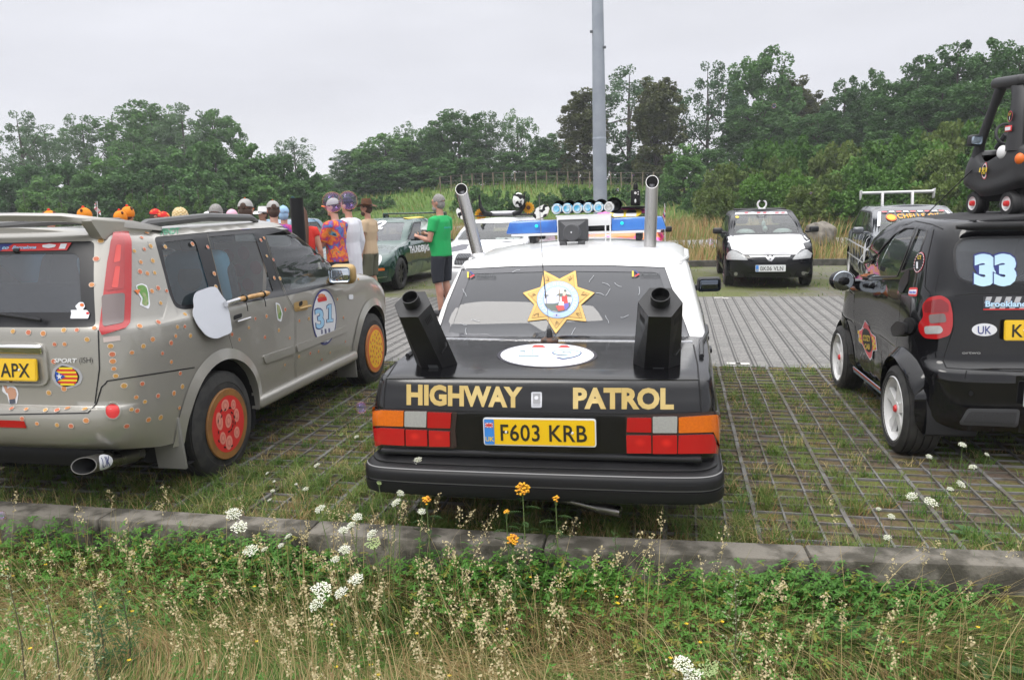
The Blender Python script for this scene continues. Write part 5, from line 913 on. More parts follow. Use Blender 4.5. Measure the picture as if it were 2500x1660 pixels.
def make_toy():
    f, r = y3(2373, 487, 6.12), y3(2461, 504, 5.72); z0 = 1.562; hd = math.atan2(-(f[0] - r[0]), f[1] - r[1]) ; mid = (f + r) / 2; rz = hd
    o_ = Vector((mid[0], mid[1], z0)) + Vector((.175 * cos(rz), .175 * sin(rz), 0))
    t = empty('toy_car', o_, rz, scale=.9, label='black plastic ride-on toy car strapped on the roof of the tiny black car', cat='toy car')
    pl = mat('toy_plastic', (.025, .025, .027), .5, bump=.04, bscale=400); L = Loft([
        row(.2, [0, .12, .18, .205, .2, .195, .15, 0], [-.34, -.33, -.29, -.1, .08, .22, .31, .33], [.20, .20, .19, .15, .14, .19, .19, .19]),
        row(.27, [0, .15, .225, .24, .235, .23, .18, 0], [-.40, -.38, -.32, -.1, .08, .26, .37, .39], [.26, .26, .25, .21, .20, .25, .25, .25]),
        row(.32, [0, .15, .225, .235, .23, .225, .18, 0], [-.40, -.38, -.33, -.1, .08, .26, .36, .385], [.34, .34, .335, .28, .27, .33, .33, .33]),
        row(.36, [0, .15, .225, .24, .235, .22, .175, 0], [-.41, -.39, -.33, -.1, .08, .26, .355, .375], [.40, .40, .39, .33, .32, .37, .37, .37]),
        row(.46, [0, .145, .215, .235, .225, .20, .155, 0], [-.40, -.38, -.32, -.1, .08, .24, .32, .335], [.48, .48, .48, .42, .38, .45, .46, .46]),
        row(.50, [0, .13, .185, .205, .195, .17, .13, 0], [-.35, -.33, -.28, -.1, .08, .20, .26, .28], [.515, .515, .515, .445, .40, .48, .49, .49])])
    L.view('L', (1, 2), -5.5, -1.5); mb = MB(); L.region(L.rect(-7, 7, 0, 5), mb=mb, du=.12); L.cap(0, 2.6, .01, mb=mb); L.cap(4.6, 7, .01, mb=mb); weld(mb.build('body', pl, t, 50))
    MB().box((0, 0, .20), (.30, .56, .2), .03).build('floor_pan', inside_dark, t)
    rf = MB()
    for s in (-1, 1):
        rf.tube([(s * .17, .24, .44), (s * .165, .22, .55), (s * .16, .10, .80), (s * .155, .03, .93)], [.045, .035, .032, .04], 10)
        rf.tube([(s * .20, -.25, .46), (s * .195, -.25, .65), (s * .18, -.22, .86), (s * .165, -.15, .95)], [.085, .07, .06, .05], 10, flat=.55)
    rf.box((0, -.08, .955), (.42, .36, .085), .038, (.06, 0, 0), 4).box((0, -.30, .62), (.36, .04, .3), .02, (-.08, 0, 0)); rf.build('roof', pl, t, 50)
    MB().lathe([(.035, 0), (.035, .035)], (-.02, -.1, .995), (0, 0, 1), 16).build('lamp_base', white_plastic, t); MB().lathe([(.03, .035), (.028, .08), (.015, .1), (.001, .102)], (-.02, -.1, .995), (0, 0, 1), 16).build('beacon', red_lens, t)
    for x in (-1, 1):
        for y in (-.21, .215):
            w = empty('wheel', (x * .2, y, .088), 0, t); w.rotation_euler = (0, 0, 0 if x > 0 else PI); m_ = MB(); m_.lathe([(.05, -.09), (.08, -.09), (.09, -.08), (.09, -.06), (.086, -.057), (.086, -.05), (.09, -.047), (.09, -.015), (.08, .0), (.052, .0)], (0, 0, 0), (1, 0, 0), 28).build('tyre', mat('toy_tyre', (.02, .02, .021), .6), w)
            MB().lathe([(.052, 0), (.045, -.012), (.001, -.012)], (0, 0, 0), (1, 0, 0), 24).build('rim', white_plastic, w); MB().lathe([(.022, -.012), (.02, .012), (.001, .018)], (0, 0, 0), (1, 0, 0), 14).build('hub_cap', red_vinyl, w)
    MB().box((-.225, .20, .565), (.10, .06, .085), .02, (0, 0, .2), 3).build('mirror', pl, t); MB().box((-.225, .168, .565), (.078, .006, .062), .015, (0, 0, .2), 2).build('mirror_glass', mat('toy_mirror', (.35, .42, .5), .15, .6), t)
    MB().ell((-.225, -.16, .455), (.028, .055, .05), 14, 10).build('fuel_cap', white_plastic, t); MB().ell((-.20, -.335, .40), (.04, .035, .045), 14, 8).build('tail_light', mat('toy_orange', (.75, .16, .02), .4), t)
    st = MB(); st.tube([(-.05 + .075 * cos(a), .10 + .02 * sin(a), .60 + .075 * sin(a)) for a in [2 * PI * i / 20 for i in range(21)]], .011, 6).tube([(-.05, .10, .60), (-.05, .2, .5)], .02, 8).build('steering_wheel', plastic_grey, t)
    MB().box((0, -.15, .46), (.3, .18, .06), .025).box((0, -.23, .60), (.28, .06, .26), .03, (-.1, 0, 0), 3).build('seat', white_plastic, t)
    def side(y, z, off=.004): return L.at([(y, z)], 'L', off)[0]
    cs = MB(); n_ = 20; C0 = (.02, .33)
    for q, (a, b, m) in enumerate(((.038, .062, 1), (.032, .055, 0), (.026, .045, 2))): cs.add(L.at(ell2(*C0, a, b, n_), 'L', .003 + q * .0012), [tuple(range(n_))[::-1]], m)
    for i in range(6): x = -.055 + .022 * i; cs.add(L.at([(C0[0] + x - .009, C0[1] - .02 + .012 * (i % 2)), (C0[0] + x + .009, C0[1] - .02 + .012 * (i % 2)), (C0[0] + x + .009, C0[1] + .012 + .012 * (i % 2)), (C0[0] + x - .009, C0[1] + .012 + .012 * (i % 2))], 'L', .0072), [(3, 2, 1, 0)], 3 if i % 2 else 2)
    for s_, dz in (('COZY', .004), ('CAB', -.022)):
        V, F = text2d(s_, .018, .03, 'FIT'); V = fitw(V, .05); cs.add(L.at(np.stack([C0[0] - V[:, 0], C0[1] + dz + V[:, 1]], 1), 'L', .009), F, 3)
    cs.build('crest_sticker', [white_vinyl, mat('badge_red'), satin_black, yellow_vinyl], t)
    lt = MB()
    for q, (r_, m) in enumerate(((.034, 0), (.03, 1))): lt.add([(-.245 - .001 * q, -.245 + r_ * .8 * cos(a), .70 + r_ * 1.1 * sin(a)) for a in [2 * PI * i / 20 for i in range(20)]], [tuple(range(20))[::-1]], m)
    for s_, z, h, m in (('LT', .706, .016, 2), ('1', .676, .022, 3)):
        V, F = text2d(s_, h, .04, 'FIT'); lt.add([(-.248, -.245 - p[0], z + p[1]) for p in V], F, m)
    lt.build('number_badge', [mat('badge_red'), satin_black, yellow_vinyl, white_vinyl], t)
    lg = MB(); lg.box((-.25, -.245, .615), (.006, .075, .042), .003, None, 1, None); lg.mi = 1; lg.box((-.2535, -.245, .615), (.004, .058, .024), 0); lg.build('logo_sticker', [red_vinyl, white_vinyl], t)
    a = Vector(y3(2400, 390, 6.05)); b = Vector(y3(2232, 552, 6.35)); MB().tube([a, b], .006, 6, flat=.5).build('strap', mat('strap_black', (.015, .015, .016), .8)); s = D.objects['strap']; tag(s, 'thin black strap running from the toy car to the roof edge of the tiny car', 'strap')
make_toy()
# ================================================================== the far row of parked cars
def gen_car(name, loc, rz, label, paint, Ln=3.9, W=.83, zb=.93, zh=.72, zr=1.42, yw=2.85, yf=2.05, yr=.4, yb=.14, wb=(.65, 3.05), r=.29, scale=1, hood=None, roofm=None, rim=None, style='spoke', seats=True, nose=.08, glassm=None, lampp=None, lview='F', ur=(3.6, 14.4)):
    root = empty(name, loc, rz, label=label, cat='car', scale=scale); h = hood or paint; l = Ln
    def R(zs, xs, ys): return list(zip([x * W for x in xs], ys, zs if isinstance(zs, list) else [zs] * 10))
    dk = zb if yb < .3 else zb - .01
    L = Loft([
        R(.22, [0, .5, .78, .88, .92, .93, .92, .82, .5, 0], [.12, .13, .17, .28, .5, .45 * l, .8 * l, l - .3, l - .14, l - .1]),
        R(.38, [0, .52, .83, .95, .98, .99, .98, .88, .54, 0], [.0, .01, .06, .2, .45, .45 * l, .8 * l, l - .26, l - .07, l]),
        R(.55, [0, .52, .84, .96, .995, 1, .995, .9, .56, 0], [.0, .01, .05, .19, .45, .45 * l, .8 * l, l - .25, l - .05, l + .0]),
        R(.60, [0, .52, .83, .955, .993, 1, .993, .9, .56, 0], [.04, .05, .08, .2, .45, .45 * l, .8 * l, l - .26, l - .07, l - .03]),
        R([.74] * 7 + [zh - .04, zh - .06, zh - .06], [0, .52, .82, .945, .988, .997, .985, .89, .55, 0], [.05, .06, .09, .21, .45, .45 * l, .8 * l, l - .33, l - .15, l - nose]),
        R([zb - .04] * 6 + [zb - .09, zh + .02, zh, zh], [0, .51, .80, .92, .965, .98, .955, .83, .52, 0], [.07, .08, .11, .23, .46, .45 * l, .8 * l, l - .42, l - .25, l - nose - .14]),
        R([dk] * 4 + [zb - .01, zb - .01, zb - .05, zh + .07, zh + .09, zh + .1], [0, .5, .77, .89, .945, .96, .92, .79, .5, 0], [.10, .11, .14, .25, .48, .45 * l, .77 * l, l - .6, l - .55, l - nose - .42]),
        R([dk + .02] * 4 + [zb, zb + .01, zb - .01, zb - .05, zb - .03, zb - .02], [0, .5, .76, .875, .925, .94, .88, .76, .48, 0], [yb * .6 + .06, yb * .6 + .065, yb * .6 + .09, yb * .5 + .2, yb * .3 + .45, .45 * l, yw + .18, yw + .24, yw + .26, yw + .26]),
        R([zb + .03] * 4 + [zb + .02, zb + .02, zb + .02, zb + .01, zb + .02, zb + .02], [0, .5, .75, .86, .905, .92, .86, .74, .46, 0], [yb, yb + .005, yb + .02, yb + .1, yb * .7 + .5, .45 * l, yw - .06, yw + .08, yw + .14, yw + .16]),
        R((zb + zr) / 2, [0, .47, .69, .79, .83, .845, .80, .69, .43, 0], [(yb + yr) / 2 - .04, (yb + yr) / 2 - .035, (yb + yr) / 2 - .02, (yb + yr) / 2 + .06, (yb + yr) * .45 + .45, .45 * l, (yw + yf) / 2 - .02, (yw + yf) / 2 + .10, (yw + yf) / 2 + .16, (yw + yf) / 2 + .18]),
        R(zr - .08, [0, .44, .63, .72, .75, .765, .73, .63, .39, 0], [yr, yr + .005, yr + .02, yr + .1, yr + .35, .42 * l, yf - .02, yf + .06, yf + .11, yf + .12]),
        R(zr - .04, [0, .42, .60, .68, .71, .725, .69, .59, .37, 0], [yr + .06, yr + .065, yr + .08, yr + .15, yr + .4, .42 * l, yf - .08, yf - .01, yf + .03, yf + .04]),
        R(zr - .02, [0, .37, .52, .59, .62, .635, .60, .52, .33, 0], [yr + .15, yr + .155, yr + .17, yr + .23, yr + .45, .42 * l, yf - .15, yf - .1, yf - .07, yf - .06])])
    NF = 9; B = L.M - 1; sh = np.array([2 * NF, 0]); see(L, root, *ur)
    L.view('F', (0, 2), 5.6, 12.4).view('B', (0, 2), -3.4, 3.4).view('R', (1, 2), 3, 7.3).view('T', (0, 1), 5.6, 12.4, 4.5, B)
    ar = [arch(L, y, r, r + .055, 'R') for y in wb]; al = [a * [-1, 1] + sh for a in ar]
    wt = W * .60; ws = L.poly(rpoly([(-W * .77, zb + .05), (W * .77, zb + .05), (wt, zr - .09), (-wt, zr - .09)], .06), 'F'); rw = L.poly(rpoly([(-W * .72, zb + .07), (W * .72, zb + .07), (W * .58, zr - .10), (-W * .58, zr - .10)], .06), 'B')
    sw = L.poly(rpoly([(yb + .42, zb + .06), (yw - .14, zb + .05), (yf - .02, zr - .11), (yr + .34, zr - .11)], [.08, .02, .08, .08]), 'R'); sl = sw * [-1, 1] + sh
    lp = L.poly(rpoly([(W * .48, zh - .19), (W * .90, zh - .15), (W * .86, zh + .0), (W * .56, zh - .03)], .05), 'F'); lq = np.stack([2 * NF - lp[:, 0], lp[:, 1]], 1)
    if lampp and lview == 'F':
        lp = [L.poly(p, 'F') for p in lampp]; lps = lp + [np.stack([2 * NF - p[:, 0], p[:, 1]], 1) for p in lp]
    elif lampp: lps = [L.poly(p, 'cam', 6) for p in lampp]
    else: lps = [lp, lq]
    out = dict(root=root, L=L, lamps=lps, ws=ws, NF=NF, paint=paint, W=W)
    hd = L.rect(6.4, 11.6, 5.2, 8.0)
    mb = MB(); L.region(L.rect(-4, 4, 0, B), [rw], mb=mb, du=.2); L.region(L.rect(4, 7, 0, B), [sw] + ar, mb=mb); L.region(L.rect(11, 14, 0, B), [sl] + al, mb=mb); L.region(L.rect(7, 11, 0, B), [ws, hd, sw, sl] + lps + ar + al, mb=mb); L.cap(0, 9, .03, mb=mb, mi=1)
    weld(mb.build('body', [paint, roofm or paint], root, 32)); c = hd.mean(0); L.region(c + (hd - c) * [.994, .985], lps, rim=.01, rimholes=False).build('bonnet', h, root, 40)
    g = glassm or car_glass; L.region(ws, off=-.005).build('windscreen', g, root); L.region(rw, off=-.005).build('rear_window', g, root)
    for p in (sw, sl):
        L.region(p, off=-.005).build('side_window', g, root); L.line(None, None, .03, .001, uv=p, closed=True).build('window_seal', black_trim, root)
    pb = MB()
    for s in (0, 1):
        p = L.inv([(l * .42, zb + .06), (l * .40, zr - .11)], 'R'); p = p if not s else p * [-1, 1] + sh; L.line(None, None, .07, .004, pb, uv=p)
        for q in ([(l * .42, zb + .05), (l * .42, .35)], [(yw - .1, zb), (yw - .02, .35)], [(l * .2 + .1, zb), (l * .23 + .1, .5)]): p = L.inv(sub(q, .08, False), 'R'); L.line(None, None, .01, .002, pb, uv=p if not s else p * [-1, 1] + sh)
    pb.build('window_pillar', black_trim, root)
    for s in (1, -1):
        m_ = MB(); m_.box((s * (W + .09), yw - .22, zb + .09), (.18, .10, .12), .035, (0, 0, -s * .15), 3).box((s * (W - .02), yw - .2, zb + .05), (.12, .05, .04), .012); m_.build('door_mirror', black_trim if paint is not MATS.get('web_grey') else paint, root)
        MB().box((s * (W * .985), l * .36, zb - .12), (.04, .16, .035), .012).build('door_handle', paint, root)
        for y in wb: wheel(root, (s * (W - .02), y, r), r, .185, s, r * .66, style, rim or steel, 7)
    wells(root, [(y, r) for y in wb], W - .03, r + .055); MB().box((0, l / 2, .25), (W * 1.5, l - .7, .12)).build('underbody', inside_dark, root)
    cabin(root, W * .85, yb + .4, yw, zb - .52, [(0, yr + .75, W * 1.4, .48), (-.36, yr + 1.55, .48, .5), (.36, yr + 1.55, .48, .5)] if seats else (), (yw - .15, zb - .04)); MB().box((0, yf - .12, zr - .16), (.22, .03, .06), .012).build('inside_mirror', black_trim, root)
    return out
def lamps(c, m=None, nm='headlight'):
    for l_ in c['lamps']: c['L'].region(l_, off=.003, rim=.012, fine=.05).build(nm, m or mat('lamp_glass', (.50, .51, .51), .12, .1, 1, col2=(.42, .43, .44), nscale=40), c['root'])
def fplate(c, text, z, col=plate_white, band=True):
    L = c['L']; p = L.at([(0, z)], 'F', .012)[0]; return plate('number_plate', c['root'], p, (-1, 0, 0), (0, -.05, 1), text, col, band=band, flag=False)
def panel(c, poly, view, m, nm, off=.004, rim=.004, step=.05, fine=.08, mirror=False):
    L = c['L']; mb = MB(); L.region(L.poly(poly, view, step), off=off, rim=rim, fine=fine, mb=mb)
    if mirror: p = L.poly(poly, view, step); L.region(np.stack([2 * c['NF'] - p[:, 0], p[:, 1]], 1), off=off, rim=rim, fine=fine, mb=mb)
    return mb.build(nm, m, c['root'])

# --- small black hatchback with white bonnet
bk2 = mat('black_blue_paint', (.007, .008, .012), .12, 0, 0, .6)
k5 = lambda p: cr(1700, 460, 5.905, p)
c = gen_car('hatchback', (1.73, 18.86, 0), PI, 'black hatchback with white bonnet and a white ring on its roof', bk2, 3.84, .823, .95, .80, 1.43, 2.85, 2.0, .35, .12, (.6, 3.09), .29, 1, hood=mat('bonnet_white', (.78, .78, .79), .4, col2=(.66, .66, .68), nscale=3), lview='cam', ur=(5.2, 12.3), lampp=[rpoly(k5(p), 3) for p in ([(430, 1000), (450, 930), (510, 893), (580, 905), (670, 955), (750, 1035), (440, 1027)], [(1380, 1030), (1440, 950), (1510, 890), (1585, 880), (1640, 902), (1662, 960), (1650, 1005)])]); L = c['L']
lamps(c)
panel(c, k5([(452, 698), (900, 682), (1480, 682), (1530, 780), (1568, 868), (1500, 890), (1440, 958), (690, 960), (600, 905), (512, 884), (480, 780)]), 'cam', mat('bonnet_white'), 'bonnet', .007, .007, 8)
gm_ = mat('grille_slats', (.012, .012, .015), .5); panel(c, k5([(765, 972), (1360, 968), (1300, 1055), (850, 1058)]), 'cam', gm_, 'grille', .002, 0, 8)
sl = MB()
for y in (995, 1015, 1036): L.line(k5([(790 + (y - 995) * .8, y), (1340 - (y - 995) * .7, y)]), 'cam', .008, .004, sl, step=8)
for y in (1228, 1246, 1264, 1282): L.line(k5([(752 + (y - 1210) * .7, y), (1380 - (y - 1210) * .7, y)]), 'cam', .009, .003, sl, step=8)
sl.build('grille_bars', plastic_grey, c['root']); cb = MB(); L.region(L.poly(k5([(765, 972), (1010, 968), (1065, 1030), (1115, 968), (1360, 966), (1345, 990), (1130, 992), (1085, 1055), (1045, 1055), (1000, 992), (785, 995)]), 'cam', 6), off=.012, rim=.01, fine=.05, mb=cb); L.shape(k5(ell2(1063, 990, 22, 22, 14)), 'cam', .016, cb, 0, 3); cb.build('badge_bar', chrome, c['root'])
for p in (k5([(455, 1185), (660, 1205), (700, 1280), (540, 1280)]), k5([(1455, 1205), (1650, 1180), (1570, 1275), (1410, 1282)])): panel(c, p, 'cam', gm_, 'fog_recess', .002, 0, 8)
for p in ((572, 1233), (1540, 1222)): panel(c, k5(ell2(*p, 26, 26, 16)), 'cam', clear_lens, 'fog_lamp', .008, .006, 3, .03)
ln = MB()
for p in ([(430, 1030), (750, 1040), (810, 1105), (1310, 1100), (1345, 1085), (1665, 1040)], [(455, 900), (510, 870), (690, 965), (1430, 962), (1570, 868), (1600, 880)]): L.line(k5(p), 'cam', .012, .003, ln, step=8)
ln.build('panel_gap', inside_dark, c['root']); pp = L.at(k5([(1068, 1152)]), 'cam', .014)[0]; plate('number_plate', c['root'], pp, (-1, 0, 0), (0, -.05, 1), 'BK06 VLN', plate_white, flag=False)
bn = MB(); L.shape(k5([(555, 384), (565, 350), (1300, 338), (1318, 372)]), 'cam', .004, bn, 0, 8)
for i in range(7): x = 690 + i * 88; L.shape(k5([(x, 372 - i), (x + 12, 346), (x + 62, 345), (x + 50, 370 - i)]), 'cam', .006, bn, 1 + (i % 3 == 1), 8)
L.shape(k5(ell2(590, 416, 28, 15, 16)), 'cam', .004, bn, 3, 3); bn.build('banner_sticker', [mat('dusty_white', (.5, .5, .52), .5), mat('dusty_red', (.5, .12, .14), .5), white_vinyl, yellow_vinyl], c['root'])
MB().box((0, 1.3, 1.425), (1.0, .9, .03), .01).build('roof_mesh', mat('mesh_black', (.012, .012, .012), .7, bump=.5, bscale=60), c['root'])
rg = MB(); rg.tube([(.085 * sin(a), 1.9, 1.53 - .085 * cos(a)) for a in [R_(25 + 310 * i / 20) for i in range(21)]][:9] + [(.06, 1.9, 1.605)], .018, 8).tube([(-.085 * sin(a), 1.9, 1.53 - .085 * cos(a)) for a in [R_(25 + 310 * i / 20) for i in range(21)]][:9] + [(-.045, 1.9, 1.61)], .018, 8).box((0, 1.9, 1.445), (.14, .08, .03), .01); rg.build('roof_ring', white_plastic, c['root'])
for s, x in ((1, .36), (-1, -.36)): MB().ell((x, 2.42, .97), (.19, .13, .09), 14, 8, z0=-.2).build('airbag', mat('airbag_cloth', (.42, .47, .44), .9, bump=.3, bscale=14), c['root'])
MB().tube([(0, 2.2, 1.32), (0, 2.3, 1.2)], .004, 5).ell((0, 2.32, 1.14), (.04, .04, .07), 10, 8).ell((-.03, 2.33, 1.05), (.05, .05, .06), 10, 8).build('hanging_toy', mat('pale_green_toy', (.45, .58, .52), .8), c['root'])

# --- silver and black rally hatchback with white webbing and a roof wing
wg = mat('web_grey', (.09, .10, .115), .22, .2, 1, col2=(.06, .065, .075), nscale=2)
c = gen_car('rally_hatchback', (4.35, 17.6, 0), PI - R_(5), 'dark grey hatchback striped with white webbing and CHELLE OIL on its windscreen', wg, 4.15, .85, .97, .82, 1.47, 3.05, 2.15, .35, .12, (.7, 3.32), .3, 1, rim=mat('wheel_white')); L = c['L']; lamps(c); fplate(c, 'LT53 KHO', .42); wv = MB(); W = .85
for s in (1, -1):
    for i in range(6): y = .9 + i * .42; L.line([(y, .95), (y + .05 * s, .62), (y + .12, .3)], 'R', .03, .003, wv) if s > 0 else wv.add([(-x, y_, z) for x, y_, z in wv.v[:0]], [])
    break
base = len(wv.v)
for zz in (.78, .52): L.line([(.6, zz), (3.4, zz - .03)], 'R', .028, .003, wv)
L.line([(3.55, .86), (2.2, .42)], 'R', .03, .003, wv)
m_ = np.array(wv.v) * [-1, 1, 1]; wv.add(m_, [f[::-1] for f in wv.f])
for x in (-.55, -.2, .2, .55): L.line([(x, .42), (x * 1.02, .70), (x * .9, .80)], 'F', .035, .003, wv)
for z in (.48, .66): L.line([(-.75, z), (.75, z)], 'F', .035, .003, wv)
for p in ([(-.55, 3.9), (-.1, 3.3)], [(.55, 3.9), (.1, 3.3)], [(-.6, 3.5), (.6, 3.5)], [(-.66, 3.75), (-.2, 3.85), (.2, 3.85), (.66, 3.75)], [(0, 3.95), (0, 3.2)]): L.line(p, 'T', .045, .014, wv)
for s in (1, -1): L.line([(s * .62, 2.86), (s * .585, 2.62), (s * .54, 2.3)], 'T', .05, .004, wv)
wv.build('white_webbing', white_vinyl, c['root'])
b_ = MB()
for i in range(9): x = -.5 + i * .115; L.shape([(x, 1.345), (x + .085, 1.345), (x + .085, 1.365), (x, 1.365)], 'F', .012, b_, i % 2, .05)
b_.build('banner_sticker', [mat('dusty_red'), white_vinyl], c['root']); st = MB(); V, F = text2d('CHELLE OIL', .068, .02, 'FIT', spacing=1.1); V = fitw(V, .70); V[:, 0] *= -1; L.decal(V + [-.06, 1.25], [f[::-1] for f in F], 'F', .012, st, 0)
L.shape(ell2(.39, 1.265, .085, .055, 20), 'F', .008, st, 1, .03); L.shape(ell2(.39, 1.267, .065, .04, 20), 'F', .011, st, 2, .03); st.build('orange_lettering', [mat('visor_orange', (.85, .36, .01), .5), mat('shell_red', (.75, .12, .02), .5), mat('shell_yellow', (.9, .5, .02), .5)], c['root'])
wgp = MB(); wgp.box((0, .62, 1.70), (1.30, .17, .035), .015, (.08, 0, 0)); wgp.tube([(-.65, .62, 1.70), (.65, .62, 1.70)], .03, 10)
for s in (1, -1): wgp.box((s * .27, .72, 1.55), (.045, .10, .28), .012, (.25, 0, 0)).prism(rpoly([(-.10, .03), (.12, .05), (.05, -.13), (-.04, -.15)], .02), -.012, .012, (s * .66, .62, 1.71), (0, 1, 0), (0, 0, 1))
wgp.build('rear_wing', white_plastic, c['root']); MB().tube([(.06, 1.9, 1.43), (.06, 1.8, 1.52)], [.018, .004], 6).build('roof_aerial', black_trim, c['root'])
L.shape(ell2(3.0, .66, .13, .2, 24), 'R', .004).build('number_sticker', white_vinyl, c['root'])

# --- dark green saloon numbered 2 with a tail wing
gp_ = mat('green_paint', (.008, .055, .042), .15, .2, 1)
c = gen_car('green_saloon', (-6.42, 19.2, 0), PI, 'dark green saloon with round headlights, a white 2 on its windscreen and tail wing', gp_, 4.86, .91, .93, .72, 1.43, 3.3, 2.5, 1.15, .85, (1.0, 3.92), .33, 1, rim=mat('black_alloy', (.03, .03, .033), .3, .5), glassm=dark_glass, lampp=[ell2(.62, .64, .115, .115, 28), ell2(.37, .60, .085, .085, 24)]); L = c['L']; k9 = lambda p: cr(550, 440, 3.937, p)
lamps(c)
for s in (1, -1): panel(c, ell2(s * .42, .36, .10, .04, 20), 'F', clear_lens, 'fog_lamp', .004, .004, .02, .04); panel(c, rrect(s * .72 - .07, .46, s * .72 + .07, .51, .01), 'F', amber_lens, 'indicator', .006, .006, .02, .04)
panel(c, rpoly([(-.2, .42), (.2, .42), (.26, .68), (-.26, .68)], .06), 'F', chrome, 'grille', .006, .008, .03, .05); ln = MB()
for s in (1, -1): L.line([(s * .8, .33), (s * .3, .30)], 'F', .012, .003, ln)
ln.build('bumper_line', chrome, c['root']); st = MB(); V, F = text2d('2', .17, .05, 'FIT'); V = V * [-1.9, 1]; L.decal(V + [-.03, 1.215], [f[::-1] for f in F], 'F', .006, st, 0)
st.build('white_number', white_vinyl, c['root']); st = MB(); V, F = text2d('THUNDERJAG', .14, .05, 'FIT'); V = fitw(V, 1.35); L.view('Lf', (1, 2), 11, 15); V = V * [-1, 1]; V[:, 1] += V[:, 0] * .02; L.decal(V * [1, 1] + [2.75, .70], [f[::-1] for f in F], 'Lf', .004, st, 0)
ST_ = [(-.62, 2.2), (-.40, 2.2), (-.36, 1.5), (-.58, 1.5)]; yl = L.P(L.inv([(-.5, .6)], 'B')); st.build('white_lettering', white_vinyl, c['root'])
MB().box((-.50, 1.85, 1.422), (.14, 1.1, .012), .004, (0, -.16, 0)).build('yellow_stripe', yellow_vinyl, c['root'])
wg2 = MB(); wg2.box((0, .30, 1.50), (1.62, .26, .035), .012, (.06, 0, 0))
for s in (1, -1): wg2.box((s * .79, .32, 1.43), (.03, .26, .18), .01).box((s * .72, .35, 1.20), (.05, .12, .56), .015, (.1, 0, 0))
wg2.build('tail_wing', gp_, c['root'])

# --- cow car
cowm = mat('cow_paint', (.74, .74, .74), .4, col2=(.10, .10, .12), nscale=1.7, ndet=1, nlo=.50, nhi=.52); plush = mat('cow_plush', (.72, .72, .70), .9, col2=(.01, .01, .012), nscale=9, ndet=1, nlo=.52, nhi=.55)
c = gen_car('cow_car', (-3.38, 17.3, 0), PI, 'white car with grey cow patches, black horns and spotted ears on its roof', mat('pale_paint', (.6, .61, .63), .3, 0, 1), 4.35, .84, 1.00, .80, 1.42, 3.15, 2.3, .5, .25, (.75, 3.45), .33, 1, hood=cowm, roofm=mat('pale_paint')); L = c['L']; lamps(c); fplate(c, 'MOO 1X', .42)
for s in (1, -1):
    m_ = MB(); L.region(L.poly(rrect(s * .24 - .17, .64, s * .24 + .17, .86, .03), 'F'), off=.03, rim=.03, fine=.05, mb=m_); m_.build('nostril_frame', white_plastic, c['root']); m_ = MB(); L.region(L.poly(rrect(s * .24 - .13, .67, s * .24 + .13, .83, .03), 'F'), off=.033, fine=.05, mb=m_)
    m_.build('nostril_grille', inside_dark, c['root']); m_ = MB()
    for k in range(9): L.line([(s * .24 - .115 + k * .029, .68), (s * .24 - .115 + k * .029, .82)], 'F', .009, .037, m_)
    m_.build('grille_bars', mat('slat_grey', (.22, .23, .25), .5), c['root'])
MB().box((-.3, 2.55, 1.00), (.7, .3, .1), .04).build('dash_cloth', plush, c['root'])
for (y) in (.9, 2.0): MB().box((0, y, 1.46), (1.3, .04, .025), .01).build('roof_bar', black_trim, c['root'])
for s, nm in ((1, 0), (-1, 1)):
    e = MB(); e.prism(rpoly([(0, -.02), (.10, -.10), (.30, -.03), (.36, .13), (.26, .2), (.08, .12)], .06), -.03, .03, (s * .60, 2.0, 1.46), (s * 1, 0, 0), (0, -.2, 1)); e.build('plush_ear', plush, c['root'])
    P = [(s * .22, 2.0, 1.48), (s * .36, 2.0, 1.52), (s * .44, 2.0, 1.64), (s * .46, 2.0, 1.88)]; MB().tube(P, [.05, .05, .04, .012], 10).build('horn', satin_black, c['root'])
    f = MB(); f.lathe([(.05, -.005), (.001, -.012)], (s * .40 - (.12 if s < 0 else -.06), 1.92, 1.60 if s < 0 else 1.49), (0, -1, 0), 16, 1)
    for k in range(14): a = 2 * PI * k / 14; f.prism([(0, -.016), (.045, -.026), (.085, 0), (.045, .026), (0, .016)], 0, .006, (s * .40 - (.12 if s < 0 else -.06) + .04 * cos(a), 1.93, (1.60 if s < 0 else 1.49) + .04 * sin(a)), (cos(a), 0, sin(a)), (-sin(a), 0, cos(a)))
    f.build('sunflower', [mat('petal', (.80, .36, .01), .6), mat('seed_brown', (.09, .03, .01), .8)], c['root'])
MB().box((0, 1.9, 1.50), (.55, .12, .10), .04, None, 3).build('silver_fringe', mat('tinsel', (.5, .5, .53), .3, .7, bump=1, bscale=60), c['root']); MB().ell((-.34, 2.0, 1.75), (.12, .14, .15), 14, 10).ell((-.34, 1.9, 1.69), (.08, .1, .07), 10, 8).build('cow_head', plush, c['root'])

# --- pink and orange car behind the light bar, with a bubble machine and a flag
pk = mat('pink_paint', (.72, .08, .38), .35, 0, .8, col2=(.78, .22, .04), nscale=1.3, nlo=.5, nhi=.54)
c = gen_car('pink_car', (-1.08, 19.4, 0), PI, 'pink and orange painted car with cartoon eyes, mostly hidden by the blue light bar', pk, 3.8, .82, .98, .8, 1.50, 2.8, 2.1, .4, .2, (.6, 3.05), .29); L = c['L']; lamps(c); ey = MB()
L.shape(ell2(-.02, 1.42, .34, .12, 28), 'F', .008, ey, 0, .04)
for x in (-.14, .13): L.shape(rpoly([(x - .12, 1.34), (x + .12, 1.34), (x + .1, 1.44), (x - .1, 1.44)], .04), 'F', .011, ey, 1, .03); L.shape(rpoly([(x - .12, 1.40), (x + .12, 1.40), (x + .09, 1.47), (x - .08, 1.47)], .03), 'F', .014, ey, 2, .03)
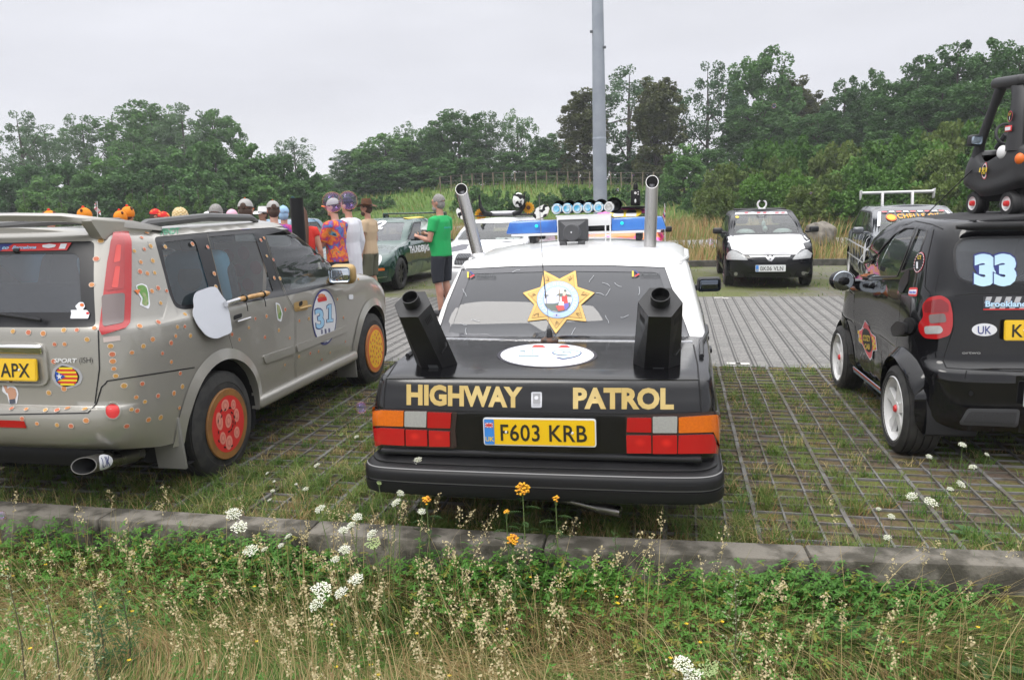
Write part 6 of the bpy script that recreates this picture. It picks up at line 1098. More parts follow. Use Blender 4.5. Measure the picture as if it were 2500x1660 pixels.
ey.build('eye_sticker', [yellow_vinyl, white_vinyl, mat('brow_grey', (.03, .03, .04), .5)], c['root']); MB().box((.14 - .3, 2.1, 1.545), (.75, .5, .02), .005).box((-.16, 1.95, 1.52), (.5, .05, .04)).build('roof_tray', satin_black, c['root'])
bm = empty('bubble_machine', (-.86, 17.35, 1.565), 0, label='black bubble machine standing on the roof tray of the pink car', cat='bubble machine'); MB().box((0, 0, .17), (.20, .18, .34), .03, None, 3).tube([(-.04, 0, .33), (-.035, 0, .44), (0, 0, .5), (.035, 0, .44), (.04, 0, .33)], .012, 6).box((0, 0, .40), (.1, .1, .12), .02).build('body', satin_black, bm)
for (x, z, r_) in ((0, .27, .028), (.06, .24, .014), (.06, .29, .014)): MB().lathe([(.001, .006), (r_, .003), (r_, 0)], (x, -.092, z), (0, -1, 0), 14).build('white_dial', white_plastic, bm)
MB().ell((0, -.092, .10), (.02, .006, .045), 10, 8).build('outlet', white_plastic, bm)

# --- pale blue fin car behind the crowd
c = gen_car('blue_car', (-9.5, 19.2, 0), PI, 'light blue car with a teal fin, half hidden behind the group of people', mat('blue_paint', (.13, .24, .34), .25, .2, 1), 4.0, .84, .95, .78, 1.46, 2.9, 2.1, .4, .15, (.65, 3.1), .29); lamps(c); fplate(c, 'SH4 RK', .42)
MB().prism(rpoly([(-.30, 0), (.28, 0), (.10, .18), (.12, .42), (.22, .58), (-.02, .46)], .03), -.03, .03, (-.55, 1.6, 1.42), (0, 1, 0), (0, 0, 1)).build('shark_fin', mat('teal_fin', (.06, .16, .18), .6), c['root'])
# ================================================================== people
skin = mat('skin', (.50, .27, .19), .55, sub=.1, col2=(.44, .22, .16), nscale=9); skin2 = mat('skin_pale', (.56, .34, .26), .55, sub=.1, col2=(.5, .27, .2), nscale=9)
def patt(name, cols, scale, rough=.8, dist=2.5, det=5):
    m = D.materials.new(name); m.use_nodes = True; nt = m.node_tree; b = nt.nodes['Principled BSDF']; b.inputs['Roughness'].default_value = rough; tc = nt.nodes.new('ShaderNodeTexCoord'); n = nt.nodes.new('ShaderNodeTexNoise'); n.inputs['Scale'].default_value = scale; n.inputs['Detail'].default_value = det; n.inputs['Distortion'].default_value = dist; nt.links.new(tc.outputs['Object'], n.inputs['Vector'])
    r = nt.nodes.new('ShaderNodeValToRGB'); r.color_ramp.interpolation = 'CONSTANT' if det < 4 else 'LINEAR'; e = r.color_ramp.elements
    for i, c in enumerate(cols):
        p = .30 + .42 * i / (len(cols) - 1); q = e[i] if i < 2 else e.new(p); q.position = p; q.color = (*c, 1)
    nt.links.new(n.outputs['Fac'], r.inputs[0]); nt.links.new(r.outputs[0], b.inputs['Base Color']); return m
def remesh(o, vox, sm=6):
    a = o.modifiers.new('Remesh', 'REMESH'); a.mode = 'VOXEL'; a.voxel_size = vox; a.use_smooth_shade = True
    b = o.modifiers.new('Smooth', 'SMOOTH'); b.factor = .5; b.iterations = sm; return o
def cloth(name, col, **k): return mat(name, col, .85, bump=.35, bscale=26, **k)
cap_grey = cloth('cap_grey', (.36, .35, .34)); hair_grey = mat('hair_grey', (.17, .16, .15), .8, col2=(.30, .29, .28), nscale=160); hair_brown = mat('hair_brown', (.045, .025, .017), .7, col2=(.08, .045, .03), nscale=160); hair_dark = mat('hair_dark', (.012, .012, .016), .7)
def person(label, x, y, h=1.78, face=0, head=None, shirt=None, sleeve=.55, coat=0, legs=None, long_=False, hair=None, hstyle='short', cap=None, peak=None, beard=None, glasses=False, arms=None, vox=.02, sk=None, group=None, belly=0, hat=None):
    """stands at x, y facing 'face' (degrees from the car park's y axis); arms = two lists of elbow and wrist positions"""
    k = h / 1.78; t = empty('person', (x, y, 0), R_(face), scale=k, label=label, cat='person', group=group); sk = sk or skin; hy = R_((face if head is None else head) - face)
    A = arms or [[(.25, -.03, 1.13), (.26, .05, .88)], [(-.25, -.03, 1.13), (-.26, .05, .88)]]; M = MB(); Hm = Matrix.Rotation(hy, 3, 'Z'); hc = Vector((0, .015, 1.665))
    def hp(a, b, c): return Hm @ Vector((a, b, c)) + hc
    M.tube([(0, 0, .90), (0, 0, 1.0), (0, .01 + belly * .4, 1.12), (0, .005, 1.28), (0, -.005, 1.40), (0, -.005, 1.46), (0, .0, 1.48)], [.10, .105, .10 + belly * .5, .115, .10, .065, .05], 14, flat=1.55)
    M.tube([(0, -.01, 1.44), (0, .0, 1.52), (0, .012, 1.60)], [.058, .054, .055], 12)
    M.ell(hc + Vector((0, 0, .02)), (.076, .094, .108), 20, 14, rot=Hm).ell(hp(0, .025, -.055), (.058, .066, .062), 14, 10, rot=Hm).ell(hp(0, .098, -.012), (.013, .018, .02), 8, 6, rot=Hm).tube([hp(0, .088, .03), hp(0, .108, -.015)], [.008, .012], 8).ell(hp(0, .083, -.055), (.024, .012, .008), 8, 6, rot=Hm).ell(hp(0, .075, -.10), (.022, .02, .017), 8, 6, rot=Hm)
    for s in (-1, 1): M.ell(hp(s * .078, -.005, .0), (.012, .02, .034), 8, 8, rot=Hm); M.ell(hp(s * .03, .084, .042), (.026, .012, .009), 8, 6, rot=Hm)
    for s, (el, wr) in zip((1, -1), A):
        sh = Vector((s * .185, -.005, 1.41)); el = Vector(el); wr = Vector(wr); d = (wr - el).normalized(); M.tube([sh - Vector((s * .05, 0, 0)), sh, sh.lerp(el, .5), el, el.lerp(wr, .35), wr], [.06, .058, .048, .04, .042, .027], 10)
        u = d.cross(Vector((s, 0, .2))).normalized(); v = d.cross(u).normalized(); p = wr + d * .05; M.tube([wr - d * .01, p, wr + d * .10], [.026, .04, .036], 10, flat=.5 if vox < .015 else .7)
        if vox < .015:
            for q in range(4): b = wr + d * .095 + u * (.027 - .018 * q); ln = (.062, .072, .068, .05)[q]; M.tube([b, b + d * ln * .5 + v * .004, b + d * ln * .9 + v * .018], [.0095, .009, .007], 6)
            b = wr + d * .035 + u * .034; M.tube([b, b + u * .022 + d * .03, b + u * .024 + d * .06 + v * .008], [.012, .0105, .008], 6)
    for s in (-1, 1): M.tube([(s * .085, 0, .95), (s * .095, 0, .86), (s * .10, .01, .66), (s * .10, .012, .50), (s * .10, -.012, .36), (s * .10, -.015, .12), (s * .10, -.01, .05)], [.09, .095, .075, .056, .058, .038, .036], 12)
    body = remesh(M.build('body', sk, t), vox, 4); fe = MB()
    for s in (-1, 1): fe.ell(hp(s * .03, .087, .022), (.013, .007, .007), 8, 6, rot=Hm, mi=0).ell(hp(s * .03, .0935, .022), (.0055, .003, .0055), 6, 4, rot=Hm, mi=1)
    fe.build('eyes', [white_plastic, hair_dark], t); so = MB()
    for s in (-1, 1): so.ell((s * .10, .05, .04), (.05, .13, .05), 10, 8).ell((s * .10, -.03, .07), (.045, .06, .06), 10, 6)
    so.v = [(a, b, max(c, .003)) for a, b, c in so.v]; so.build('shoes', mat('shoe_dark', (.04, .04, .045), .6), t)
    if shirt:
        z0 = .88 - coat; C = MB(); C.tube([(0, 0, z0), (0, 0, z0 + .01), (0, 0, max(.95, z0 + .05)), (0, .012 + belly * .4, 1.12), (0, .005, 1.28), (0, -.005, 1.40), (0, -.005, 1.455), (0, -.003, 1.485)], [.1, .135, .132, .123 + belly * .5, .134, .118, .085, .064], 16, flat=1.5)
        for s, (el, wr) in zip((1, -1), A):
            sh = Vector((s * .185, -.005, 1.41)); el, wr = Vector(el), Vector(wr); pts = [sh - Vector((s * .07, 0, -.01)), sh + Vector((s * .005, 0, .0))]; rr = [.075, .076]
            if sleeve <= 1: pts += [sh.lerp(el, sleeve * .6), sh.lerp(el, sleeve), sh.lerp(el, sleeve + .01)]; rr += [.072, .07, .05]
            else: pts += [sh.lerp(el, .5), el, el.lerp(wr, .5), el.lerp(wr, sleeve - 1)]; rr += [.066, .06, .056, .046]
            C.tube(pts, rr, 12)
        remesh(C.build('shirt', shirt, t), max(vox, .013), 4)
    if legs:
        C = MB(); zl = .10 if long_ else .50; C.tube([(0, 0, .86), (0, 0, .90), (0, 0, 1.0), (0, .005, 1.03)], [.11, .128, .122, .11], 14, flat=1.5)
        for s in (-1, 1): C.tube([(s * .08, 0, .96), (s * .095, 0, .86), (s * .105, .012, .68), (s * .105, .012, zl + .02), (s * .105, .008, zl)], [.10, .112, .10, .088 if not long_ else .065, .08 if not long_ else .06], 12)
        remesh(C.build('shorts' if not long_ else 'trousers', legs, t), max(vox, .013), 4)
    if hair:
        C = MB()
        if hstyle == 'short': C.ell(hc + Hm @ Vector((0, -.012, .035)), (.083, .094, .104), 20, 10, rot=Hm @ Matrix.Rotation(R_(-24), 3, 'X'), z0=-.28).ell(hp(0, -.028, -.012), (.077, .073, .085), 14, 10, rot=Hm)
        elif hstyle == 'curly':
            for i in range(90): a, b = i * 2.4, math.asin(-.45 + 1.45 * i / 90); C.ell(hp(.095 * cos(b) * cos(a), -.015 + .105 * cos(b) * sin(a), .03 + .115 * sin(b)), (.026,) * 3, 6, 5)
        elif hstyle == 'long': C.ell(hc + Hm @ Vector((0, -.012, .03)), (.086, .098, .107), 20, 10, rot=Hm @ Matrix.Rotation(R_(-20), 3, 'X'), z0=-.3).tube([hp(0, -.04, .04), hp(0, -.075, -.10), hp(0, -.11, -.25), hp(.01, -.13, -.42), hp(.02, -.12, -.52)], [.07, .075, .07, .05, .015], 12, flat=1.35)
        C.build('hair', hair, t, 70)
    if beard: MB().ell(hp(0, .045, -.082), (.058, .06, .05), 14, 10, rot=Hm).ell(hp(0, .086, -.042), (.028, .014, .01), 8, 6, rot=Hm).build('beard', beard, t, 70)
    if cap:
        C = MB(); R0 = Hm @ Matrix.Rotation(R_(-8), 3, 'X'); C.ell(hc + Hm @ Vector((0, -.004, .032)), (.088, .104, .105), 22, 10, rot=R0, z0=.05); C.ell(hp(0, -.004, .142), (.009, .009, .006), 8, 5, mi=1)
        P = [(-.062, .07), (-.066, .12), (-.045, .165), (0, .178), (.045, .165), (.066, .12), (.062, .07)]; C.add([hp(a, b, .04 - (abs(a) ** 2) * 6 + h_ - (b - .07) * .12) for h_ in (0, .006) for a, b in P], [tuple(range(7))[::-1], tuple(range(7, 14))] + [(i, i + 1, 8 + i, 7 + i) for i in range(6)], 1)
        C.lathe([(.034, .002), (.001, .01)], hp(0, -.103, .055), Hm @ Vector((0, -1, .1)), 14, 2); C.build('cap', [cap, peak or cap, hair or hair_dark], t, 50)
    if hat:
        C = MB(); n = 26; prof = [(.075, .17), (.088, .13), (.098, .07), (.10, .045)]; C.lathe([(.001, .165), (.03, .16)] + prof, hp(0, -.005, 0), (0, 0, 1), n); V = [hp((.10 if q == 0 else .19) * cos(a), -.005 + (.10 if q == 0 else .185) * sin(a), .045 + (.0 if q == 0 else .055 * abs(cos(a)) ** 3 - .02)) for q in (0, 1) for a in [2 * PI * i / n for i in range(n)]]
        C.add(V, [(i, n + i, n + (i + 1) % n, (i + 1) % n) for i in range(n)]); C.lathe([(.1005, .045), (.0995, .065)], hp(0, -.005, 0), (0, 0, 1), n, 1); C.build('hat', [hat, hair_dark], t, 60)
    if glasses:
        G = MB()
        for s in (-1, 1): G.tube([hp(s * .033 + .021 * cos(a), .098, .02 + .016 * sin(a)) for a in [2 * PI * i / 14 for i in range(15)]], .0025, 5).tube([hp(s * .054, .098, .024), hp(s * .08, .03, .022), hp(s * .08, -.01, .012)], .0028, 5)
        G.tube([hp(-.012, .099, .022), hp(.012, .099, .022)], .0025, 5).build('glasses', black_trim, t)
    return t, hp
orange = cloth('orange_plush', (.72, .24, .01)); dino = patt('dino_print', [(.10, .08, .30), (.05, .22, .5), (.25, .05, .25), (.6, .06, .05), (.75, .25, .04), (.45, .14, .03), (.04, .30, .40), (.03, .02, .07)], 9, dist=.5, det=9); peakm = cloth('peak_orange', (.75, .15, .03))
W2 = lambda px, py, Y: (float(y3(px, py, Y)[0]), Y)
P, hp = person('bearded man with glasses in a green T-shirt and black shorts holding a sheet of paper', *W2(1077, 600, 11.7), 1.86, face=72, head=82, shirt=cloth('green_shirt', (.012, .36, .10)), legs=cloth('black_shorts', (.018, .021, .03)), hair=hair_grey, beard=hair_grey, glasses=True, vox=.011, belly=.05, arms=[[(.25, .03, 1.14), (.12, .26, 1.20)], [(-.26, .02, 1.13), (-.17, .27, 1.18)]])
for nm, m, b in (('shirt_lettering', mat('print_blue', (.05, .42, .5), .7), None),):
    V, F = text2d('#teamhub', .03, .01, 'FIT'); mb = MB(); mb.add([(p[0], -.139 + abs(p[0]) * .12, 1.30 + p[1]) for p in V], F); mb.build(nm, m, P)
tl = MB(); tl.box((.165, .03, .70), (.012, .012, .2), .003, (.1, 0, 0), 1).build('pocket_pencil', mat('pencil_orange', (.7, .3, .02), .5), P)
pp = MB(); pp.add([(-.08, -.02, -.07), (.07, .01, -.08), (.08, .02, .08), (-.06, -.015, .09), (.0, .03, .0)], [(0, 1, 4), (1, 2, 4), (2, 3, 4), (3, 0, 4)]); o = pp.build('paper_sheet', mat('paper', (.75, .76, .78), .8), None, 0, label='creased white paper sheet held by the man in the green T-shirt', cat='paper'); o.location = Vector(y3(1036, 552, 11.55)); o.scale = (.75, .75, .75); s_ = o.modifiers.new('Solidify', 'SOLIDIFY'); s_.thickness = .002
person('man in khaki short sleeved shirt, olive shorts and brown wide brimmed hat', *W2(902, 600, 12.9), 1.80, face=85, head=95, shirt=cloth('khaki_shirt', (.50, .37, .24)), legs=cloth('olive_shorts', (.10, .10, .065)), hair=hair_brown, beard=hair_brown, hat=mat('hat_felt', (.085, .035, .015), .8, col2=(.12, .05, .02), nscale=14), vox=.011, arms=[[(.25, .0, 1.14), (.25, .06, .88)], [(-.25, .0, 1.14), (-.25, .04, .88)]])
person('man with crossed arms in a colourful dinosaur print shirt and grey cap with orange peak', *W2(822, 600, 10.9), 1.84, face=80, head=88, shirt=dino, sleeve=.8, legs=cloth('dark_trousers', (.03, .03, .04)), long_=True, hair=hair_brown, cap=cap_grey, peak=peakm, vox=.011, sk=skin2, arms=[[(.24, .10, 1.14), (.02, .25, 1.20)], [(-.24, .10, 1.14), (.04, .22, 1.16)]])
person('dark haired man in a white coat standing behind the dinosaur shirt', *W2(856, 600, 11.6), 1.86, face=78, shirt=cloth('white_coat', (.70, .70, .76)), sleeve=1.8, coat=.42, legs=cloth('white_trousers', (.68, .68, .72)), long_=True, hair=hair_dark, vox=.014)
person('man seen from behind in plain grey cap, the tallest head above the car roof', *W2(600, 520, 8.6), 1.84, face=15, shirt=dino, legs=cloth('dark_trousers', (.03, .03, .04)), long_=True, hair=hair_brown, cap=cap_grey, peak=peakm, vox=.014)
person('youth in grey cap and purple patterned shirt next to the black chimney pipe', *W2(668, 520, 9.9), 1.82, face=35, shirt=patt('purple_print', [(.25, .03, .2), (.5, .04, .12), (.12, .06, .4), (.05, .05, .25)], 9), legs=cloth('dark_trousers', (.03, .03, .04)), long_=True, hair=hair_brown, cap=cap_grey, peak=peakm, vox=.014, sk=skin2)
person('woman with long brown hair and red dress behind the black chimney pipe', *W2(735, 560, 10.3), 1.76, face=35, shirt=cloth('red_dress', (.62, .03, .02)), sleeve=.25, coat=.35, hair=mat('hair_auburn', (.09, .04, .025), .6, col2=(.14, .07, .04), nscale=160), hstyle='long', vox=.016)
jean = cloth('blue_jeans', (.05, .07, .13)); tee = cloth('grey_tee', (.2, .2, .22))
person('grey haired man seen from behind between the blond wig and the grey cap', *W2(527, 520, 8.9), 1.79, face=10, shirt=cloth('white_tee', (.6, .6, .6)), legs=jean, long_=True, hair=hair_grey)
person('person in a curly blond wig above the grey car roof', *W2(440, 525, 10.4), 1.74, face=20, shirt=tee, legs=jean, long_=True, hair=mat('wig_blond', (.62, .46, .22), .9, col2=(.7, .58, .36), nscale=30), hstyle='curly')
redcap = cloth('red_cap', (.6, .02, .02), col2=(.7, .25, .05), nscale=16, nlo=.55, nhi=.6)
for px, py, Y, lab in ((377, 515, 12.4, 'person in red cap, the taller of two red caps above the spoiler'), (397, 522, 11.8, 'person in red cap with glasses, the shorter of two red caps')): person(lab, *W2(px, py, Y), 1.76 if px < 390 else 1.71, face=-60, shirt=cloth('red_tee', (.45, .03, .03)), legs=jean, long_=True, hair=hair_brown, cap=redcap, peak=redcap, glasses=px > 390)
for px, Y, hh, f, lab in ((312, 12.5, 1.80, 0, 'person in orange hood with red bobble beside the white pennant'), (292, 12.0, 1.73, -20, 'person in orange hood with red bobble, lowest of the group'), (205, 11.4, 1.79, -70, 'person in orange plush suit and hood seen under the spoiler'), (120, 10.9, 1.76, 10, 'person in orange and brown plush suit at the left under the spoiler')):
    t, hp = person(lab, *W2(px, 520, Y), hh, face=f, shirt=orange, sleeve=1.9, legs=orange, long_=True, hair=hair_brown); c = MB(); c.ell(hp(0, -.01, .03), (.105, .118, .125), 18, 12, z0=-.5).ell(hp(0, -.02, .16), (.025,) * 3, 8, 6, mi=1)
    for s in (-1, 1): c.ell(hp(s * .085, -.02, .11), (.03, .02, .03), 8, 6, mi=2)
    c.build('plush_hood', [orange, mat('bobble_red', (.7, .04, .02), .9), mat('brown_plush', (.12, .04, .02), .9)], t, 70)
person('brown haired person at the far left above the spoiler', *W2(38, 520, 9.6), 1.76, face=20, shirt=cloth('navy_tee', (.03, .03, .08)), legs=jean, long_=True, hair=hair_brown)
whitecap = cloth('white_cap', (.7, .7, .7)); pinkcap = cloth('pink_cap', (.72, .42, .52)); bluecap = cloth('blue_hat', (.3, .48, .68))
person('person in white cap low behind the grey haired man', *W2(508, 530, 9.6), 1.70, face=10, shirt=tee, legs=jean, long_=True, hair=hair_brown, cap=whitecap)
person('person in pink headgear just behind the tallest grey cap', *W2(566, 525, 10.2), 1.72, face=10, shirt=cloth('pink_tee', (.6, .35, .42)), legs=jean, long_=True, hair=pinkcap, hstyle='long')
person('person in white sun hat far behind the two grey caps', *W2(643, 520, 13.5), 1.72, face=160, shirt=tee, legs=jean, long_=True, hair=hair_brown, hat=whitecap)
person('person in pale blue hat beside the long brown hair', *W2(692, 520, 11.2), 1.75, face=20, shirt=tee, legs=jean, long_=True, hair=bluecap, cap=bluecap)
def flag(px, py0, py1, Y, label, cols, mirror=1):
    a, b = Vector(y3(px, py1, Y)), Vector(y3(px + 3 * mirror, py0, Y)); e = empty('flag', a, label=label, cat='flag'); MB().tube([(0, 0, -.35), b - a], .006, 6).build('pole', white_plastic, e); h = (b - a).length; mb = MB(); n = 8; V = []; F = []
    for i in range(n + 1):
        for j in range(5): w = (.02 + .24 * (i / n)) * j / 4 * h / .45; V.append((mirror * w, .03 * sin(i * .9 + j), h * (1 - i / n * .9) - j * .015))
    F = [(i * 5 + j, i * 5 + j + 1, (i + 1) * 5 + j + 1, (i + 1) * 5 + j) for i in range(n) for j in range(4)]; mb.add(V, F); mb.m = [(i + j if len(cols) > 2 else i // 3) % len(cols) for i in range(n) for j in range(4)]; mb.build('cloth', cols, e)
fw, fr_, fb = mat('flag_white', (.7, .7, .72), .8), mat('flag_red', (.6, .05, .06), .8), mat('flag_navy', (.04, .05, .25), .8)
flag(234, 492, 522, 12.8, 'small white pennant held up behind the spoiler', [fw, fw, fr_]); flag(1624, 497, 545, 15.0, 'small striped red, white and blue flag by the right chrome stack', [fr_, fw, fb], -.45)
# ================================================================== ground: lot, kerb, lanes, meadow, embankment
def smooth(a, b, x): t = np.clip((x - a) / (b - a), 0, 1); return t * t * (3 - 2 * t)
def hgt(x, y):
    """terrain height (world metres)"""
    x, y = np.asarray(x, float), np.asarray(y, float); z = -.16 + .07 * smooth(2.0, 3.4, y) * 0 - .0 * x
    z = np.where(y > 3.6, -.05, -.13 + .02 * np.sin(3.1 * x + 1) * np.cos(2.3 * y)); z = z + .10 * smooth(20, 23, y) * (1 - smooth(25.6, 26.8, y)) + .06 * smooth(31.6, 34, y)
    bank = 2.8 * smooth(46 - .28 * np.clip(x + 16, -60, 0) - .5 * np.clip(x, 0, 30), 66 - .15 * np.clip(x + 16, -60, 0) - .5 * np.clip(x, 0, 40), y); z = z + bank + 2.5 * smooth(8, 32, x) * smooth(32, 55, y) + .25 * np.sin(x * .21 + 1.3) * np.sin(y * .17) * smooth(36, 60, y); return z
def grass_mat(name, cols, scale, bump=.4, fine=60):
    m = D.materials.new(name); m.use_nodes = True; nt = m.node_tree; N = nt.nodes; L = nt.links; b = N['Principled BSDF']; b.inputs['Roughness'].default_value = .95; b.inputs['Specular IOR Level'].default_value = .1; tc = N.new('ShaderNodeTexCoord'); out = None
    def nz(sc, det, st=(1, 1, 1)):
        mp = N.new('ShaderNodeMapping'); mp.inputs['Scale'].default_value = st; L.new(tc.outputs['Object'], mp.inputs[0]); n = N.new('ShaderNodeTexNoise'); n.inputs['Scale'].default_value = sc; n.inputs['Detail'].default_value = det; n.inputs['Roughness'].default_value = .65; L.new(mp.outputs[0], n.inputs['Vector']); return n.outputs['Fac']
    r = N.new('ShaderNodeValToRGB'); e = r.color_ramp.elements
    for i, c in enumerate(cols):
        p = .30 + .40 * i / (len(cols) - 1); q = e[i] if i < 2 else e.new(p); q.position = p; q.color = (*c, 1)
    L.new(nz(scale, 8), r.inputs[0]); f = nz(fine, 5); mx = N.new('ShaderNodeMix'); mx.data_type = 'RGBA'; mx.blend_type = 'MULTIPLY'; mx.inputs[0].default_value = .8; mr = N.new('ShaderNodeMapRange'); mr.inputs[1].default_value = .3; mr.inputs[2].default_value = .7; mr.inputs[3].default_value = .55; mr.inputs[4].default_value = 1.35; L.new(f, mr.inputs[0]); L.new(r.outputs[0], mx.inputs[6]); L.new(mr.outputs[0], mx.inputs[7]); L.new(mx.outputs[2], b.inputs['Base Color'])
    bp = N.new('ShaderNodeBump'); bp.inputs['Strength'].default_value = bump; bp.inputs['Distance'].default_value = .05; L.new(f, bp.inputs['Height']); L.new(bp.outputs[0], b.inputs['Normal']); return m
gx = np.concatenate([np.arange(-180, -40, 7), np.arange(-40, 44, 1.0), np.arange(44, 170, 7)]); gy = np.concatenate([np.arange(-6, 2, 1), np.arange(2, 4.4, .2), np.arange(4.4, 20, 1.2), np.arange(20, 80, .8), np.arange(80, 130, 5), np.arange(130, 211, 20)])
X, Yg = np.meshgrid(gx, gy); V = np.stack([X, Yg, hgt(X, Yg)], -1).reshape(-1, 3); n = len(gx); i, j = np.meshgrid(np.arange(n - 1), np.arange(len(gy) - 1)); a = (j * n + i).ravel()
F = np.stack([a, a + 1, a + n + 1, a + n], 1); meadow = grass_mat('meadow', [(.055, .085, .022), (.10, .12, .04), (.17, .16, .065), (.25, .19, .09), (.09, .12, .035)], .22, .6, 9); soil = grass_mat('turf_soil', [(.03, .04, .012), (.05, .06, .02), (.10, .085, .04), (.06, .08, .02)], 2.2, .6, 40)
fy = V[F].mean(1)[:, 1]; bank_m = grass_mat('bank_turf', [(.05, .10, .02), (.085, .15, .03), (.12, .17, .045), (.16, .18, .06)], .25, .6, 9); npmesh('ground', V, F, [meadow, soil, bank_m], mi=np.where(fy < 3.6, 1, np.where(fy > 46, 2, 0)), smooth=True, kind='structure')

def block_mat(name, cell, colA, colB, gap, gapw, moss, mossamt, rot=0, row_w=.5):
    m = D.materials.new(name); m.use_nodes = True; nt = m.node_tree; N = nt.nodes; L = nt.links; b = N['Principled BSDF']; b.inputs['Roughness'].default_value = .85; tc = N.new('ShaderNodeTexCoord'); br = N.new('ShaderNodeTexBrick'); br.offset = 0; br.squash = 1; br.inputs['Scale'].default_value = 1; br.inputs['Brick Width'].default_value = cell[0]; br.inputs['Row Height'].default_value = cell[1]; br.inputs['Mortar Size'].default_value = gapw; br.inputs['Mortar Smooth'].default_value = .2; br.inputs['Color1'].default_value = (*colA, 1); br.inputs['Color2'].default_value = (*colB, 1); br.inputs['Mortar'].default_value = (*gap, 1); L.new(tc.outputs['Object'], br.inputs['Vector'])
    n = N.new('ShaderNodeTexNoise'); n.inputs['Scale'].default_value = .55; n.inputs['Detail'].default_value = 9; n.inputs['Roughness'].default_value = .7; L.new(tc.outputs['Object'], n.inputs['Vector']); mr = N.new('ShaderNodeMapRange'); mr.inputs[1].default_value = 1 - mossamt - .08; mr.inputs[2].default_value = 1 - mossamt + .08; L.new(n.outputs[0], mr.inputs[0]); mx = N.new('ShaderNodeMix'); mx.data_type = 'RGBA'; mx.inputs[7].default_value = (*moss, 1); L.new(mr.outputs[0], mx.inputs[0]); L.new(br.outputs[0], mx.inputs[6])
    n2 = N.new('ShaderNodeTexNoise'); n2.inputs['Scale'].default_value = 35; n2.inputs['Detail'].default_value = 6; L.new(tc.outputs['Object'], n2.inputs['Vector']); m2 = N.new('ShaderNodeMapRange'); m2.inputs[1].default_value = .3; m2.inputs[2].default_value = .7; m2.inputs[3].default_value = .65; m2.inputs[4].default_value = 1.3; L.new(n2.outputs[0], m2.inputs[0]); m3 = N.new('ShaderNodeMix'); m3.data_type = 'RGBA'; m3.blend_type = 'MULTIPLY'; m3.inputs[0].default_value = 1; L.new(mx.outputs[2], m3.inputs[6]); L.new(m2.outputs[0], m3.inputs[7]); L.new(m3.outputs[2], b.inputs['Base Color'])
    bp = N.new('ShaderNodeBump'); bp.inputs['Strength'].default_value = .5; bp.inputs['Distance'].default_value = .012; bp.invert = True; ad = N.new('ShaderNodeMath'); ad.inputs[1].default_value = -.3; ad.operation = 'MULTIPLY_ADD'; L.new(n2.outputs[0], ad.inputs[0]); L.new(br.outputs['Fac'], ad.inputs[2]); L.new(ad.outputs[0], bp.inputs['Height']); L.new(bp.outputs[0], b.inputs['Normal']); return m
def sheet(name, x0, x1, y0, y1, z, m): return MB().add([(x0, y0, z), (x1, y0, z), (x1, y1, z), (x0, y1, z)], [(0, 1, 2, 3)]).build(name, m, kind='structure')
# near bay: plastic-edged grass pavers -> soil cells with a raised concrete lattice
cellm = grass_mat('cell_soil', [(.085, .068, .055), (.12, .09, .07), (.13, .10, .055), (.12, .13, .04), (.10, .14, .032)], 2.6, .5, 45); sheet('pavement', -30, 30, 3.64, 8.16, -.006, cellm)
lat = mat('lattice_concrete', (.17, .165, .16), .9, col2=(.10, .088, .07), nscale=5, bump=.4, bscale=120); lb = MB(); rl = random.Random(3); xs = -8.2
while xs < 4.6:
    for k in range(3):
        x = xs + .16 * k; wd = .024 if k == 0 else .011; y = 3.66
        while y < 8.1: ln = min(.48, 8.13 - y); lb.box((x + rl.uniform(-.003, .003), y + ln / 2, .002 + rl.uniform(-.003, .002)), (wd, ln - .006, .016)); y += .48
    xs += .48
y = 3.70
while y < 8.1:
    xs = -8.2
    while xs < 4.6: lb.box((xs + .24, y + rl.uniform(-.004, .004), .0 + rl.uniform(-.003, .002)), (.47, .011, .014)); xs += .48
    y += .12
lb.build('paving_grid', lat, None, 0, kind='structure')
sheet('lane', -60, 60, 8.16, 13.95, .0, block_mat('lane_blocks', (.16, .06), (.20, .195, .185), (.27, .26, .245), (.09, .088, .085), .011, (.12, .125, .085), .27)); lm = MB()
for k in range(125):
    x = -40 + k * .48
    [lm.add([(x + o_, 8.17, .003), (x + o_ + w_, 8.17, .003), (x + o_ + w_, 13.9, .003), (x + o_, 13.9, .003)], [(0, 1, 2, 3)]) for o_, w_ in ((0, .012), (.035, .012), (.16, .008), (.185, .008), (.32, .008), (.345, .008))]
lm.build('lane_joints', mat('joint_grey', (.075, .073, .07), .9), kind='structure'); wb_ = MB()
for px, py in ((1754, 728), (1768, 729), (1791, 888), (1813, 889), (916, 755), (1755, 727)): p = g3(px, py); wb_.add([(p[0] - .07, p[1] - .05, .006), (p[0] + .07, p[1] - .05, .006), (p[0] + .07, p[1] + .05, .006), (p[0] - .07, p[1] + .05, .006)], [(0, 1, 2, 3)])
wb_.build('marking', mat('marking_white', (.55, .53, .5), .8), kind='structure')
sheet('parking', -60, 60, 13.95, 19.95, -.004, block_mat('bay_blocks', (.16, .12), (.12, .105, .085), (.16, .14, .11), (.15, .15, .15), .012, (.10, .115, .03), .53)); sheet('road', -80, 80, 26.75, 31.7, .02, block_mat('road_blocks', (.2, .2), (.25, .24, .24), (.28, .27, .265), (.2, .2, .2), .01, (.16, .15, .11), .2))
km = mat('kerb_concrete', (.17, .155, .13), .95, col2=(.055, .05, .038), nscale=7, ndet=10, nlo=.40, nhi=.60, bump=.6, bscale=70); kb = MB(); x = -9.3; koff = lambda x: .082 * max(0, x + .1)
while x < 8: a_ = math.atan2(koff(x + 1.24) - koff(x), 1.24); kb.box((x + .62, 3.566 + (koff(x) + koff(x + 1.24)) / 2, -.11), (1.235, .172, .40), .014, (0, 0, a_ + rl.uniform(-.004, .004)), 2); x += 1.24
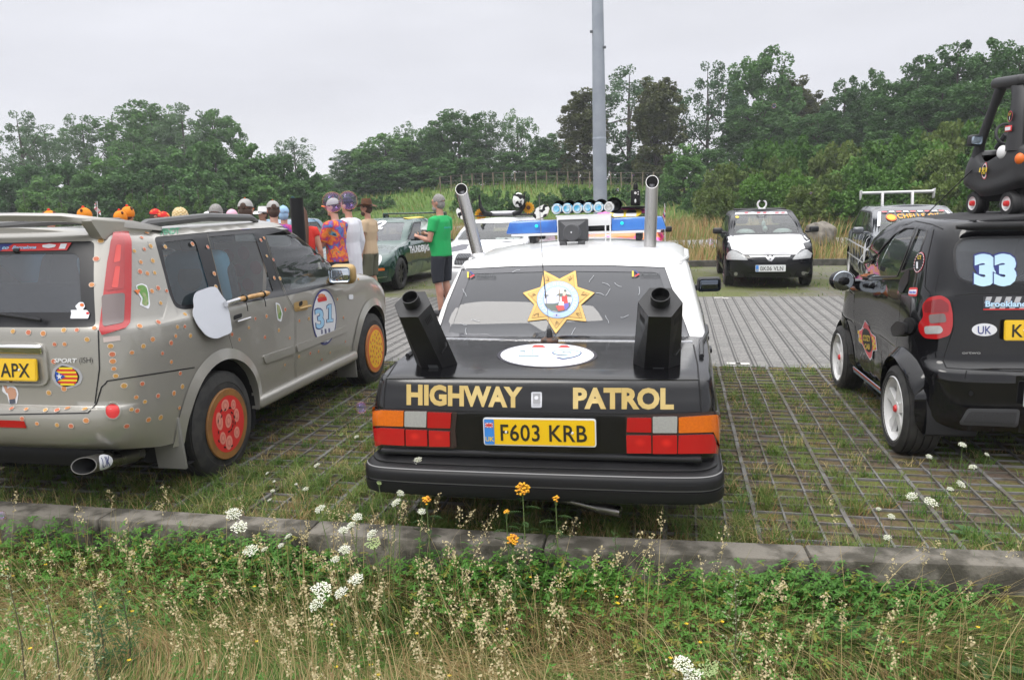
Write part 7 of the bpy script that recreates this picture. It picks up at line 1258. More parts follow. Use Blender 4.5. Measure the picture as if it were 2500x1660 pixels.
kb.build('kerb', km, kind='structure'); kb = MB(); x = -40
while x < 40: kb.box((x + .5, 20.02, .02), (.99, .12, .26), .015); x += 1.0
kb.build('far_kerb', mat('kerb_dark', (.10, .095, .085), .95, col2=(.06, .06, .05), nscale=6), kind='structure')
# ================================================================== trees and other plants
def leaf_mat(name, a, b, rough=.6, trans=.25):
    m = D.materials.new(name); m.use_nodes = True; nt = m.node_tree; N = nt.nodes; L = nt.links; p = N['Principled BSDF']; p.inputs['Roughness'].default_value = rough; p.inputs['Specular IOR Level'].default_value = .25
    tc = N.new('ShaderNodeTexCoord'); n = N.new('ShaderNodeTexNoise'); n.inputs['Scale'].default_value = .55; n.inputs['Detail'].default_value = 6; n.inputs['Roughness'].default_value = .7; L.new(tc.outputs['Object'], n.inputs['Vector'])
    oi = N.new('ShaderNodeObjectInfo'); ad = N.new('ShaderNodeMath'); ad.operation = 'MULTIPLY_ADD'; ad.inputs[1].default_value = .35; L.new(oi.outputs['Random'], ad.inputs[0]); L.new(n.outputs[0], ad.inputs[2]); mr = N.new('ShaderNodeMapRange'); mr.inputs[1].default_value = .45; mr.inputs[2].default_value = .90; L.new(ad.outputs[0], mr.inputs[0])
    mx = N.new('ShaderNodeMix'); mx.data_type = 'RGBA'; mx.inputs[6].default_value = (*a, 1); mx.inputs[7].default_value = (*b, 1); L.new(mr.outputs[0], mx.inputs[0]); L.new(mx.outputs[2], p.inputs['Base Color'])
    t = N.new('ShaderNodeBsdfTranslucent'); L.new(mx.outputs[2], t.inputs[0]); ms = N.new('ShaderNodeMixShader'); ms.inputs[0].default_value = trans; L.new(p.outputs[0], ms.inputs[1]); L.new(t.outputs[0], ms.inputs[2]); L.new(ms.outputs[0], N['Material Output'].inputs[0]); return m
def quads(C, sx, sy, up=.35, seed=0):
    """leaf quads at the centres C, random tilt"""
    r = np.random.default_rng(seed); k = len(C); n = r.normal(size=(k, 3)); n[:, 2] = np.abs(n[:, 2]) + up; n /= np.linalg.norm(n, axis=1, keepdims=True); t = np.cross(n, r.normal(size=(k, 3))); t /= np.linalg.norm(t, axis=1, keepdims=True); b = np.cross(n, t); w = (sx * r.uniform(.6, 1.3, k))[:, None]; h = (sy * r.uniform(.6, 1.3, k))[:, None]
    V = np.stack([C - t * w * .5, C - b * h * .35 + t * 0, C + t * w * .5, C + b * h * .5], 1).reshape(-1, 3); return V, np.arange(4 * k).reshape(k, 4)
def crown_pts(n_cl, per, shape, seed, cl_r=.55):
    """clump centres spread through the crown (unit: half width 1, height from 0 to 1), then leaves round each clump"""
    r = np.random.default_rng(seed); C = []
    while len(C) < n_cl:
        p = r.uniform((-1, -1, 0), (1, 1, 1)); w = shape(p[2]); q = math.hypot(p[0], p[1])
        if q < w and (q > w * .35 or p[2] > .6 or r.random() < .3): C.append(p)
    C = np.array(C); R = r.uniform(.55, 1.25, n_cl) * cl_r; d = r.normal(size=(n_cl, per, 3)); d /= np.linalg.norm(d, axis=2, keepdims=True); rad = r.uniform(.35, 1, (n_cl, per, 1)) ** .5; return C, R, d * rad
bark = mat('bark', (.10, .085, .07), .95, col2=(.05, .045, .04), nscale=6, bump=.5, bscale=12)
def tree_kind(name, H, W, z0, n_cl, per, leaf, lm, shape, seed, cl=.9, trunk=.22, lean=0):
    """one tree of a kind, at the origin; crown from z0 to H"""
    t = empty(name, (0, 0, 0)); C, R, dd = crown_pts(n_cl, per, shape, seed); P = C * [W, W, H - z0] + [0, 0, z0]; Lf = (P[:, None] + dd * (R[:, None, None] * [cl * 1.2, cl * 1.2, cl * 1.1])).reshape(-1, 3); V, F = quads(Lf, leaf, leaf, seed=seed); npmesh('crown', V, F, lm, t)
    M = MB(); r = random.Random(seed); M.tube([(0, 0, -.6), (lean * .2, 0, z0 * .5), (lean * .6, 0, z0), (lean, 0, z0 + (H - z0) * .55), (lean, .1, H * .93)], [trunk * 1.3, trunk, trunk * .85, trunk * .5, .03], 8)
    for k in range(9):
        h = z0 * .8 + (H - z0) * (.05 + .6 * k / 9); i = r.randrange(len(P)); e = P[i]; M.tube([(lean * .6, 0, h), (e[0] * .5 + lean * .3, e[1] * .5, h + (e[2] - h) * .4 + .3), tuple(e)], [trunk * .4, trunk * .25, .02], 6)
    M.build('trunk', bark, t); t.hide_render = False; return t
g_dk, g_md, g_lt, g_bl, g_br = leaf_mat('leaves_dark', (.048, .118, .034), (.090, .19, .052)), leaf_mat('leaves_mid', (.060, .148, .038), (.118, .24, .06)), leaf_mat('leaves_light', (.07, .16, .028), (.14, .25, .055)), leaf_mat('leaves_blue', (.062, .130, .058), (.112, .19, .085)), leaf_mat('leaves_brown', (.060, .080, .022), (.115, .125, .042))
rnd_ = lambda z: math.sqrt(max(0, 1 - (2 * z - 1) ** 2)) * .95 + .08; egg = lambda z: (math.sin(PI * min(1, z * .85 + .12)) ** .7); cone = lambda z: (1 - z) ** .7 * .9 + .12; colm = lambda z: .9 * math.sin(PI * min(1, .15 + z * .8)) ** .5; flat_ = lambda z: math.sqrt(max(0, 1 - z ** 2)) * .95 + .05
K = {}
def kinds():
    K['airy'] = tree_kind('airy_tree', 12, 4.2, 2.4, 120, 70, .24, g_bl, egg, 21, .95, .25); K['airy2'] = tree_kind('airy_tree', 12, 3.6, 3.0, 105, 70, .23, g_md, rnd_, 22, .95, .22, .5)
    K['tall'] = tree_kind('broad_tree', 12, 3.8, 1.4, 190, 96, .29, g_md, egg, 23, 1.05, .28); K['tall2'] = tree_kind('broad_tree', 12, 4.2, .8, 210, 96, .29, g_dk, rnd_, 24, 1.05, .3)
    K['brown'] = tree_kind('broad_tree', 12, 2.6, .6, 190, 96, .26, g_br, colm, 25, .85, .26); K['low'] = tree_kind('round_tree', 7, 3.6, -.4, 180, 96, .29, g_dk, flat_, 26, .85, .18); K['low2'] = tree_kind('round_tree', 7, 3.4, -.4, 180, 96, .29, g_md, flat_, 27, .85, .18)
    K['birch'] = tree_kind('weeping_tree', 10, 2.4, 3.0, 70, 60, .2, g_bl, rnd_, 28, .9, .14); K['sapling'] = tree_kind('sapling', 3.2, .8, .15, 60, 46, .13, g_lt, cone, 29, .3, .04)
    K['dark'] = tree_kind('dark_tree', 12, 3.4, .6, 190, 96, .29, g_dk, egg, 30, 1.0, .26); K['bush'] = tree_kind('bramble_bush', 3.4, 2.7, -.5, 170, 90, .21, leaf_mat('leaves_ivy', (.05, .13, .02), (.12, .245, .04)), flat_, 31, .62, .05); K['bush2'] = tree_kind('bramble_bush', 3.2, 2.8, -.5, 170, 90, .2, leaf_mat('leaves_bramble', (.07, .125, .026), (.15, .205, .05)), flat_, 32, .6, .05)
    K['scrub'] = tree_kind('low_shrub', 1.3, 1.7, -.2, 70, 60, .17, g_dk, flat_, 33, .4, .03)
kinds(); used = set()
def plant(kind, px, ytop, wpx, Y, label, group=None, base=None):
    """tree of a kind: crown top at ytop above px, half width wpx (reference pixels), Y metres away"""
    p = y3(px, ytop, Y); d = float((p - _C) @ _F); x, yy = float(p[0]), float(p[1]); z = float(hgt(x, yy)); src = K[kind]; me = src
    t = me if kind not in used else copy_tree(me); used.add(kind); bb = [v for c in t.children if 'crown' in c.name for v in [c.data]][0]; n = len(bb.vertices); co = np.empty(n * 3, np.float32); bb.vertices.foreach_get('co', co); co = co.reshape(-1, 3); H = np.percentile(co[:, 2], 99.7); Wd = np.percentile(np.abs(co[:, 0]), 98)
    t.location = (x, yy, z - .1); t.scale = (wpx * d / CF / Wd, wpx * d / CF / Wd, max(.4, (p[2] - z) / H)); t.rotation_euler = (0, 0, rnd.uniform(0, 6.28)); return tag(t, label, 'bush' if kind in ('bush', 'bush2', 'scrub') else 'tree', group)
for i, (k, px, yt, w, Y) in enumerate([('airy', 40, 272, 75, 70), ('airy2', 118, 305, 70, 76), ('airy', 196, 282, 72, 72), ('airy2', 280, 262, 78, 74), ('tall', 365, 250, 85, 75), ('airy', 440, 252, 78, 73), ('tall', 520, 268, 62, 75), ('airy2', 335, 330, 70, 70)]): plant(k, px, yt, w, Y, ['tall thin tree with bare trunk at the left edge of the photo', 'loose crowned tree second from the left edge', 'open branched tree with sky showing through, above the spoiler', 'tall poplar in the high group on the left', 'broad tall tree at the middle of the high left group', 'airy tree near the top of the high left group', 'tree at the right end of the high left group', 'lower airy tree in front of the high left group'][i], 'tall trees of the left wood')
for i, (k, px, yt, w, Y) in enumerate([('low', 60, 405, 80, 56), ('low', 160, 398, 85, 54), ('low2', 250, 385, 85, 55), ('low', 345, 372, 90, 54), ('low2', 440, 362, 90, 55), ('low', 520, 348, 90, 54), ('low2', 610, 352, 85, 54), ('low', 690, 378, 75, 55), ('low2', 745, 402, 55, 56), ('low', 390, 410, 80, 51), ('low', 570, 400, 80, 51), ('low2', 660, 430, 70, 51), ('low', 300, 425, 80, 51), ('low2', 480, 420, 80, 51), ('low', 200, 425, 80, 51), ('low2', 110, 430, 80, 51), ('low', 20, 430, 70, 51), ('low', 720, 440, 60, 52), ('low2', 790, 445, 50, 54)]): plant(k, px, yt, w, Y, 'dense rounded tree in the lower row of the left wood', 'lower row of the left wood')
plant('birch', 716, 335, 48, 78, 'weeping birch standing above the right end of the left wood')
for px, yt, w in ((60, 478, 20), (108, 486, 22), (150, 492, 24), (322, 470, 22), (360, 470, 20), (398, 458, 26), (440, 475, 20), (485, 470, 20), (520, 482, 18), (565, 485, 24)): plant('sapling', px, yt, w, 44, 'small pale green sapling in front of the left wood', 'saplings in front of the left wood')
for i, (k, px, yt, w, Y) in enumerate([('low2', 800, 428, 50, 95), ('low', 850, 425, 60, 90), ('tall2', 880, 380, 70, 78), ('tall', 940, 325, 75, 74), ('airy2', 990, 298, 42, 80), ('tall', 1042, 312, 55, 76), ('tall2', 1118, 272, 80, 74), ('airy', 1185, 272, 60, 75), ('airy2', 1258, 268, 48, 77), ('low', 905, 430, 70, 66), ('low', 985, 410, 75, 68), ('low2', 1070, 400, 80, 68), ('low', 1160, 390, 80, 69), ('low', 1240, 372, 75, 69), ('dark', 1308, 345, 42, 73), ('dark', 1352, 325, 45, 73), ('low2', 1345, 395, 80, 69), ('brown', 1424, 220, 54, 68), ('low', 1495, 385, 70, 70), ('airy', 1535, 162, 100, 72), ('brown', 1605, 190, 60, 66), ('low', 1575, 390, 80, 69), ('low2', 1672, 352, 62, 56), ('airy', 1730, 152, 82, 70), ('low', 1750, 370, 65, 64), ('tall', 1862, 122, 82, 72), ('tall2', 1850, 250, 85, 68), ('brown', 1940, 190, 48, 74), ('brown', 1995, 225, 36, 74), ('dark', 2065, 190, 55, 66), ('dark', 2130, 172, 48, 66), ('tall2', 2000, 280, 75, 64), ('tall2', 2205, 195, 80, 60), ('dark', 2262, 135, 70, 60), ('dark', 2345, 102, 75, 58), ('dark', 2430, 98, 70, 57), ('tall2', 2495, 110, 75, 56), ('tall2', 2300, 220, 95, 56), ('tall2', 2410, 200, 90, 54), ('low', 2140, 320, 85, 56)]):
    plant(k, px, yt, w, Y, {0: 'distant low tree in the gap above the dark haired man', 4: 'thin topped tree rising left of the green T-shirt man', 8: 'wispy tree with bare twigs at the right end of the middle wood', 17: 'brownish dense tree directly left of the grey mast', 19: 'large airy tree with spreading branches right of the mast', 20: 'brownish dense tree right of the mast', 22: 'pale rounded tree right of the right chrome stack', 23: 'tall open tree with a visible trunk in the right wood', 25: 'highest domed tree of the right wood'}.get(i, 'leafy tree in the wood on the bank behind the fence' if i < 19 else 'leafy tree on the wooded slope above the black and white cars'), 'trees of the middle wood' if i < 19 else 'trees of the right wood')
for i, (px, yt, w, Y) in enumerate([(1780, 400, 80, 47), (1870, 345, 85, 48), (1960, 335, 80, 48), (2050, 350, 85, 46), (2140, 345, 90, 46), (2235, 320, 95, 45), (2330, 300, 95, 44), (2430, 270, 100, 43), (2500, 255, 90, 43), (1760, 455, 55, 40), (1850, 425, 70, 40), (1945, 415, 75, 40), (2040, 425, 80, 39), (2130, 405, 85, 38), (2225, 385, 90, 38), (2320, 365, 95, 37), (2415, 350, 95, 36), (2500, 335, 95, 36), (1900, 385, 75, 44), (2090, 385, 80, 42), (2280, 345, 90, 41), (1980, 450, 80, 36), (2090, 450, 85, 35), (2200, 435, 90, 34), (2310, 420, 95, 33), (2420, 410, 100, 32)]): plant('bush' if i % 3 else 'bush2', px, yt, w, Y, 'ivy and bramble bush in the green thicket behind the rally hatchback', 'bushes of the bramble thicket')
for px, yt, w, Y in ((1150, 452, 50, 55), (1215, 462, 50, 54), (1270, 466, 40, 54), (1390, 452, 50, 55), (1455, 450, 45, 56), (1530, 450, 45, 56), (1600, 452, 50, 55), (1700, 458, 45, 52), (860, 470, 40, 58), (930, 476, 40, 58), (1330, 468, 40, 55)): plant('scrub', px, yt, w, Y, 'low dark shrub on the grassy bank', 'shrubs on the bank')

# ------------------------------------------------------------------ grasses (numpy blades)
def blades(P, h, w, lean, nseg=3, seed=0, droop=.5):
    """P base points (k,3); every blade is a tapered, curved strip"""
    r = np.random.default_rng(seed); k = len(P); a = r.uniform(0, 2 * PI, k); d = np.stack([np.cos(a), np.sin(a), 0 * a], 1); s = np.stack([-np.sin(a + r.normal(0, .7, k)), np.cos(a + r.normal(0, .7, k)), 0 * a], 1); h = np.broadcast_to(h, k)[:, None]; w = np.broadcast_to(w, k)[:, None]; ln = (np.broadcast_to(lean, k) * r.uniform(.2, 1.3, k))[:, None]; V = []
    for j in range(nseg + 1):
        t = j / nseg; c = P + d * h * ln * t ** 1.7 + np.array([0, 0, 1]) * h * (t - droop * ln * t ** 2.6 * .6); ww = w * (1 - t ** 1.5 * .92) * .5; V += [c - s * ww, c + s * ww]
    V = np.stack(V, 1); n = 2 * (nseg + 1); F = np.array([[2 * j, 2 * j + 1, 2 * j + 3, 2 * j + 2] for j in range(nseg)]); F = (np.arange(k)[:, None, None] * n + F[None]).reshape(-1, 4); return V.reshape(-1, 3), F, nseg
def blade_mat(n, c, c2, tr=.3): return leaf_mat(n, c, c2, .55, tr)
bg1, bg2, bs1, bs2 = blade_mat('blade_green', (.065, .15, .024), (.11, .22, .04)), blade_mat('blade_olive', (.14, .21, .045), (.21, .27, .075)), blade_mat('blade_straw', (.40, .31, .14), (.54, .44, .23)), blade_mat('blade_rust', (.30, .19, .08), (.38, .27, .13))
def pnoise(x, y, s, seed): return np.sin(x * s + seed) * np.cos(y * s * 1.3 + seed * 2) + .6 * np.sin(x * s * 2.3 - y * s * 1.7 + seed) + .4 * np.cos(x * s * 4.1 + y * s * 3.3 + seed * 3)
def view_pts(k, y0, y1, seed, pad=.25, xlim=None):
    r = np.random.default_rng(seed); y = y0 + (y1 - y0) * r.random(k) ** 1; xl = (y3(0, 1500, 1)[0] if 0 else np.tan(R_(-33.5 - 12)) ) * y - pad; xr = np.tan(R_(33.5 - 12)) * y + pad; return xl + (xr - xl) * r.random(k), y
r = np.random.default_rng(41)
def meadow_grass(name, k, y0, y1, hmin, hmax, w, lean, seed, straw, mats, z=None, nseg=3, kind='stuff', clump=None, lab=None):
    x, y = view_pts(k, y0, y1, seed, .3)
    if clump: keep = pnoise(x, y, clump, seed) > r.uniform(-1.2, .8, k); x, y = x[keep], y[keep]
    k = len(x); P = np.stack([x, y, hgt(x, y) if z is None else np.full(k, z)], 1); q = pnoise(x, y, 2.2 if y1 < 6 else .5, seed + 1) * .25 + r.random(k); mi = np.where(q > 1 - straw, 2, 0) + (r.random(k) > .55); h = r.uniform(hmin, hmax, k) * np.where(mi > 1, 1.15, 1); V, F, n = blades(P, h, w, lean, nseg, seed); return npmesh(name, V, F, mats, mi=np.repeat(mi, n), smooth=True, kind=kind)
gm4 = [bg1, bg2, bs1, bs2]
meadow_grass('grass', 46000, 1.9, 3.46, .05, .16, .005, 1.25, 1, .24, gm4); meadow_grass('tall_grass', 2600, 1.9, 3.5, .16, .40, .0035, .6, 2, .62, gm4); meadow_grass('flattened_grass', 9000, 1.9, 3.3, .08, .18, .004, 2.2, 3, .7, gm4)
# herb carpet: five-fingered leaves near the kerb
k = 11500; x, y = view_pts(k, 2.0, 3.47, 6); y = np.where(r.random(k) < .35, 3.47 - np.abs(r.normal(0, .12, k)), y); keep = (pnoise(x, y, 2.0, 4) * .5 + smooth(2.4, 3.35, y) * .75) > r.uniform(-.1, .95, k); x, y = x[keep], y[keep]; k = len(x); zz = hgt(x, y) + r.uniform(.03, .15, k) + r.uniform(-.02, .10, k) * smooth(3.15, 3.42, y) * (pnoise(x, 0 * x, 1.9, 5) > -.4); V = []; F = []
for f in range(5):
    a = r.uniform(0, 6.28, k) * 0 + np.arange(k) * 2.4 + f * 1.05 - 2.1; L_l = r.uniform(.016, .034, k) * (1 - .12 * abs(f - 2)); C = np.stack([x, y, zz], 1); d = np.stack([np.cos(a), np.sin(a), -.25 + .5 * np.sin(a + np.arange(k))], 1); s = np.stack([-np.sin(a), np.cos(a), 0 * a], 1); o = len(V) * 4; V.append(np.stack([C, C + d * L_l[:, None] * .6 - s * L_l[:, None] * .24, C + d * L_l[:, None], C + d * L_l[:, None] * .6 + s * L_l[:, None] * .24], 1))
V = np.stack(V, 1).reshape(-1, 3); F = np.arange(len(V)).reshape(-1, 4); V[:, 1] += .082 * np.maximum(0, V[:, 0] + .1); npmesh('ground_cover_leaves', V, F, [leaf_mat('herb_green', (.055, .16, .024), (.11, .26, .042), .5), leaf_mat('herb_yellow', (.16, .20, .03), (.26, .22, .05), .5)], mi=np.repeat((r.random(k) > .87).astype(int), 5), kind='stuff')
# seed heads on stems
k = 470; x, y = view_pts(k, 1.95, 3.45, 8); den = np.exp(-((x + .95) / .55) ** 2) * 1.2 + .35 + .4 * np.exp(-((x + 1.7) / .4) ** 2); keep = r.random(k) < den; x, y = x[keep], y[keep]; k = len(x); h = r.uniform(.28, .56, k); P = np.stack([x, y, hgt(x, y)], 1); V, F, n = blades(P, h, .0030, .35, 4, 9, .3); tip = V.reshape(k, -1, 3)[:, -2:].mean(1); prv = V.reshape(k, -1, 3)[:, -4:-2].mean(1); d = tip - prv; d /= np.linalg.norm(d, axis=1, keepdims=True); per = 34; t = r.random((k, per, 1)); off = r.normal(size=(k, per, 3)) * .0095 * (np.sin(PI * np.clip(t * .9 + .08, 0, 1)) + .15); L_ = tip[:, None] - d[:, None] * (.10 * (1 - t)) + d[:, None] * .01 + off; V2, F2 = quads(L_.reshape(-1, 3), .0085, .012, .2, 10)
npmesh('seed_heads', np.concatenate([V, V2]), np.concatenate([F, F2 + len(V)]), [bs1, leaf_mat('seed_cream', (.42, .34, .17), (.55, .47, .28), .7)], mi=np.concatenate([np.zeros(len(F), int), np.ones(len(F2), int)]), kind='stuff')
# tufts in the grid cells
k = 5200; x, y = view_pts(k, 3.7, 8.15, 12); keep = (y < 8.12) & (pnoise(x, y, 1.1, 3) > r.uniform(-2.2, .7, k)); x, y = x[keep], y[keep]; xs_ = np.round((x + 8.2 - .08) / .16) * .16 - 8.2 + .08; ys_ = np.round((y - 3.76) / .12) * .12 + 3.76; k = len(x); nb = r.integers(10, 30, k); nb = np.where((y < 4.8), nb + 8, nb); tid = np.repeat(np.arange(k), nb); P = np.stack([xs_[tid] + r.normal(0, .032, len(tid)), ys_[tid] + r.normal(0, .024, len(tid)), np.zeros(len(tid))], 1); tone = r.choice([0, 1, 1, 2, 3], k, p=[.30, .25, .22, .16, .07])[tid]; big = r.uniform(.02, .075, k) * np.where(y < 4.6, 1.6, 1); V, F, n = blades(P, big[tid] * r.uniform(.6, 1.4, len(tid)), .0045, 1.1, 2, 13); npmesh('grass_tufts', V, F, gm4, mi=np.repeat(np.where(r.random(len(tid)) > .8, 1, tone), n), kind='stuff')
k = 1500; x, y = view_pts(k, 3.66, 3.95, 14); P = np.stack([x, y, 0 * x], 1); V, F, n = blades(P, r.uniform(.05, .16, k), .004, .9, 3, 15); npmesh('kerb_grass', V, F, gm4, mi=np.repeat(r.choice(4, k, p=[.3, .2, .35, .15]), n), kind='stuff')
# moss and grass in the far bay, tall dry strips, bank
x, y = view_pts(9000, 13.9, 19.9, 16); keep = pnoise(x, y, .9, 6) > r.uniform(-.7, 1.0, len(x)); x, y = x[keep], y[keep]; k = len(x); P = np.stack([x, y, 0 * x], 1); V, F, n = blades(P, r.uniform(.02, .07, k), .016, 1.0, 2, 17); npmesh('bay_grass', V, F, gm4, mi=np.repeat(r.choice(4, k, p=[.35, .5, .1, .05]), n), kind='stuff')
dg = [blade_mat('dry_green', (.11, .14, .04), (.19, .20, .06)), bg2, blade_mat('dry_straw', (.34, .24, .10), (.44, .33, .16)), blade_mat('dry_rust', (.24, .13, .06), (.33, .20, .09))]
meadow_grass('dry_grass_strip', 15000, 20.1, 25.6, .22, .62, .022, .45, 18, .58, dg, nseg=3); meadow_grass('dry_meadow', 22000, 32.0, 45, .4, .85, .035, .4, 19, .5, dg, nseg=2); meadow_grass('bank_grass', 14000, 44, 66, .3, .6, .07, .5, 20, .10, [bg1, bg2, dg[2], dg[0]], nseg=2)
# ------------------------------------------------------------------ flowers
stem_m = mat('stem_green', (.13, .19, .06), .7); umb_w = mat('umbel_white', (.68, .68, .60), .8, col2=(.58, .60, .44), nscale=60); umb_g = mat('umbel_green', (.30, .38, .16), .8)
def carrot(px, py, r_, hz, label=None, lean=0, green=False):
    q = g3(px, py, hz); x, y = float(q[0]), float(q[1]); gz = float(hgt(x, y)) if y < 3.45 or y > 3.66 else .1; e = empty('wild_carrot', (x + lean, y + .02, gz), label=label or 'flat white flower head of wild carrot on a thin green stem', cat='flower', group='wild carrots'); top = Vector((-lean, -.02, hz - gz)); M = MB(); M.tube([(0, 0, -.02), top * .5 + Vector((.01 * sin(px), .01, 0)), top - Vector((0, 0, .02))], [.0024, .002, .0016], 5)
    R_u = random.Random(int(px)); rays = []; tl_ = Vector((R_u.uniform(-.5, .5), -.25 - .3 * R_u.random(), 1)).normalized(); u, v, w = frame(tl_); n = 26; U = MB()
    for i in range(n):
        a = i * 2.4; rr = r_ * math.sqrt((i + .5) / n); c = top + u * (rr * cos(a)) + v * (rr * sin(a)) + w * ((-.25 if not green else .5) * rr * rr / r_); M.tube([top - Vector((0, 0, .022)), c], [.0008, .0006], 3)
        for j in range(6): b = c + u * R_u.uniform(-.16, .16) * r_ + v * R_u.uniform(-.16, .16) * r_ + w * R_u.uniform(-.04, .06) * r_; s = r_ * .085; U.add([b + u * s, b + v * s + w * s * .4, b - u * s, b - v * s + w * s * .3], [(0, 1, 2, 3)])
    for k in range(4): z = .15 + .2 * k; b = top * z; M.tube([b, b + Vector((.03 * cos(k * 2.2), .03 * sin(k * 2.2), .02))], [.0012, .0005], 3); [M.add([b + Vector((.03 * cos(k * 2.2) * q, .03 * sin(k * 2.2) * q, .02 * q)) + Vector((.006 * cos(j + k), .006 * sin(j + k), .004 * (j % 2))) * f for f in (-1, 0, 1)], [(0, 1, 2)]) for j, q in enumerate((.4, .6, .8, 1))]
    M.build('stem', stem_m, e, 0); U.build('umbel', umb_g if green else umb_w, e, 0)
FL = [(773, 1134, .020, .17), (652, 1154, .012, .15), (669, 1174, .010, .15), (723, 1181, .010, .16), (746, 1192, .018, .18), (665, 1197, .014, .16), (658, 1219, .014, .14), (572, 1251, .036, .33), (584, 1283, .038, .33), (611, 1341, .030, .33), (645, 1339, .015, .30), (703, 1307, .018, .33), (685, 1330, .014, .30), (838, 1292, .022, .36), (906, 1301, .026, .36), (841, 1339, .024, .38), (818, 1363, .018, .38), (868, 1411, .028, .40), (786, 1435, .036, .40), (772, 1470, .030, .40), (831, 1444, .024, .40), (966, 1224, .024, .42), (1029, 1247, .018, .40), (1018, 1122, .024, .46), (978, 1202, .018, .44), (872, 1260, .024, .36), (780, 1240, .026, .34), (856, 1280, .020, .36), (2226, 1209, .026, .22), (2274, 1223, .032, .22), (2177, 1259, .018, .2), (2145, 1241, .012, .18), (2166, 1310, .018, .22), (2269, 1113, .018, .2), (2350, 1084, .022, .28), (2375, 1138, .020, .26), (2348, 1180, .024, .24), (2410, 1108, .014, .24), (2320, 1192, .016, .22), (870, 1065, .018, .22), (1690, 1648, .03, .3), (1668, 1618, .03, .33)]
SP = {1018: 'wild carrot head held highest, in front of the black bumper', 868: 'round white flower head at the middle of the foreground clump', 786: 'largest white flower cluster in the foreground grass', 572: 'white flower head seen edge-on above the left kerb', 584: 'broad white flower head hanging over the left kerb', 870: 'white flower head beside the red tail lamp'}
for f in FL: carrot(*f, label=SP.get(f[0]), lean=.05 * sin(f[0]))
for px, py, r_, h in ((834, 1062, .016, .2), (912, 1330, .03, .36), (1734, 1637, .03, .3), (925, 1180, .012, .42)): carrot(px, py, r_, h, 'green closed seed head of wild carrot', .03, True)
tan_y = mat('tansy_yellow', (.72, .38, .01), .7, col2=(.55, .22, .02), nscale=50); fern = leaf_mat('fern_green', (.035, .085, .022), (.065, .13, .03))
def tansy(px, py, r_, hz, n, label):
    q = g3(px, py, hz); x, y = float(q[0]), float(q[1]); y = min(y, 3.42) if 3.42 < y < 3.7 else y; q = y3(px, py, y); x, hz = float(q[0]), float(q[2]); gz = float(hgt(x, y)); e = empty('tansy_plant', (x, y, gz), label=label, cat='flower', group='yellow tansy plants'); R_u = random.Random(int(px)); hd = MB(); st = MB(); top = Vector((0, 0, hz - gz))
    for i in range(n): a = i * 2.4; rr = r_ * math.sqrt((i + .5) / n); c = top + Vector((rr * cos(a), rr * sin(a) * .7, .35 * r_ * R_u.uniform(-1, 1) - .4 * rr * rr / r_ + rr * sin(a) * .5)); hd.ell(c, (.0062, .0062, .0042), 8, 4); st.tube([top - Vector((0, 0, .05)), c], [.0012, .001], 3)
    st.tube([(0, 0, -.02), (.005, .0, (hz - gz) * .5), top - Vector((0, 0, .045))], [.003, .003, .002], 5); V = []
    for i in range(15):
        z = (hz - gz) * (.25 + .65 * i / 15); a = i * 2.4; ln = R_u.uniform(.05, .085); d = Vector((cos(a), sin(a), .25)); s = Vector((-sin(a), cos(a), 0)); b = Vector((0, 0, z))
        for j in range(9):
            p = b + d * (ln * (j + 1) / 9) - Vector((0, 0, .02 * (j / 9) ** 2)); l_ = .017 * math.sin(PI * (j + 1.5) / 11)
            for sg in (-1, 1): V += [p, p + d * .003 + s * sg * l_ * .5 + Vector((0, 0, .003)), p + d * .006 + s * sg * l_, p + d * .007 + s * sg * l_ * .5 - Vector((0, 0, .001))]
    hd.build('flower_heads', tan_y, e, 60); st.build('stem', stem_m, e, 0); npmesh('feathery_leaves', [tuple(v) for v in V], np.arange(len(V)).reshape(-1, 4), fern, e)
tansy(1276, 1188, .034, .36, 62, 'largest yellow tansy plant, centred in front of the black bumper'); tansy(1041, 1217, .020, .36, 24, 'small yellow tansy cluster below the left end of the bumper'); tansy(1357, 1214, .015, .34, 12, 'thin yellow tansy sprig right of the largest one'); tansy(1252, 1312, .026, .26, 34, 'low yellow tansy cluster hanging over the kerb'); tansy(1236, 1248, .012, .22, 9, 'tiny yellow tansy sprig in the shade under the bumper')
def leafy(name, px, py, hz, n, ln, m, label, pale=False):
    q = g3(px, py, hz); x, y = float(q[0]), float(q[1]); gz = float(hgt(x, y)); e = empty(name, (x, y, gz), label=label, cat='plant'); H = hz - gz; R_u = random.Random(int(px)); MB().tube([(0, 0, -.02), (.01, .01, H * .5), (.0, 0, H)], [.004, .003, .001], 5).build('stem', mat('stem_dark', (.10, .09, .05), .7), e); V = []
    for i in range(n):
        z = H * (.12 + .86 * i / n); a = i * 2.4 + R_u.random(); l_ = ln * (1.15 - .75 * i / n); d = Vector((cos(a), sin(a), R_u.uniform(.1, .8))).normalized(); s = Vector((-sin(a), cos(a), 0)); b = Vector((0, 0, z)); k = 3 if not pale else 9
        for j in range(k):
            for sg in ((-1, 1) if not pale else (0,)): p = b + d * l_ * (j / k); t_ = (d + s * sg * .7).normalized() * l_ * .45 if not pale else Vector((R_u.uniform(-1, 1), R_u.uniform(-1, 1), R_u.uniform(-.5, 1))) * .007; w_ = s * l_ * .09 if not pale else d * .005; V += [p, p + t_ * .6 + w_, p + t_, p + t_ * .6 - w_]
    npmesh('leaves' if not pale else 'flower_spikes', [tuple(v) for v in V], np.arange(len(V)).reshape(-1, 4), m, e)
mug = leaf_mat('mugwort_green', (.045, .105, .035), (.08, .15, .05)); pale = leaf_mat('mugwort_pale', (.30, .35, .20), (.45, .48, .32))
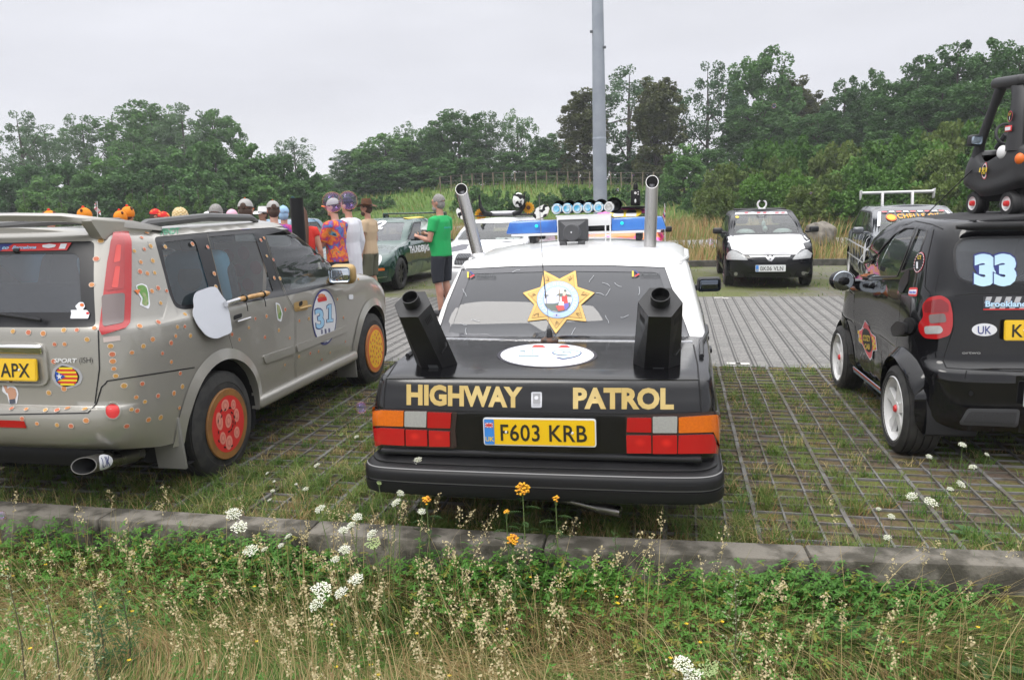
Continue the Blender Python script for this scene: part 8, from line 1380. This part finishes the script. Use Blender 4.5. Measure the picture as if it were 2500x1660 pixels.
leafy('mugwort', 225, 1440, .30, 34, .085, mug, 'dark green leafy weed in the left foreground grass'); leafy('mugwort', 290, 1415, .32, 34, .085, mug, 'dark green leafy weed, right one of a pair in the left foreground'); leafy('mugwort', 1795, 1375, .42, 26, .08, pale, 'tall pale flowering mugwort right of the centre foreground', True); leafy('mugwort', 105, 1420, .42, 26, .08, pale, 'pale flowering mugwort at the left foreground', True); leafy('mugwort', 15, 1385, .45, 26, .08, pale, 'pale flowering mugwort at the left edge of the foreground', True); leafy('mugwort', 210, 1510, .34, 22, .07, pale, 'shorter pale mugwort near the lower left corner', True); leafy('leafy_weed', 375, 1165, .16, 18, .05, g_lt, 'bright green weed behind the kerb by the big exhaust'); leafy('leafy_weed', 1500, 1290, .22, 24, .05, leaf_mat('weed_green', (.06, .15, .04), (.1, .2, .06)), 'fresh green weed in front of the right half of the bumper'); leafy('leafy_weed', 1810, 1190, .10, 14, .07, g_lt, 'bright green weed on the grid right of the black saloon')
def dock(px, py, n, ln, label):
    q = g3(px, py, .02); x, y = float(q[0]), float(q[1]); e = empty('dock_plant', (x, y, float(hgt(x, y))), label=label, cat='plant'); V = []; F = []
    for i in range(n):
        a = i * 2.4 + px; d = Vector((cos(a), sin(a), 0)); s = Vector((-sin(a), cos(a), 0)); l_ = ln * (.7 + .3 * (i % 3) / 2); o = len(V)
        for j in range(7): t_ = j / 6; c = d * (l_ * t_) + Vector((0, 0, l_ * (.75 * t_ - .45 * t_ * t_) + .02)); w_ = l_ * .17 * math.sin(PI * (.08 + .9 * t_)) * (1 + .15 * (j % 2)); V += [tuple(c - s * w_ + Vector((0, 0, w_ * .4))), tuple(c), tuple(c + s * w_ + Vector((0, 0, w_ * .4)))]
        F += [(o + 3 * j + k, o + 3 * j + k + 1, o + 3 * j + k + 4, o + 3 * j + k + 3) for j in range(6) for k in range(2)]
    npmesh('leaves', V, F, leaf_mat('dock_green', (.06, .13, .045), (.10, .18, .07)), e, smooth=True)
dock(2385, 1300, 8, .14, 'broad leaved dock growing behind the kerb at the right'); dock(2095, 1500, 6, .16, 'broad dandelion-like leaves in the right foreground'); dock(2420, 1560, 5, .14, 'broad leaves near the lower right corner')
k = 60; x, y = view_pts(k, 2.0, 3.4, 33); mb = MB()
for i in range(k): c = Vector((x[i], y[i], float(hgt(x[i], y[i])) + r.uniform(.08, .2))); [mb.add([c, c + Vector((.008 * cos(a), .008 * sin(a), .002)), c + Vector((.009 * cos(a + .8), .009 * sin(a + .8), .003))], [(0, 1, 2)]) for a in [2 * PI * j / 5 for j in range(5)]]
mb.build('yellow_petals', mat('buttercup', (.75, .5, .01), .6), kind='stuff', smooth=0)
# ================================================================== mast, fence, boulder, strip, soap bubbles
mp = y3(1466, 480, 30); me_ = empty('lamp_mast', (float(mp[0]), 30, 0), label='tall tapered grey steel mast behind the light bar', cat='mast'); M = MB(); mm = mat('mast_grey', (.30, .33, .38), .5, .2, col2=(.26, .29, .34), nscale=1.5)
M.lathe([(.30, 0), (.30, .3), (.262, .32), (.255, 3.95)], (0, 0, 0), (0, 0, 1), 32).lathe([(.249, 3.95), (.15, 16), (.001, 16.05)], (-.0, 0, 0), (0, 0, 1), 32).lathe([(.258, 3.9), (.258, 3.96), (.249, 3.97)], (0, 0, 0), (0, 0, 1), 32); M.v = [(x - .006 * z, y, z) for x, y, z in M.v]; M.build('shaft', mm, me_, 50); M = MB(); M.box((-.27, -.1, 7.72), (.12, .06, .09), .01).box((.18, -.1, 7.15), (.14, .06, .09), .01); M.build('bracket', mat('bracket_dark', (.08, .09, .1), .5), me_)
fe = empty('fence', (0, 0, 0), label='thin wire fence with wooden posts along the top of the bank', cat='fence'); pm_ = mat('fence_post', (.22, .18, .13), .9); prev = None; wm = MB()
for i in range(27):
    px = 1075 + i * 26; q = y3(px, 455 - (px - 1075) * .03, 62); z = float(hgt(q[0], 62)); p = MB(); p.tube([(q[0], 62, z - .1), (q[0] + .03 * sin(i), 62, z + 1.25)], .045, 6); p.build('post', pm_, fe); t = Vector((q[0], 62, z))
    if prev is not None:
        for h in (.35, .8, 1.2): wm.tube([prev + Vector((0, 0, h)), t + Vector((0, 0, h))], .012, 4)
    prev = t
wm.build('wire', mat('wire_rust', (.14, .12, .10), .7), fe)
for s in (0,): q0, q1 = y3(960, 556, 41), y3(1362, 546, 41); MB().box(((q0[0] + q1[0]) / 2, 41, .2), (q1[0] - q0[0], .5, .52), .02).build('concrete_wall', mat('pale_concrete', (.38, .37, .35), .9, col2=(.28, .27, .25), nscale=2), label='low pale concrete wall far behind the green T-shirt man', cat='wall')
q = y3(2003, 590, 24.3); bm = bmesh.new(); bmesh.ops.create_icosphere(bm, subdivisions=4, radius=1)
for v in bm.verts:
    c = v.co.copy(); n = math.sin(c.x * 3.1 + 1) * math.cos(c.z * 4.3) * .12 + math.sin(c.y * 7 + c.x * 5) * .05 + math.cos(c.z * 11 + c.x * 9) * .03; v.co = c * (1 + n); v.co.x *= .45; v.co.y *= .4; v.co.z *= .48
mr = D.meshes.new('boulder'); bm.to_mesh(mr); bm.free(); mr.polygons.foreach_set('use_smooth', [True] * len(mr.polygons)); mr.materials.append(mat('boulder_stone', (.22, .20, .17), .95, col2=(.11, .10, .085), nscale=4, bump=.8, bscale=22)); ro = D.objects.new('boulder', mr); COL.objects.link(ro); ro.location = (q[0], 24.3, float(hgt(q[0], 24.3)) + .38); tag(ro, 'grey brown boulder in the dry grass right of the white-bonnet hatchback', 'boulder')
sb = D.materials.new('soap_film'); sb.use_nodes = True; nt = sb.node_tree; N = nt.nodes; L_ = nt.links; N.remove(N['Principled BSDF']); tr = N.new('ShaderNodeBsdfTransparent'); gl = N.new('ShaderNodeBsdfGlossy'); gl.inputs['Roughness'].default_value = .02; lw = N.new('ShaderNodeLayerWeight'); lw.inputs[0].default_value = .35; rp = N.new('ShaderNodeValToRGB'); rp.color_ramp.interpolation = 'B_SPLINE'; e = rp.color_ramp.elements
for i, (p, c) in enumerate([(0, (.25, .3, .9)), (.3, (.7, .25, .75)), (.5, (.9, .35, .3)), (.7, (.95, .8, .2)), (.85, (.3, .9, .6)), (1, (.5, .5, 1))]): x_ = e[i] if i < 2 else e.new(p); x_.position = p; x_.color = (*c, 1)
L_.new(lw.outputs['Facing'], rp.inputs[0]); L_.new(rp.outputs[0], gl.inputs[0]); ml = N.new('ShaderNodeMath'); ml.operation = 'MULTIPLY_ADD'; ml.inputs[1].default_value = .6; ml.inputs[2].default_value = .06; pw_ = N.new('ShaderNodeMath'); pw_.operation = 'POWER'; pw_.inputs[1].default_value = 2.5; L_.new(lw.outputs['Facing'], pw_.inputs[0]); L_.new(pw_.outputs[0], ml.inputs[0]); ms = N.new('ShaderNodeMixShader'); L_.new(ml.outputs[0], ms.inputs[0]); L_.new(tr.outputs[0], ms.inputs[1]); L_.new(gl.outputs[0], ms.inputs[2]); L_.new(ms.outputs[0], N['Material Output'].inputs[0])
for px, py, rp_, Y, lab in ((882, 995, 15, 2.9, 'rainbow soap bubble floating beside the left tail lamp of the black saloon'), (1735, 590, 9, 4.5, 'clear soap bubble left of the white-bonnet hatchback'), (1890, 259, 6, 5, 'small blue soap bubble against the right trees'), (1508, 463, 4.5, 6, 'tiny soap bubble left of the bubble machine'), (1546, 428, 3, 7, 'tiny soap bubble above the bubble machine'), (1980, 472, 3.5, 6, 'tiny soap bubble over the bramble thicket'), (812, 494, 26, 2.2, 'big blue rimmed soap bubble in front of the dinosaur shirt man\'s face'), (850, 490, 24, 2.4, 'big blue rimmed soap bubble over the dark haired man'), (2, 1258, 12, 2.9, 'purple soap bubble at the left edge above the kerb')):
    q = y3(px, py, Y); d = float((q - _C) @ _F); MB().ell((0, 0, 0), (1, 1, 1), 28, 18).build('soap_bubble', sb, None, 180, lab, cat='soap bubble', group='soap bubbles'); o = [o for o in COL.objects if o.name.startswith('soap_bubble')][-1]; o.location = q; o.scale = (rp_ * d / CF,) * 3

# ------------------------------------------------------------------ haze volume: thin air haze, added also to imitate lens veil
hz = MB(); hz.box((-5, 101, 10), (366, 230, 27)); hm = D.materials.new('veil_haze'); hm.use_nodes = True; nt = hm.node_tree; nt.nodes.remove(nt.nodes['Principled BSDF']); pv = nt.nodes.new('ShaderNodeVolumePrincipled'); pv.inputs['Density'].default_value = .0009; pv.inputs['Color'].default_value = (.92, .94, 1, 1); nt.links.new(pv.outputs[0], nt.nodes['Material Output'].inputs['Volume']); hz.build('haze', hm, None, 0, kind='stuff')
# ------------------------------------------------------------------ overcast daylight
EXPO = 0.1
w = D.worlds.new('World'); SC.world = w; w.use_nodes = True; nt = w.node_tree; N = nt.nodes; L_ = nt.links
bg = N['Background']; sky = N.new('ShaderNodeTexSky'); sky.sky_type = 'NISHITA'; sky.sun_disc = False; sky.sun_elevation = R_(52); sky.sun_rotation = R_(150); sky.air_density = 1.5; sky.dust_density = 4
bg.inputs[1].default_value = .1
tc = N.new('ShaderNodeTexCoord'); sx = N.new('ShaderNodeSeparateXYZ'); L_.new(tc.outputs['Generated'], sx.inputs[0])
rp = N.new('ShaderNodeValToRGB'); L_.new(sx.outputs['Z'], rp.inputs[0]); cr_ = rp.color_ramp
for p, c in ((0.0, (8.8, 8.8, 9.0)), (.06, (8.2, 8.3, 8.7)), (.13, (7.4, 7.5, 8.1)), (.36, (7.8, 7.9, 8.4)), (1.0, (30, 30, 30.4))):
    e = cr_.elements.new(p) if p not in (0.0, 1.0) else cr_.elements[0 if p == 0 else -1]; e.position = p; e.color = (*c, 1)
mp = N.new('ShaderNodeMapping'); mp.inputs['Scale'].default_value = (1.2, 1.2, 5); L_.new(tc.outputs['Generated'], mp.inputs[0])
nz = N.new('ShaderNodeTexNoise'); nz.inputs['Scale'].default_value = 2.2; nz.inputs['Detail'].default_value = 5; nz.inputs['Roughness'].default_value = .55; L_.new(mp.outputs[0], nz.inputs['Vector'])
mr = N.new('ShaderNodeMapRange'); mr.inputs[1].default_value = .3; mr.inputs[2].default_value = .7; mr.inputs[3].default_value = .93; mr.inputs[4].default_value = 1.07; L_.new(nz.outputs[0], mr.inputs[0])
ml = N.new('ShaderNodeMix'); ml.data_type = 'RGBA'; ml.blend_type = 'MULTIPLY'; ml.inputs[0].default_value = 1; L_.new(rp.outputs[0], ml.inputs[6]); L_.new(mr.outputs[0], ml.inputs[7])
mx = N.new('ShaderNodeMix'); mx.data_type = 'RGBA'; mx.inputs[0].default_value = .985; L_.new(sky.outputs[0], mx.inputs[6]); L_.new(ml.outputs[2], mx.inputs[7]); L_.new(mx.outputs[2], bg.inputs[0])
sun = D.objects.new('sun', D.lights.new('sun', 'SUN')); COL.objects.link(sun); sun.data.energy = 1.2; sun.data.angle = R_(25); sun.data.color = (1, .96, .9)
sun.rotation_euler = (R_(38), 0, R_(-30))
# ------------------------------------------------------------------ camera
cam = D.objects.new('camera', D.cameras.new('camera')); COL.objects.link(cam); SC.camera = cam
cam.data.sensor_width = 36; cam.data.lens = CF / 2500 * 36; cam.data.clip_start = .1; cam.data.clip_end = 3000
cam.matrix_world = Matrix(((_R[0], _U[0], -_F[0], 0), (_R[1], _U[1], -_F[1], 0), (_R[2], _U[2], -_F[2], CH), (0, 0, 0, 1)))
SC.view_settings.view_transform = 'Standard'; SC.view_settings.look = 'None'; SC.view_settings.exposure = EXPO; SC.view_settings.gamma = 1
cy = SC.cycles; SC.render.engine = 'CYCLES'; cy.use_denoising = True; cy.max_bounces = 8; cy.transparent_max_bounces = 12; cy.diffuse_bounces = 3; cy.glossy_bounces = 4; cy.caustics_reflective = False; cy.caustics_refractive = False; cy.sample_clamp_indirect = 6
cy.use_adaptive_sampling = False
